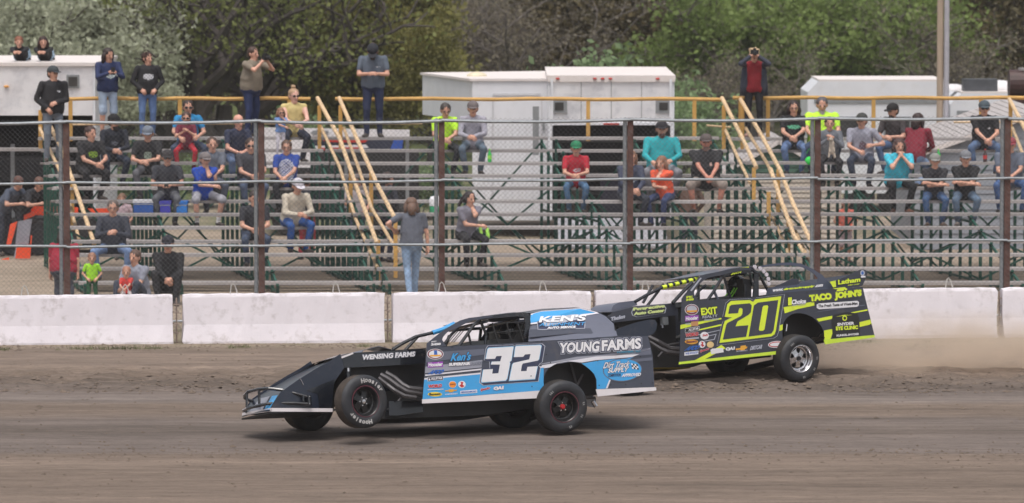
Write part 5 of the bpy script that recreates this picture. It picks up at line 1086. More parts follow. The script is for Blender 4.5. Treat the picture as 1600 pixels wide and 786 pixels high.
d32(cB((50, 412), (366, 378), (366, 386), (50, 420)), .4, m_wht)
d32(cB((45, 440), (366, 408), (712, 372), (711, 455), (716, 499), (36, 550)), 0, m_blue); d32(cB((46, 432), (366, 400), (712, 364), (712, 373), (366, 409), (45, 441)), .5, m_wht)
d32(cB((640, 380), (900, 320), (1308, 262), (1312, 300), (1180, 312), (900, 334), (760, 358)), 0, m_char2)
d32(cB((640, 362), (900, 312), (1240, 290), (1300, 266), (1308, 268), (1180, 308), (920, 330), (720, 352)), .3, m_char3)
d32(cB((700, 360), (1000, 312), (1245, 298), (1205, 314), (1000, 332), (925, 345), (850, 338), (785, 349), (745, 372), (714, 377)), .6, m_wht)
d32(cB((745, 372), (785, 350), (850, 339), (918, 350), (1020, 334), (1215, 316), (1110, 352), (1062, 488), (1008, 492), (1005, 440), (992, 408), (970, 385), (945, 365), (918, 351), (850, 339)), .9, m_blue) if False else None
d32(cB((925, 350), (1020, 334), (1215, 316), (1110, 352), (1062, 490), (1008, 493), (1006, 440), (993, 408), (971, 385), (946, 365)), .9, m_blue)
d32(cB((1078, 440), (1086, 442), (1068, 489), (1058, 490)), 1.2, m_wht); d32(cB((1175, 330), (1318, 316), (1318, 332), (1190, 345)), .3, m_char2)
# number 32
three = cK((225, 130), (612, 108), (612, 130), (580, 330), (553, 350), (560, 372), (515, 610), (490, 642), (118, 672), (107, 655), (137, 470), (288, 462), (278, 535), (375, 528), (400, 392), (258, 390), (272, 345), (405, 340), (430, 252), (345, 258), (322, 300), (175, 303), (205, 150))
two = cK((645, 100), (1020, 85), (1042, 100), (1005, 310), (985, 330), (755, 375), (735, 400), (718, 498), (808, 495), (820, 430), (982, 418), (942, 618), (535, 645), (585, 390), (605, 365), (850, 310), (872, 225), (785, 232), (755, 270), (610, 275), (630, 120))
bk = cK((220, 105), (600, 90), (625, 108), (650, 88), (1040, 72), (1085, 110), (1045, 350), (1010, 375), (990, 408), (1018, 440), (985, 645), (560, 672), (150, 705), (95, 660), (122, 455), (250, 448), (245, 345), (165, 325), (190, 150))
d32(grow_poly(bk, 1.025), 1.2, m_pgrey, 'number_edge'); d32(bk, 2.0, m_dkline, 'number_shadow')
d32(grow_poly(three, 1.0), 3.0, mat('pale_blue_edge', s2l((150, 205, 240)), .45), 'number_digit'); d32(grow_poly(two, 1.0), 3.0, mat('pale_blue_edge', s2l((150, 205, 240)), .45), 'number_digit')
def inset(pts, k): return grow_poly(pts, k)
d32([(x * .0 + x, y) for x, y in inset(three, .965)], 4.0, m_print_w, 'number_digit'); d32(inset(two, .965), 4.0, m_print_w, 'number_digit')
tx = lambda *a, **k: c.text(*a, par=sp_, **k)
p3 = lambda f, a, b, d: f(a, b, d)
def T(f, a, b, d, txt, m, lay=3, w=YS, par=None, **k):
    q = f(a, b, d); return c.text(txt, q[0], q[1], q[2], w, lay, m, par=par or sp_, **k)
T(cM, (242, 380), (533, 366), (250, 304), 'YOUNG', m_print_w, 4, bold=.028, outline=m_dkline, ol=.05, outline2=m_pgrey, shear=0); T(cM, (553, 365), (838, 347), (553, 285), 'FARMS', m_print_w, 4, bold=.028, outline=m_dkline, ol=.05, outline2=m_pgrey)
T(cM, (658, 382), (832, 374), (660, 362), 'WARNER, SD', m_teal, 3)
T(cL, (378, 194), (628, 180), (392, 92), "Ken's", m_blue, 4, bold=.02, outline=m_dkline, ol=.03, shear=.25); T(cL, (358, 254), (625, 240), (362, 214), 'SUPERFAIR', m_print_w, 4, bold=.045, outline=m_dkline, ol=.04); T(cL, (637, 242), (765, 232), (640, 204), 'FOODS', m_pgrey, 4, bold=.0, outline=m_dkline, ol=.03)
d32(cL(*ellp(195, 105, 103, 66)), 1, m_print_w, 'sponsor_oval'); d32(cL(*ellp(195, 105, 96, 60)), 1.6, m_maroon, 'sponsor_oval'); d32(cL(*ellp(195, 105, 80, 48)), 2.2, m_print_w, 'sponsor_oval'); d32(cL((130, 115), (262, 112), (258, 132), (132, 135)), 2.8, m_gold, 'sponsor_band'); d32(cL((180, 60), (215, 60), (220, 112), (178, 112)), 3.2, m_lblue, 'sponsor_flag')
d32(cL((103, 208), (290, 195), (290, 262), (103, 272)), 1, m_purp, 'sponsor_block'); T(cL, (110, 262), (284, 252), (112, 212), 'Hoosier', m_print_w, 3, bold=.03, name='sponsor_lettering')
T(cL, (98, 355), (276, 348), (135, 300), 'AFCO', m_lblue, 3, bold=.05, name='sponsor_lettering', shear=.3)
d32(cL((100, 388), (293, 375), (293, 425), (100, 440)), 1, m_print_w, 'sponsor_block'); d32(cL((104, 392), (289, 379), (289, 421), (104, 436)), 1.6, m_dkline, 'sponsor_block'); T(cL, (140, 422), (282, 412), (142, 394), 'ALLSTAR', m_print_w, 3, bold=.03, name='sponsor_lettering'); d32(cL((112, 430), (118, 396), (138, 426)), 2.4, m_print_w, 'sponsor_mark')
T(cL, (106, 524), (275, 512), (108, 482), 'WORLD', m_redd, 3, bold=.05, outline=m_print_w, ol=.03, name='sponsor_lettering'); d32(cL((100, 540), (296, 530), (296, 538), (100, 548)), 2, m_print_w, 'sponsor_line')
d32(cL(*ellp(190, 598, 88, 27)), 1, m_print_y, 'sponsor_oval'); T(cL, (120, 614), (260, 606), (122, 584), 'Bassett', m_print_k, 3, bold=.02, name='sponsor_lettering')
d32(cL(*ellp(408, 478, 46, 42)), 1, m_print_w, 'sponsor_circle'); d32(cL(*ellp(408, 478, 42, 38)), 1.6, m_oran, 'sponsor_circle'); T(cL, (372, 486), (444, 480), (373, 470), 'SUNOCO', m_maroon, 3, name='sponsor_lettering')
d32(cL(*ellp(522, 478, 46, 44)), 1, m_print_w, 'sponsor_circle'); d32(cL((505, 445), (540, 450), (530, 480), (555, 500), (520, 515), (490, 490), (512, 475)), 1.8, m_redd, 'sponsor_mark')
d32(cL((315, 552), (360, 548), (362, 538), (420, 534), (420, 544), (462, 540), (456, 556), (415, 560), (413, 572), (362, 574), (362, 562), (318, 566)), 1.6, m_gold, 'bow_tie_emblem'); T(cL, (315, 608), (470, 598), (316, 592), 'CHEVROLET', m_print_w, 3, name='sponsor_lettering')
d32(cL((503, 556), (708, 540), (710, 580), (504, 594)), 1, m_print_w, 'sponsor_block'); T(cL, (515, 584), (698, 572), (516, 562), 'BSB RICHMOND', m_lblue, 3, name='sponsor_lettering')
T(cL, (748, 568), (866, 540), (750, 528), 'Speedco', m_redd, 3, bold=.03, outline=m_print_w, name='sponsor_lettering', shear=.3)
T(cB, (430, 502), (486, 497), (432, 480), 'QA1', m_print_w, 4, bold=.06, outline=m_redd, ol=.02, name='sponsor_lettering')
# oval parts supplier logo
d32(cM(*ellp(704, 500, 142, 84, 28, -.06)), 1.4, m_char2, 'sponsor_oval'); d32(cM(*ellp(704, 500, 136, 78, 28, -.06)), 2, m_blue, 'sponsor_oval')
T(cM, (562, 490), (752, 478), (570, 446), 'Dirt Track', m_print_w, 5, bold=.008, outline=m_dkline, ol=.03, shear=.3); T(cM, (596, 522), (746, 512), (602, 488), 'SUPPLY', m_print_w, 5, bold=.02, outline=m_dkline, ol=.03, shear=.2); T(cM, (696, 552), (834, 544), (700, 528), 'APPROVED', m_print_w, 5, bold=.03, outline=m_lblue, ol=.02, shear=.2); T(cM, (598, 552), (690, 546), (600, 530), 'COMPETITION', m_dkline, 4)
for i in range(4):
    for j in range(3): d32(cM((765 + 12 * i + 3 * j, 452 + 13 * j + 2 * i), (777 + 12 * i + 3 * j, 454 + 13 * j + 2 * i), (780 + 12 * i + 3 * j, 467 + 13 * j + 2 * i), (768 + 12 * i + 3 * j, 465 + 13 * j + 2 * i)), 3.4, m_print_k if (i + j) % 2 else m_print_w, 'chequer')
for (x, y) in ((270, 620), (640, 420), (725, 300), (748, 345), (1012, 335), (1140, 324), (1250, 312), (1020, 472), (1085, 470), (1168, 466), (1255, 462), (1318, 458), (645, 478), (100, 262), (200, 258), (480, 244), (700, 226), (900, 216)): 
    if y < 560: d32(cB(*ellp(x, y, 3.4, 3.4, 8)), 5, m_print_k, 'rivet')
# sail panel, roof
WB, WT = -.93, -.66
sail = cB((628, 228), (633, 150), (640, 75), (700, 58), (920, 42), (1015, 65), (1060, 88), (1106, 130), (1124, 196), (900, 213))
sw = [WB, -.80, WT, WT, WT, WT, -.70, -.80, WB, WB]
q = MB(); q.prism(c.at(sail, sw), (0, .008, 0)); so = q.build('sail_panel', m_char2, root)
WS = lambda pts: [WB + (WT - WB) * min(1, max(0, (214 - ((y - 470) * 3.5718)) / 150.0)) - .006 for x, y in pts]
def dS(pts, lay, m, name='stripe'): 
    P_ = c.at(pts, WS(pts)); P_ = [p + Vector((0, -.004 - .002 * lay, 0)) for p in P_]; q = MB(); q.add(P_, [tuple(range(len(P_)))]); return q.build(name, m, so, recalc=False)
dS(cB((637, 110), (640, 76), (700, 60), (920, 44), (1010, 66), (932, 74), (760, 108), (637, 124)), 0, m_blue); dS(cB((637, 132), (637, 124), (760, 108), (932, 74), (1010, 66), (1022, 70), (935, 84), (760, 118)), .5, m_wht); dS(cB((640, 80), (640, 72), (700, 56), (920, 40), (1014, 64), (1008, 68), (918, 46), (700, 63)), .5, m_wht)
dS(cB((630, 205), (633, 160), (1110, 150), (1120, 190), (900, 180)), 0, m_char); dS(cB((678, 160), (672, 100), (690, 66), (820, 58), (935, 84), (945, 108), (942, 155), (700, 162)), 1.0, m_pgrey); dS(cB((681, 157), (675, 102), (693, 69), (820, 62), (932, 87), (941, 110), (938, 152), (700, 159)), 1.6, m_dkline); dS(cB((695, 72), (820, 60), (930, 84), (820, 70)), 2.2, m_teal)
def TS(a, b, d, txt, m, lay=3, **k):
    pts = cB(a, b, d); w = WS(pts); v, f = text_mesh(txt, k.get('bold', .03), k.get('shear', 0)); lo, hi = v.min(0), v.max(0); A, B, D = c.at(pts, w); u = (v - lo) / (hi - lo)
    P_ = [A + (B - A) * float(x) + (D - A) * float(y) + Vector((0, -.018 - .002 * lay, 0)) for x, y in u]; MB().add(P_, f).build('lettering', m, so, recalc=False)
TS((680, 122), (940, 112), (692, 86), "KEN'S", m_print_w, 3, bold=.02); TS((683, 143), (936, 137), (690, 125), 'ALIGNMENT', m_blue, 3, bold=.0); TS((728, 158), (886, 152), (730, 146), 'AUTO SERVICE', m_print_w, 3, bold=.03)
# roof with a crown, from the windscreen top to the tail
near = c.at(cB((330, 97), (390, 88), (450, 80), (590, 66), (640, 70), (780, 52), (920, 42), (1015, 64), (1062, 88), (1106, 130)), -.60)
HWR = [.46, .50, .54, .58, .60, .60, .60, .60, .60, .60]
rows = []
for i, p in enumerate(near):
    cr_ = [.0, .02, .03, .04, .05, .06, .05, .03, .02, .0][i]; hw = HWR[i]; rows.append([V3w(p, w * hw, cr_ * (1 - w ** 2)) for w in (-1.02, -.65, -.25, .25, .65, 1)])
loft('roof', rows, m_char, root)
c.panel('far_sail_panel', [(x, y) for x, y in sail], WT, m_char, .006, vec=None) if False else None
q = MB(); loc = c.at(sail, sw); q.prism([Vector((p.x, -p.y, p.z)) for p in loc], (0, -.008, 0)); q.build('far_sail_panel', m_char, root)
# door frame and roof rail
c.panel('windscreen_pillar', cE((100, 655), (105, 580), (180, 520), (300, 425), (440, 335), (560, 268), (680, 233), (860, 212), (1000, 198), (1000, 222), (850, 246), (740, 268), (640, 305), (560, 348), (490, 382), (430, 405), (380, 432), (330, 490), (312, 530), (345, 582), (375, 628)), -.93 if False else -.84, m_char, .01)
c.panel('roof_rail', cE((850, 214), (1000, 196), (1200, 172), (1380, 157), (1450, 160), (1500, 185), (1508, 215), (1440, 222), (1350, 212), (1000, 240), (850, 262)), -.80, m_gloss, .03)
c.panel('door_pillar', cE((1490, 200), (1512, 215), (1520, 300), (1500, 420), (1482, 560), (1415, 565), (1430, 470), (1450, 330), (1440, 225)), -.82, m_gloss, .03)
c.panel('door_sill', cE((100, 655), (345, 620), (930, 590), (1560, 560), (1580, 590), (930, 630), (345, 660), (100, 670)), -.93, m_gloss, .10)
c.tube('cage_bar', cE((515, 650), (640, 480), (745, 330), (835, 262)), -.78, .022, m_gloss); c.tube('cage_bar', cE((672, 455), (700, 560), (722, 625)), -.78, .016, m_gloss); c.tube('cage_bar', cE((350, 580), (440, 460), (530, 370)), -.74, .020, m_gloss)
c.tube('cage_bar', cE((845, 300), (890, 400), (915, 480), (900, 600)), -.70, .020, m_gloss)
for a, b in (((1000, 300), (1075, 580)), ((1190, 290), (1262, 570)), ((1340, 290), (1425, 560))): c.tube('window_net_strap', cE(a, ((a[0] + b[0]) / 2 - 4, (a[1] + b[1]) / 2), b), -.80, .012, m_print_k)
for dy in (0, 60, 120, 180, 240): c.tube('window_net_strap', cE((930, 320 + dy), (1460, 285 + dy)), -.795, .006, m_print_k) if dy in (0, 120) else None
for x0, x1 in ((400, 560), (440, 600), (470, 635)): c.tube('windscreen_rod', cE((x0, 565), (x1, 375)), .45, .006, m_pipe)
for a, b in (((1000, 330), (900, 600)), ((560, 345), (330, 600)), ((1440, 240), (1400, 560))): c.ltube('cage_bar', [V3w(p, .62) for p in c.at(cE(a, b), -.80)], .022, m_gloss)
P1 = c.at(cE((1000, 260), (1440, 230)), -.80); c.ltube('cage_bar', [V3w(P1[0], -.62), V3w(P1[0], .62)], .02, m_gloss); c.ltube('cage_bar', [V3w(P1[1], -.62), V3w(P1[1], .62)], .02, m_gloss); c.ltube('cage_bar', [V3w(P1[0], .62), V3w(P1[1], .62)], .02, m_gloss)
q = c.at(cE((1200, 590), (1400, 590), (1460, 330), (1340, 320)), -.35); MB().prism([V3w(p, -.50) for p in q], (0, .5, 0)).build('seat', m_print_k, root)
q = c.at(cE((820, 560), (1480, 550), (1480, 900), (820, 900)), -.35); MB().prism([V3w(p, -.7) for p in q], (0, 1.3, 0)).build('cockpit_tub', m_print_k, root)
q = c.at(cE((560, 585), (920, 570), (920, 640), (560, 650)), -.35); MB().prism([V3w(p, -.7) for p in q], (0, 1.3, 0)).build('dashboard', mat('dash_grey', (.05, .055, .06), .5), root)
q = c.at(cE((1460, 300), (1500, 300), (1500, 600), (1440, 600)), -.6); MB().prism([V3w(p, -.6) for p in q], (0, 1.2, 0)).build('rear_bulkhead', m_print_k, root)
T(cE, (155, 612), (290, 605), (160, 580), '2450', m_print_w, 2, w=-.84, par=root, bold=.05); T(cE, (160, 570), (232, 562), (162, 552), 'SPEC', m_print_w, 2, w=-.84, par=root, bold=.03); T(cE, (1365, 258), (1425, 252), (1366, 245), 'REX K', m_print_w, 2, w=-.85, par=root)
c.tube('halo_bar', cA((870, 272), (920, 240), (1000, 200), (1095, 178)), -.50, .022, m_gloss); c.tube('halo_bar_sleeve', cA((1092, 179), (1150, 160), (1215, 128)), -.50, .030, m_blue)

# hood and nose
hood = cA((588, 322), (650, 290), (760, 284), (1055, 264), (1058, 345), (985, 354), (790, 365), (600, 374), (592, 345))
ho = c.panel('hood_side', hood, -.52, m_gloss, .006)
T(cA, (700, 330), (994, 311), (700, 302), 'WENSING FARMS', m_print_w, 4, w=-.52, par=ho, bold=.025, outline=m_dkline, outline2=m_pgrey, ol=.03, shear=.12)
top = c.at(cA((582, 318), (655, 293), (760, 286), (1056, 267)), -.52); loft('hood_top', [[V3w(p, w, .02 * (1 - (w / .52) ** 2)) for w in (-.52, -.25, 0, .25, .52)] for p in top], m_gloss, root)
MB().prism(c.at(cA((586, 322), (583, 312), (648, 288), (652, 296)), -.53), (0, .004, 0)).build('hood_front_trim', m_skirt, root); MB().prism(c.at(cA((437, 380), (437, 366), (520, 326), (524, 338)), .49), (0, .004, 0)).build('hood_front_trim', m_skirt, root)
hs_ = c.at(cA((690, 292), (700, 282), (790, 264), (870, 276)), -.2); loft('hood_scoop', [[V3w(hs_[0], -.25), V3w(hs_[0], .25)], [V3w(hs_[1], -.25, .01), V3w(hs_[1], .25, .01)], [V3w(hs_[2], -.22, .02), V3w(hs_[2], .22, .02)], [V3w(hs_[3], -.2), V3w(hs_[3], .2)]], m_char2, root)
q = MB(); q.prism([V3w(p, .52) for p in c.at(hood, -.52)], (0, -.006, 0)); q.build('far_hood_side', m_gloss, root)
WN = -.52
nose = cA((188, 600), (242, 512), (340, 442), (440, 380), (520, 335), (577, 296), (590, 320), (602, 370), (575, 410), (552, 440), (540, 470), (531, 602))
no = c.panel('nose_side', nose, WN, m_slate, .006); q = MB(); q.prism([V3w(p, .52) for p in c.at(nose, WN)], (0, -.006, 0)); q.build('far_nose_side', m_slate, root)
c.decal('nose_lower_panel', cA((388, 500), (560, 432), (552, 442), (540, 470), (531, 600), (460, 602), (450, 520)), WN, 1, m_gloss, no); c.tube('nose_seam', cA((345, 430), (358, 440), (372, 468)), WN - .01, .004, m_chrome)
L_ = c.at(cA((186, 606), (240, 516), (340, 450), (440, 392), (577, 325)), WN)
loft('nose_top', [[V3w(p, w, .015 * (1 - (w / .52) ** 2) - .02) for w in (-.50, -.25, 0, .25, .50)] for p in L_], m_slate, root)
n0, n1 = L_[0], L_[1]
q = MB(); q.add([V3w(n0.lerp(n1, a), w, .012 * (1 - (w / .52) ** 2) - .012, -.006) for a, w in ((.05, -.48), (.95, -.48), (.95, -.28), (.05, -.28))], [(0, 1, 2, 3)]); q.build('nose_graphic', m_blue, root, recalc=False)
q = MB(); q.add([V3w(n0.lerp(n1, a), w, .012 - .012, -.008) for a, w in ((.05, -.24), (.95, -.2), (.95, .15), (.05, .3))], [(0, 1, 2, 3)]); q.build('nose_graphic', m_char3, root, recalc=False)
fin = c.at(cA((242, 512), (577, 320), (577, 290), (565, 288)), WN)
F0 = c.at(cN((355, 470) , (770, 240), (765, 178), (350, 425)), WN)          # far fin traced on the far side
ff = c.at(cA((92, 592), (95, 572), (200, 488), (320, 412), (433, 346), (437, 378), (330, 440), (150, 575)), .50); MB().prism(ff, (0, .006, 0)).build('nose_fin', m_gloss, root)
ls_ = c.at(cA((186, 598), (535, 600), (535, 620), (192, 618)), WN - .01); MB().prism(ls_, (0, .02, 0)).build('nose_skirt', m_skirt, root)
fl = c.at(cA((190, 598), (190, 617)), WN - .01); fr = c.at(cA((30, 626), (28, 641)), .48); MB().prism([fl[0], fl[1], fr[1], fr[0]], (.02, 0, 0)).build('nose_lip', m_skirt, root)
q = MB(); q.prism([V3w(L_[0], WN, -.03), V3w(L_[0], .52, -.03), V3w(L_[0], .52, -.03, .9), V3w(L_[0], WN, -.03, .9)], (0, 0, -.02)); q.build('nose_floor', m_print_k, root)
# bumper hoops
c.tube('bumper_tube', cA((402, 538), (330, 518), (255, 498), (180, 489), (120, 494), (62, 508), (44, 528), (44, 542), (70, 556), (100, 562)), [-.56, -.52, -.46, -.38, -.15, .12, .28, .34, .40, .45], .021, m_gloss)
c.tube('bumper_tube', cA((405, 576), (320, 571), (245, 571), (170, 575), (100, 590), (60, 600), (38, 612), (52, 618)), [-.56, -.53, -.50, -.40, -.15, .05, .28, .32], .021, m_gloss)
for a, b, w in (((56, 512), (56, 598), .15), ((124, 495), (126, 584), -.12), ((372, 532), (372, 560), -.56)): c.tube('bumper_upright', cA(a, b), w, .018, m_gloss)
c.tube('bumper_bracket', cA((403, 528), (406, 582)), -.57, .028, m_gloss)
for p in ((405, 535), (405, 575)): c.tube('bolt_head', cA(p, (p[0] + 3, p[1])), -.60, .010, m_chrome)
# engine, frame, suspension
eb = c.at(cA((610, 362), (1060, 340), (1060, 560), (760, 590), (640, 560)), -.40); MB().prism([V3w(p, -.34) for p in eb], (0, .68, 0)).build('engine_block', m_print_k, root)
rr_ = c.at([(575, 640), (600, 654), (690, 651), (772, 647), (832, 638), (850, 618), (850, 590), (660, 600), (600, 612)], -.5); MB().prism([V3w(p, -.46) for p in rr_], (0, .95, 0)).build('frame_rail', m_print_k, root)
for k, (pp_, r) in enumerate((([(800, 412), (850, 440), (900, 478), (945, 505), (1045, 522)], .034), ([(830, 402), (880, 430), (925, 468), (960, 488), (1045, 498)], .034), ([(790, 430), (840, 470), (880, 500), (935, 530), (1000, 540)], .030))): c.tube('exhaust_header', cA(*pp_), [-.55, -.60, -.66, -.70, -.72], r, m_pipe)
c.tube('steering_arm', cA((900, 560), (950, 500), (1010, 486)), -.66, .014, m_pipe); c.tube('tie_rod', cA((690, 560), (860, 560)), [-.7, -.35], .016, m_pipe); c.tube('a_arm', cA((680, 590), (860, 610)), [-.75, -.35], .02, m_gloss); c.tube('a_arm', cA((680, 530), (820, 480)), [-.75, -.35], .018, m_gloss)
c.tube('shock_absorber', cA((622, 375), (628, 470)), -.48, .026, m_chrome); c.tube('shock_spring', cA((620, 395), (626, 450)), -.48, .036, m_gloss)
c.panel('frame_plate', cA((780, 480), (860, 470), (870, 560), (790, 590)), -.42, m_gloss, .02); c.panel('belly_pan', cA((850, 560), (1040, 555), (1040, 620), (900, 640), (850, 640)), -.60, m_gloss, .3)
# wheel well and rear structure
wt_ = c.at(cB((690, 470), (700, 380), (780, 330), (950, 330), (1030, 400), (1035, 520), (700, 560)), -.5); MB().prism([V3w(p, -.60) for p in wt_], (0, 1.2, 0)).build('rear_tub', m_print_k, root)
for a, b in (((865, 350), (905, 500)), ((930, 410), (870, 530)), ((1000, 540), (930, 545))): c.tube('rear_link', cB(a, b), -.66, .016, m_pipe)
dk = c.at(cB((1295, 199), (1124, 200)), YS); MB().prism([V3w(dk[0], -.93), V3w(dk[1], -.93), V3w(dk[1], .93), V3w(dk[0], .93)], (0, 0, .008)).build('rear_deck', m_char, root)
q = MB(); q.prism([V3w(p, .95) for p in c.at(side_pts, YS)], (0, -.006, 0)); q.build('far_side_panel', m_char, root)
tl_ = c.at(cB((1298, 205), (1330, 470)), YS); MB().prism([V3w(tl_[0], -.93, 0, -.01), V3w(tl_[1], -.93, .12, -.01), V3w(tl_[1], .93, .12, -.01), V3w(tl_[0], .93, 0, -.01)], (-.008, 0, 0)).build('tail_panel', m_gloss, root)
spo = c.at(cB((1120, 196), (1116, 160), (1230, 120), (1300, 104), (1335, 106), (1345, 125), (1342, 160), (1325, 184), (1295, 197)), -.86); sp2 = MB().prism(spo, (0, .006, 0)).build('spoiler_end', m_slate, root)
MB().prism([Vector((p.x, -p.y, p.z)) for p in spo], (0, -.006, 0)).build('spoiler_end', m_slate, root)
s0, s1 = c.at(cB((1290, 195), (1335, 110)), -.86); MB().prism([V3w(s0, -.86), V3w(s1, -.86), V3w(s1, .86), V3w(s0, .86)], (.006, 0, 0)).build('spoiler_blade', m_slate, root)
c.tube('quarter_edge', cB((1105, 128), (1119, 196)), -.87, .006, m_print_k); c.tube('exhaust_tip', cB((985, 560), (1004, 590)), -.5, .03, m_chrome); c.panel('mud_flap', cB((935, 545), (1005, 540), (1003, 596), (960, 590)), -.35, mat('clear_flap', (.55, .55, .58), .3), .005)
# wheels
H7 = [('Hoosier', R(97), -R(11), .262, .078, False), ('Hoosier', R(280), -R(11), .262, .078, False)]
fc = c.at1(cA((692, 562))[0], -.98); c.wheel(fc, .335, .235, m_rimblk, steer=R(9), camber=R(-6), letters=H7, hub=m_chrome, ring=m_maroon, spin=R(0))
rc_ = c.at1(cB((806, 588))[0], -.98); c.wheel(rc_, .335, .25, m_rimblk, hub=m_redd, ring=m_maroon, spin=R(12), patch=True)
for (px, py) in ((481, 672), (800, 668)):
    g = G(px, py) + Vector((0, 0, .33)); c.wheel(c.loc(g), .333, .28, m_rimblk, steer=R(8) if px < 500 else 0)
for wz in (rc_, ): c.ltube('rear_axle', [Vector((wz.x, -.8, wz.z)), Vector((wz.x, .8, wz.z - .16))], .045, m_print_k)
CAR32 = c
def driver(c, px, py, w, label, suit, helm):
    h = c.M @ c.at1((px, py), w); k = 1.0; loc_ = h - Vector((0, 0, .80))
    return person(label, loc_, 'sit', yaw=c.yaw - math.pi / 2, h=1.72, g=.95, shirt=suit, pants=suit, denim=False, sleeve='long', arms='wheel', helmet=helm, gloves=(30, 30, 34), lean=-.12, footz=.02, footy=-.75, group=None, shoes=(30, 30, 30))
driver(c, 790, 518, -.22, 'helmeted driver behind the window net of the black and sky blue car', (36, 38, 46), (28, 30, 36))

# ============ car 20 (charcoal and neon yellow)
c = Car('charcoal and neon yellow race car numbered 20 raising dust behind', (1240, 598), R(31), R(8)); root = c.root
YS = -.95
side20 = cP((1065, 471)) + cC((720, 252), (960, 238)) + cD((75, 226), (160, 215), (330, 200), (470, 192), (628, 180), (650, 270), (675, 370), (699, 468), (404, 492), (404, 460), (396, 430), (382, 405), (362, 382), (335, 358), (300, 342), (265, 334), (232, 336), (205, 346), (183, 364), (168, 388), (160, 420), (159, 450), (163, 500), (170, 548)) + cC((1062, 555), (760, 590), (455, 622))
sp_ = c.panel('side_panel', side20, YS, m_char20, .006)
c.panel('skirt', cC((455, 620), (1060, 552), (1088, 549), (1096, 568), (760, 603), (453, 634)), YS - .004, m_sky20, .012); c.panel('skirt', cD((402, 490), (698, 462), (701, 476), (410, 517)), YS - .004, m_sky20, .012)
def d20(pts, lay, m, name='stripe', w=YS): return c.decal(name, pts, w, lay, m, sp_)
def T(f, a, b, d, txt, m, lay=3, w=YS, par=None, **k):
    q = f(a, b, d); return c.text(txt, q[0], q[1], q[2], w, lay, m, par=par or sp_, **k)
d20(cC((460, 404), (600, 378), (700, 362), (700, 370), (600, 392), (460, 428)), 0, m_neon); d20(cC((565, 430), (700, 398), (700, 408), (568, 436)), 0, m_neon)
d20(cC((540, 612), (620, 570), (700, 520), (725, 540), (640, 585), (600, 605)), 0, m_neon)
d20(cD((165, 300), (250, 285), (345, 265), (345, 290), (250, 310), (172, 336)), 0, m_neon); d20(cD((357, 368), (450, 350), (450, 368), (372, 384)), 0, m_neon); d20(cD((143, 405), (160, 400), (160, 432), (140, 440)), 0, m_neon)
d20(cD((402, 436), (460, 426), (440, 486), (404, 490)), 0, m_neon); d20(cD((560, 330), (655, 312), (657, 320), (560, 337)), 0, m_neon); d20(cD((606, 388), (673, 372), (680, 400), (608, 416)), 0, m_neon)
d20(cC((560, 460), (690, 432), (690, 436), (560, 465)), 0, m_pgrey); d20(cC((600, 470), (672, 455), (660, 490), (600, 500), (600, 496), (656, 486), (666, 460), (600, 474)), 0, m_pgrey)
d20(cD((345, 330), (450, 310), (640, 285), (640, 290), (450, 316)), 0, m_char2)
yb = cT((250, 160), (480, 148), (520, 170), (550, 140), (868, 102), (802, 520), (785, 570), (745, 595), (108, 675), (155, 460), (175, 405), (262, 362), (172, 355), (205, 200))
d20(grow_poly(yb, 1.10), .6, m_pgrey, 'number_edge'); d20(grow_poly(yb, 1.085), 1.2, m_char20, 'number_edge'); d20(yb, 2, m_neon, 'number_background')
d20(cT((255, 208), (480, 188), (505, 215), (492, 300), (465, 330), (330, 410), (305, 470), (462, 458), (435, 600), (148, 635), (190, 455), (205, 430), (370, 345), (388, 320), (392, 262), (375, 245), (350, 250), (335, 310), (215, 318), (232, 225)), 3, m_char20, 'number_digit')
d20(cT((580, 180), (830, 148), (772, 520), (745, 560), (465, 598), (530, 215)), 3, m_char20, 'number_digit'); d20(cT((650, 218), (695, 212), (706, 228), (660, 510), (640, 526), (600, 527), (590, 512), (636, 235)), 4, m_neon, 'number_digit')
# sponsors
d20(cQ(*ellp(182, 135, 78, 62)), 1, m_print_w, 'sponsor_oval'); d20(cQ(*ellp(182, 135, 72, 56)), 1.6, m_maroon, 'sponsor_oval'); d20(cQ(*ellp(182, 130, 58, 42)), 2.2, m_pgrey, 'sponsor_oval'); d20(cQ((125, 145), (240, 140), (238, 160), (127, 165)), 2.8, m_gold, 'sponsor_band')
d20(cQ((108, 205), (258, 195), (258, 255), (108, 268)), 1, m_purp, 'sponsor_block'); T(cQ, (114, 258), (252, 245), (116, 214), 'Hoosier', m_print_w, 3, bold=.03)
d20(cQ((175, 270), (255, 262), (255, 315), (175, 320)), 1, mat('tan_print', s2l((190, 140, 95)), .5), 'sponsor_block'); T(cQ, (112, 305), (172, 300), (113, 285), 'NHRA', m_pgrey, 3)
d20(cQ((108, 345), (268, 320), (268, 370), (108, 392)), 1, m_print_w, 'sponsor_block'); d20(cQ((111, 349), (265, 324), (265, 366), (111, 388)), 1.6, m_print_k, 'sponsor_block'); T(cQ, (145, 375), (258, 358), (146, 348), 'ALLSTAR', m_print_w, 3, bold=.02)
T(cQ, (110, 442), (255, 425), (112, 400), 'WORLD', m_redd, 3, bold=.05, outline=m_print_w, ol=.03); d20(cQ((108, 455), (262, 440), (262, 458), (108, 470)), 2, m_pgrey, 'sponsor_line')
d20(cQ(*ellp(178, 493, 74, 28)), 1, m_gold, 'sponsor_oval'); T(cQ, (122, 508), (238, 498), (123, 480), 'Bassett', m_maroon, 3, bold=.02)
T(cQ, (95, 595), (250, 580), (130, 545), 'AFCO', m_lblue, 3, bold=.04, shear=.3); d20(cQ((100, 610), (256, 592), (256, 632), (100, 650)), 1, m_print_w, 'sponsor_block'); T(cQ, (108, 638), (248, 622), (110, 615), 'WILWOOD', m_lblue, 3)
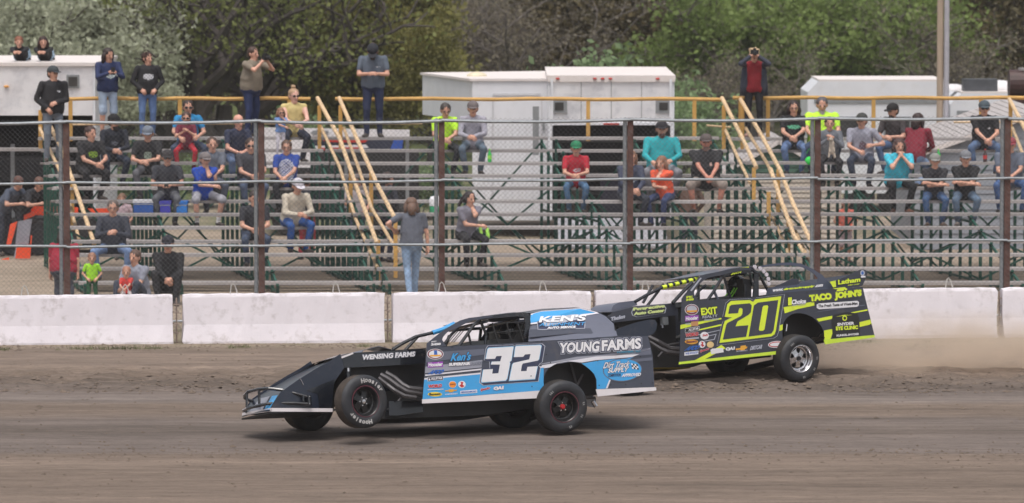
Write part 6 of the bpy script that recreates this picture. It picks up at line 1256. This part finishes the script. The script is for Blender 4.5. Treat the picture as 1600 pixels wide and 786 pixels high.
d20(cQ(*ellp(325, 425, 48, 42)), 1, m_print_w, 'sponsor_circle'); T(cQ, (300, 435), (362, 428), (302, 410), 'Salt', m_redd, 3, shear=.2); d20(cQ(*ellp(298, 522, 38, 40)), 1, m_print_w, 'sponsor_circle'); d20(cQ((285, 490), (315, 500), (305, 520), (325, 535), (300, 552), (280, 525), (296, 518)), 1.8, m_redd, 'sponsor_mark')
d20(cQ(*ellp(390, 525, 40, 35)), 1, mat('cream_print', s2l((225, 195, 140)), .5), 'sponsor_circle'); T(cQ, (270, 620), (375, 590), (272, 585), 'Speedco', m_redd, 3, bold=.03, outline=m_pgrey, shear=.3)
d20(cQ((390, 585), (410, 570), (530, 562), (540, 610), (400, 632)), 1, m_print_w, 'sponsor_block')
T(cQ, (288, 200), (470, 182), (280, 118), 'EXiT', m_neon, 4, bold=.03, outline=m_print_k, ol=.04); T(cQ, (300, 232), (470, 218), (300, 200), 'REALTY', m_pgrey, 3, bold=.02); T(cQ, (318, 262), (480, 245), (320, 240), 'Dream Home', m_pgrey, 3, shear=.3)
T(cC, (722, 558), (775, 552), (725, 535), 'QA1', m_print_w, 3, bold=.06); d20(cC((782, 542), (810, 538), (812, 526), (842, 522), (842, 530), (852, 530), (848, 540), (838, 544), (836, 550), (812, 554), (810, 548), (784, 552)), 1.4, m_gold, 'bow_tie_emblem'); T(cC, (785, 562), (850, 556), (786, 554), 'PERFORMANCE', m_pgrey, 3)
T(cC, (865, 552), (935, 543), (870, 527), 'DIRTCAR', m_pgrey, 3, bold=.04, shear=.2); d20(cC(*ellp(1020, 517, 48, 20, 20, -.08)), 1, m_print_w, 'sponsor_oval'); d20(cC(*ellp(1020, 517, 44, 16, 20, -.08)), 1.6, m_redd, 'sponsor_oval'); d20(cC(*ellp(1020, 517, 38, 11, 20, -.08)), 2.2, m_print_w, 'sponsor_oval')
T(cG, (705, 540 - 12), (1010, 478), (705, 440), 'TACO', m_neon, 4, bold=.05, outline=m_print_k, ol=.05, outline2=m_pgrey) if False else None
T(cD, (318, 268), (448, 254), (312, 228), 'TACO', m_neon, 4, bold=.055, outline=m_print_k, ol=.05, outline2=m_char2); T(cD, (462, 262), (622, 244), (460, 212), "JOHN'S", m_neon, 4, bold=.055, outline=m_print_k, ol=.05, outline2=m_char2)
d20(cD((358, 285), (370, 278), (595, 262), (606, 270), (604, 290), (594, 298), (372, 312), (358, 304)), 2, m_print_w, 'slogan_plate'); T(cD, (366, 302), (598, 285), (367, 285), 'The Fresh Taste of West-Mex', m_print_k, 4, bold=.02)
T(cD, (210, 285), (295, 278), (212, 256), 'Choice', m_print_w, 4, bold=.04, outline=m_print_k, ol=.04); T(cD, (190, 290), (212, 288), (190, 244), '1', m_neon, 4, bold=.06, outline=m_print_k, ol=.03); T(cD, (215, 294), (292, 288), (216, 287), 'FIRST REALTY', m_pgrey, 3)
d20(cD((445, 370), (460, 345), (530, 328), (595, 335), (608, 365), (612, 465), (452, 480)), 1, m_print_k, 'sponsor_block'); T(cD, (478, 410), (578, 402), (478, 392), 'SNYDER', m_print_w, 3, bold=.03); T(cD, (470, 436), (600, 428), (470, 413), 'EYE CLINIC', m_neon, 3, bold=.04); d20(cD(*ellp(522, 364, 14, 16)), 2, m_neon, 'eye_mark'); d20(cD(*ellp(522, 364, 8, 9)), 3, m_print_k, 'eye_mark'); d20(cD((470, 357), (515, 345), (570, 345), (520, 349)), 2, m_neon, 'eye_brow')
T(cD, (474, 472), (606, 462), (474, 460), 'KUNKEL-SNYDER', m_print_w, 3, bold=.03)
for x, y in ((190, 230), (300, 216), (620, 272), (520, 200), (402, 478), (672, 400)): d20(cD(*ellp(x, y, 3.5, 3.5, 8)), 5, m_print_k, 'rivet')
# low sail panel with the big arched opening
arc = cG((150, 428), (160, 345), (200, 332), (480, 300), (575, 288), (600, 265), (650, 255), (700, 262), (735, 280), (800, 268), (825, 250), (822, 205), (790, 165), (700, 102), (600, 58), (450, 38), (300, 42), (150, 58), (0, 85), (-40, 92), (-40, 70), (0, 60), (200, 22), (330, 5), (450, 0), (600, 14), (760, 85), (880, 165), (960, 245), (1032, 335), (1010, 348), (600, 385))
so = c.panel('sail_panel', arc, -.80, paint('grey_sail', (76, 82, 100)), .008)
for lo_, hi_, tx_, m in ((222, 362, 'www.', m_print_w), (366, 776, 'dirttracksupply', m_neon), (780, 886, '.com', m_print_w)):
    yf = lambda x: 390 - (x - 222) * .108
    q_ = cG((lo_, yf(lo_)), (hi_, yf(hi_)), (lo_ + 4, yf(lo_) - 34)); c.text(tx_, q_[0], q_[1], q_[2], -.80, 3, m, par=so, bold=.045, shear=.15)
spl = cG((1032, 342), (1055, 238), (1200, 180), (1380, 96), (1430, 92), (1462, 108), (1476, 140), (1450, 220), (1415, 300), (1380, 318)); sq = c.panel('spoiler_end', spl, -.88, m_char20, .008)
c.decal('stripe', cG((978, 254), (1056, 238), (1062, 322), (1022, 330)), -.885, 1, m_neon, sq); q_ = cG((1085, 295), (1378, 255), (1085, 232)); c.text('Latham', q_[0], q_[1], q_[2], -.88, 4, m_neon, par=sq, bold=.028, outline=m_print_k, ol=.04); q_ = cG((1215, 308), (1368, 290), (1216, 295)); c.text('SEED CORP', q_[0], q_[1], q_[2], -.88, 3, m_neon, par=sq)
c.decal('swoosh', cG((1010, 345), (1170, 325), (1210, 352), (1190, 378), (1060, 382), (1080, 355)), -.95, 3, m_neon, sp_); c.decal('sponsor_mark', cG(*ellp(1408, 140, 30, 38)), -.885, 2, m_pgrey, sq); c.decal('sponsor_mark', cG(*ellp(1408, 140, 16, 22)), -.885, 3, m_lblue, sq); c.decal('sponsor_mark', cG((1385, 180), (1445, 175), (1448, 198), (1390, 202)), -.885, 3, m_print_w, sq)
q = MB(); q.prism([Vector((p.x, -p.y, p.z)) for p in c.at(spl, -.88)], (0, -.008, 0)); q.build('spoiler_end', m_char20, root)
s0, s1 = c.at(cG((1400, 310), (1470, 130)), -.88); MB().prism([V3w(s0, -.88), V3w(s1, -.88), V3w(s1, .88), V3w(s0, .88)], (.006, 0, 0)).build('spoiler_blade', m_char20, root)
# roof
near = c.at(cF((450, 252), (530, 232), (700, 200), (900, 152), (1080, 125), (1230, 112), (1290, 130)), -.62); rows = []
for i, p in enumerate(near): rows.append([V3w(p, w * [.40, .46, .52, .58, .6, .6, .6][i] - (.62 - [.40, .46, .52, .58, .6, .6, .6][i] if w < 0 else 0) * (1 if w < -.9 else 0), [0, .01, .015, .02, .02, .02, 0][i] * (1 - w ** 2)) for w in (-1, -.5, 0, .5, 1)])
loft('roof', rows, m_char2, root)
c.panel('roof_trim', cF((840, 190), (940, 160), (1060, 132), (1180, 115), (1182, 132), (1060, 146), (940, 172), (840, 198)), -.64, m_neon, .01)
c.panel('windscreen_pillar', cF((150, 665), (148, 610), (180, 560), (250, 465), (340, 370), (440, 255), (530, 228), (700, 198), (900, 150), (1120, 128), (1235, 128), (1300, 180), (1320, 215), (1280, 200), (1230, 160), (1100, 170), (900, 205), (740, 250), (620, 270), (545, 290), (480, 330), (410, 390), (360, 450), (336, 520), (350, 565), (390, 600), (400, 665)), -.84, m_char20, .01)
c.panel('roof_rail', cF((760, 235), (900, 190), (1100, 155), (1240, 148), (1250, 205), (1100, 215), (900, 240), (780, 270)), -.82, m_gloss, .03); q_ = cF((895, 245), (1052, 212), (905, 215)); c.text('IMCA', q_[0], q_[1], q_[2], -.82, 3, m_neon, par=root, bold=.04, shear=.4)
c.decal('pillar_band', cF((275, 480), (430, 285), (455, 290), (300, 492)), -.84, 1, m_pgrey, root); q_ = cF((212, 600), (312, 592), (214, 568)); c.text('SPEC', q_[0], q_[1], q_[2], -.84, 2, m_neon, par=root, bold=.04); q_ = cF((210, 642), (330, 632), (212, 608)); c.text('2450', q_[0], q_[1], q_[2], -.84, 2, m_neon, par=root, bold=.05)
c.panel('door_pillar', cF((1240, 150), (1300, 190), (1330, 230), (1335, 590), (1250, 600), (1265, 400), (1262, 220)), -.82, m_gloss, .03); c.tube('cage_bar', cF((1320, 200), (1400, 350), (1470, 480)), -.75, .022, m_gloss)
c.panel('door_sill', cF((150, 665), (400, 645), (900, 600), (1500, 555), (1500, 572), (900, 640), (400, 672), (150, 682)), -.93, m_gloss, .1)
c.tube('cage_bar', cF((530, 650), (650, 480), (785, 250)), -.78, .024, m_gloss); c.tube('cage_bar', cF((640, 480), (700, 610)), -.74, .02, m_char2); c.tube('cage_bar', cF((350, 600), (420, 480), (520, 400)), -.6, .02, m_gloss); c.tube('cage_bar', cF((790, 260), (840, 420), (900, 600)), -.70, .02, m_gloss)
for a, b in (((1120, 390), (1130, 590)), ((1190, 210), (1240, 420))): c.tube('cage_bar', cF(a, b), -.5, .018, m_gloss)
for a, b in (((860, 600), (960, 440)), ((900, 600), (1000, 440)), ((780, 610), (880, 500)), ((820, 610), (880, 560))): c.tube('harness_strap', cF(a, b), -.35, .010, mat('lime_web', s2l((120, 190, 50)), .7))
for a, b in (((700, 270), (420, 640)), ((1240, 190), (1240, 600)), ((530, 290), (380, 560))): c.ltube('cage_bar', [V3w(p, .62) for p in c.at(cF(a, b), -.80)], .022, m_gloss)
P1 = c.at(cF((760, 260), (1240, 200)), -.80); c.ltube('cage_bar', [V3w(P1[0], -.62), V3w(P1[0], .62)], .02, m_gloss); c.ltube('cage_bar', [V3w(P1[1], -.62), V3w(P1[1], .62)], .02, m_gloss); c.ltube('cage_bar', [V3w(P1[0], .62), V3w(P1[1], .62)], .02, m_gloss)
q = c.at(cF((1000, 600), (1110, 600), (1110, 330), (980, 310)), -.3); MB().prism([V3w(p, -.48) for p in q], (0, .45, 0)).build('seat', m_print_k, root)
q = c.at(cF((560, 620), (1250, 600), (1250, 900), (560, 900)), -.3); MB().prism([V3w(p, -.7) for p in q], (0, 1.2, 0)).build('cockpit_tub', m_print_k, root)
q = c.at(cF((400, 620), (640, 590), (640, 700), (400, 700)), -.3); MB().prism([V3w(p, -.7) for p in q], (0, 1.3, 0)).build('dashboard', MC['dash_grey'], root)
for i, (x, y) in enumerate(((1277, 118), (1360, 142), (1412, 184), (1456, 236), (1484, 302), (1490, 378))): c.tube('round_pad', cF((x, y), (x, y + .5)), [-.86, -.855], .040, mat('pad_grey', s2l((200, 194, 202)), .6), n=16) if False else MB().tube([c.at1(cF((x, y))[0], -.88), c.at1(cF((x, y))[0], -.88) + Vector((0, .02, 0))], .029, 18).build('round_pad', mat('pad_grey', s2l((200, 194, 202)), .6), root)
c.tube('pad_hoop', cF((1240, 105), (1360, 142), (1412, 184), (1456, 236), (1484, 302), (1490, 400)), -.85, .012, m_gloss)
# halo bars
hb = cC((195, 268), (270, 225), (350, 186), (450, 160), (562, 134)); c.tube('halo_bar', hb, -.45, .024, m_gloss)
for x0, x1 in ((355, 378), (392, 412), (428, 450), (468, 490), (508, 530), (545, 560)):
    f = lambda x: 186 - (x - 350) * .245; c.tube('halo_sleeve', cC((x0, f(x0)), (x1, f(x1))), -.452, .031, m_neon)
c.tube('windscreen_bar', cC((415, 275), (470, 215), (530, 155)), -.55, .028, m_gloss)
# hood
hood = cC((38, 350), (72, 328), (180, 300), (300, 288), (430, 278), (442, 345), (300, 362), (82, 388), (42, 388)); ho = c.panel('hood_side', hood, -.52, m_char20, .006); top = c.at(cC((70, 330), (180, 302), (300, 290), (430, 280)), -.52)
loft('hood_top', [[V3w(p, w, .02 * (1 - (w / .52) ** 2)) for w in (-.52, -.25, 0, .25, .52)] for p in top], m_char20, root); MB().prism([V3w(p, .52) for p in c.at(hood, -.52)], (0, -.006, 0)).build('far_hood_side', m_char20, root)
sc_l = c.at(cC((48, 322), (60, 292), (92, 275), (190, 263), (196, 290)), -.25); loft('hood_scoop', [[V3w(p, w, 0) for w in (-.3, -.1, .1, .3)] for p in sc_l], m_char2, root); MB().prism([V3w(p, -.3) for p in sc_l], (0, .006, 0)).build('scoop_side', m_char2, root)
lb = cC((172, 330), (182, 305), (300, 290), (365, 286), (378, 305), (370, 335), (205, 358), (178, 348)); c.decal('sponsor_block', lb, -.52, 1, m_pgrey, ho); c.decal('sponsor_block', grow_poly(lb, .95), -.52, 1.6, m_char20, ho)
q_ = cC((182, 326), (368, 306), (184, 302)); c.text('Perspective', q_[0], q_[1], q_[2], -.52, 3, mat('pale_lime', s2l((215, 228, 150)), .5), par=ho, bold=.05); q_ = cC((186, 348), (366, 328), (188, 328)); c.text('Auto Center', q_[0], q_[1], q_[2], -.52, 3, MC['pale_lime'], par=ho, bold=.05); q_ = cC((48, 382), (134, 364), (52, 358)); c.text('Thelen', q_[0], q_[1], q_[2], -.52, 3, m_pgrey, par=ho, bold=.05, outline=m_dkline)
nose = cC((-260, 610), (-150, 520), (-40, 440), (38, 352), (42, 388), (60, 420), (10, 470), (-10, 520), (-20, 625)); c.panel('nose_side', nose, -.52, m_char20, .006); MB().prism([V3w(p, .52) for p in c.at(nose, -.52)], (0, -.006, 0)).build('far_nose_side', m_char20, root)
L_ = c.at(nose[:4], -.52); loft('nose_top', [[V3w(p, w, -.01) for w in (-.5, 0, .5)] for p in L_], m_char20, root)
# engine bay
eb = c.at(cC((85, 388), (445, 345), (450, 560), (300, 580), (180, 520)), -.40); MB().prism([V3w(p, -.34) for p in eb], (0, .68, 0)).build('engine_block', m_print_k, root)
rr_ = c.at(cC((250, 560), (300, 652), (545, 648), (600, 630), (1000, 590), (1000, 540), (455, 560)), -.5); MB().prism([V3w(p, -.46) for p in rr_], (0, .95, 0)).build('frame_rail', m_print_k, root)
c.tube('exhaust_header', cC((270, 470), (330, 500), (400, 540), (455, 545)), [-.5, -.58, -.62, -.65], .034, m_pipe); c.tube('exhaust_header', cC((280, 500), (340, 540), (380, 560), (455, 570)), [-.5, -.58, -.62, -.65], .034, m_pipe); c.tube('steering_arm', cC((330, 590), (390, 520), (450, 512)), -.6, .016, m_pipe)
MB().box(c.at1(cC((366, 380))[0], -.5), (.09, .08, .11)).build('fluid_reservoir', mat('smoky_bottle', (.16, .17, .18), .3), root); c.tube('brass_fitting', cC((355, 395), (358, 420)), -.5, .012, m_pgrey)
MB().prism([V3w(p, -.42) for p in c.at(cC((300, 648), (540, 650), (540, 655), (300, 657)), -.5)], (0, .8, 0)).build('oil_pan_edge', mat('dull_yellow', s2l((150, 130, 40)), .6), root)
wt_ = c.at(cD((140, 500), (150, 380), (210, 325), (300, 330), (400, 400), (410, 500), (360, 480), (320, 500)), -.5); MB().prism([V3w(p, -.60) for p in cD and wt_], (0, 1.2, 0)).build('rear_tub', m_print_k, root)
c.tube('nerf_bar', cD((330, 500), (360, 510), (405, 500)), -.75, .018, m_gloss); c.tube('nerf_bar', cD((325, 480), (365, 475), (400, 440)), -.75, .018, m_gloss); c.tube('rear_link', cD((180, 440), (185, 400)), -.66, .014, m_chrome)
dk = c.at(cG((1380, 320), (200, 425)), YS); MB().prism([V3w(dk[0], -.93), V3w(dk[1], -.93), V3w(dk[1], .93), V3w(dk[0], .93)], (0, 0, .008)).build('rear_deck', m_char20, root)
MB().prism([V3w(p, .95) for p in c.at(side20, YS)], (0, -.006, 0)).build('far_side_panel', m_char20, root)
rc_ = c.at1(cD((262, 583))[0], -.98); 
rc_ = c.at1((1244, 559.5), -.98); c.wheel(rc_, .335, .25, m_chrome, hub=m_rimblk, spin=R(20), patch=True, ring=m_chrome)
for (px, py, st) in ((1136, 588, 0), (985, 618, 12), (905, 603, 12)):
    g = G(px, py) + Vector((0, 0, .333)); c.wheel(c.loc(g), .333, .28, m_rimblk, steer=R(st))
c.ltube('rear_axle', [Vector((rc_.x, -.8, rc_.z)), Vector((rc_.x, .8, rc_.z - .1))], .045, m_print_k)
driver(c, 1146, 444, -.2, 'helmeted driver in green grey suit inside the charcoal and neon yellow car', (40, 46, 40), (34, 36, 40))
CAR20 = c

# ============ orange car in the pits, seen from behind
t = thing('pit_race_car', (-9.0, 92.6, 0), 'orange race car parked behind the left bleachers with two crewmen at it', 'race car')
m_org = paint('orange_panel', (240, 82, 40), .45)
def po(px, py, D): return P(px, py, D) - t.location
def opan(name, pts, D, m, dv, par=None): return MB().prism([po(x, y, D) for x, y in pts], dv).build(name, m, par or t)
opan('deck_side', [(46, 326), (50, 322), (122, 324), (122, 338), (52, 336)], 92.6, m_org, (0, .03, 0)); opan('deck_side', [(137, 326), (200, 325), (200, 336), (145, 334)], 92.6, m_org, (0, .03, 0)); opan('rear_deck', [(28, 340), (52, 330), (56, 336), (34, 346)], 92.3, m_org, (0, .4, 0))
opan('quarter_panel', [(16, 350), (27, 346), (17, 382), (10, 382)], 91.5, m_org, (0, .05, 0)); opan('tail_panel', [(28, 346), (50, 342), (44, 382), (24, 382)], 91.4, mat('grey_tail', (.28, .28, .33), .4), (0, .05, 0)); opan('tail_panel', [(26, 384), (47, 382), (48, 368), (50, 368), (47, 404), (24, 404)], 91.35, m_org, (0, .04, 0)); opan('quarter_panel', [(3, 405), (14, 402), (14, 411), (3, 411)], 91.4, m_org, (0, .04, 0))
opan('body_side', [(54, 340), (122, 342), (200, 340), (200, 385), (56, 392)], 92.9, m_print_k, (0, 1.2, 0)); MB().tube([po(22, 408, 92.1), po(34, 350, 92.1)], .02, 6).build('spoiler_stay', m_pgrey, t)
for px, py in ((62, 382), (180, 382), (20, 398)):
    p = po(px, py, 92.55); MB().lathe([(0.0, -.13), (.17, -.13), (.19, -.12), (.31, -.12), (.335, -.08), (.335, .08), (.3, .12), (0, .12)], (p.x, p.y, .335), 28).build('wheel', m_rubber, t)
t['label'] = 'orange race car parked behind the left bleachers with two crewmen at it'
# dust kicked up behind car 20
q = MB(); q.ell((0, 0, 0), (3.9, 1.7, .80), nu=32, nv=16)
arr = np.array(q.v); arr *= (1 + .12 * fbm(arr[:, 0] * .9 + 3, arr[:, 2] * 1.6 + arr[:, 1], 500, 3))[:, None]; q.v = [tuple(a) for a in arr]
m = bpy.data.materials.new('dust'); m.use_nodes = True; nt = m.node_tree; nt.nodes.clear(); N = nt.nodes.new; Lk = nt.links.new
o_ = N('ShaderNodeOutputMaterial'); pv = N('ShaderNodeVolumePrincipled'); pv.inputs['Color'].default_value = (.93, .80, .67, 1); pv.inputs['Anisotropy'].default_value = .2
tc = N('ShaderNodeTexCoord'); mp = N('ShaderNodeMapping'); mp.inputs['Scale'].default_value = (.7, 1, 1.3); Lk(tc.outputs['Object'], mp.inputs[0]); nz = N('ShaderNodeTexNoise'); nz.inputs['Scale'].default_value = 1.3; nz.inputs['Detail'].default_value = 5; nz.inputs['Roughness'].default_value = .6; Lk(mp.outputs[0], nz.inputs['Vector'])
gr_ = N('ShaderNodeMapping'); gr_.inputs['Scale'].default_value = (1 / 3.7, 1 / 1.6, 1 / .75); Lk(tc.outputs['Object'], gr_.inputs[0]); gt = N('ShaderNodeTexGradient'); gt.gradient_type = 'SPHERICAL'; Lk(gr_.outputs[0], gt.inputs[0])
m1 = N('ShaderNodeMath'); m1.operation = 'MULTIPLY_ADD'; Lk(nz.outputs[0], m1.inputs[0]); m1.inputs[1].default_value = 5.0; m1.inputs[2].default_value = -2.1; m1.use_clamp = True
m2_ = N('ShaderNodeMath'); m2_.operation = 'MULTIPLY'; Lk(m1.outputs[0], m2_.inputs[0]); Lk(gt.outputs[0], m2_.inputs[1]); m3 = N('ShaderNodeMath'); m3.operation = 'MULTIPLY'; Lk(m2_.outputs[0], m3.inputs[0]); m3.inputs[1].default_value = 3.2; Lk(m3.outputs[0], pv.inputs['Density']); Lk(pv.outputs[0], o_.inputs['Volume'])
dust = q.build('dust_cloud', m); dust.location = (6.4, 68.3, .22); tag(dust, 'brown dust cloud thrown up behind the number 20 car', 'dust', kind='stuff')

# thin air haze over the pits and trees
m = bpy.data.materials.new('haze'); m.use_nodes = True; nt = m.node_tree; nt.nodes.clear()
o_ = nt.nodes.new('ShaderNodeOutputMaterial'); pv = nt.nodes.new('ShaderNodeVolumePrincipled'); pv.inputs['Color'].default_value = (.88, .87, .88, 1); pv.inputs['Density'].default_value = .00028; nt.links.new(pv.outputs[0], o_.inputs['Volume'])
hz_top = float(ZZ.max()) + 2.0
hz = MB().box((0, 150, (hz_top - 2.5) / 2), (1440, 1560, hz_top + 2.5)).build('haze', m); tag(hz, 'pale thin haze filling the air over track and trees', 'haze', kind='stuff')
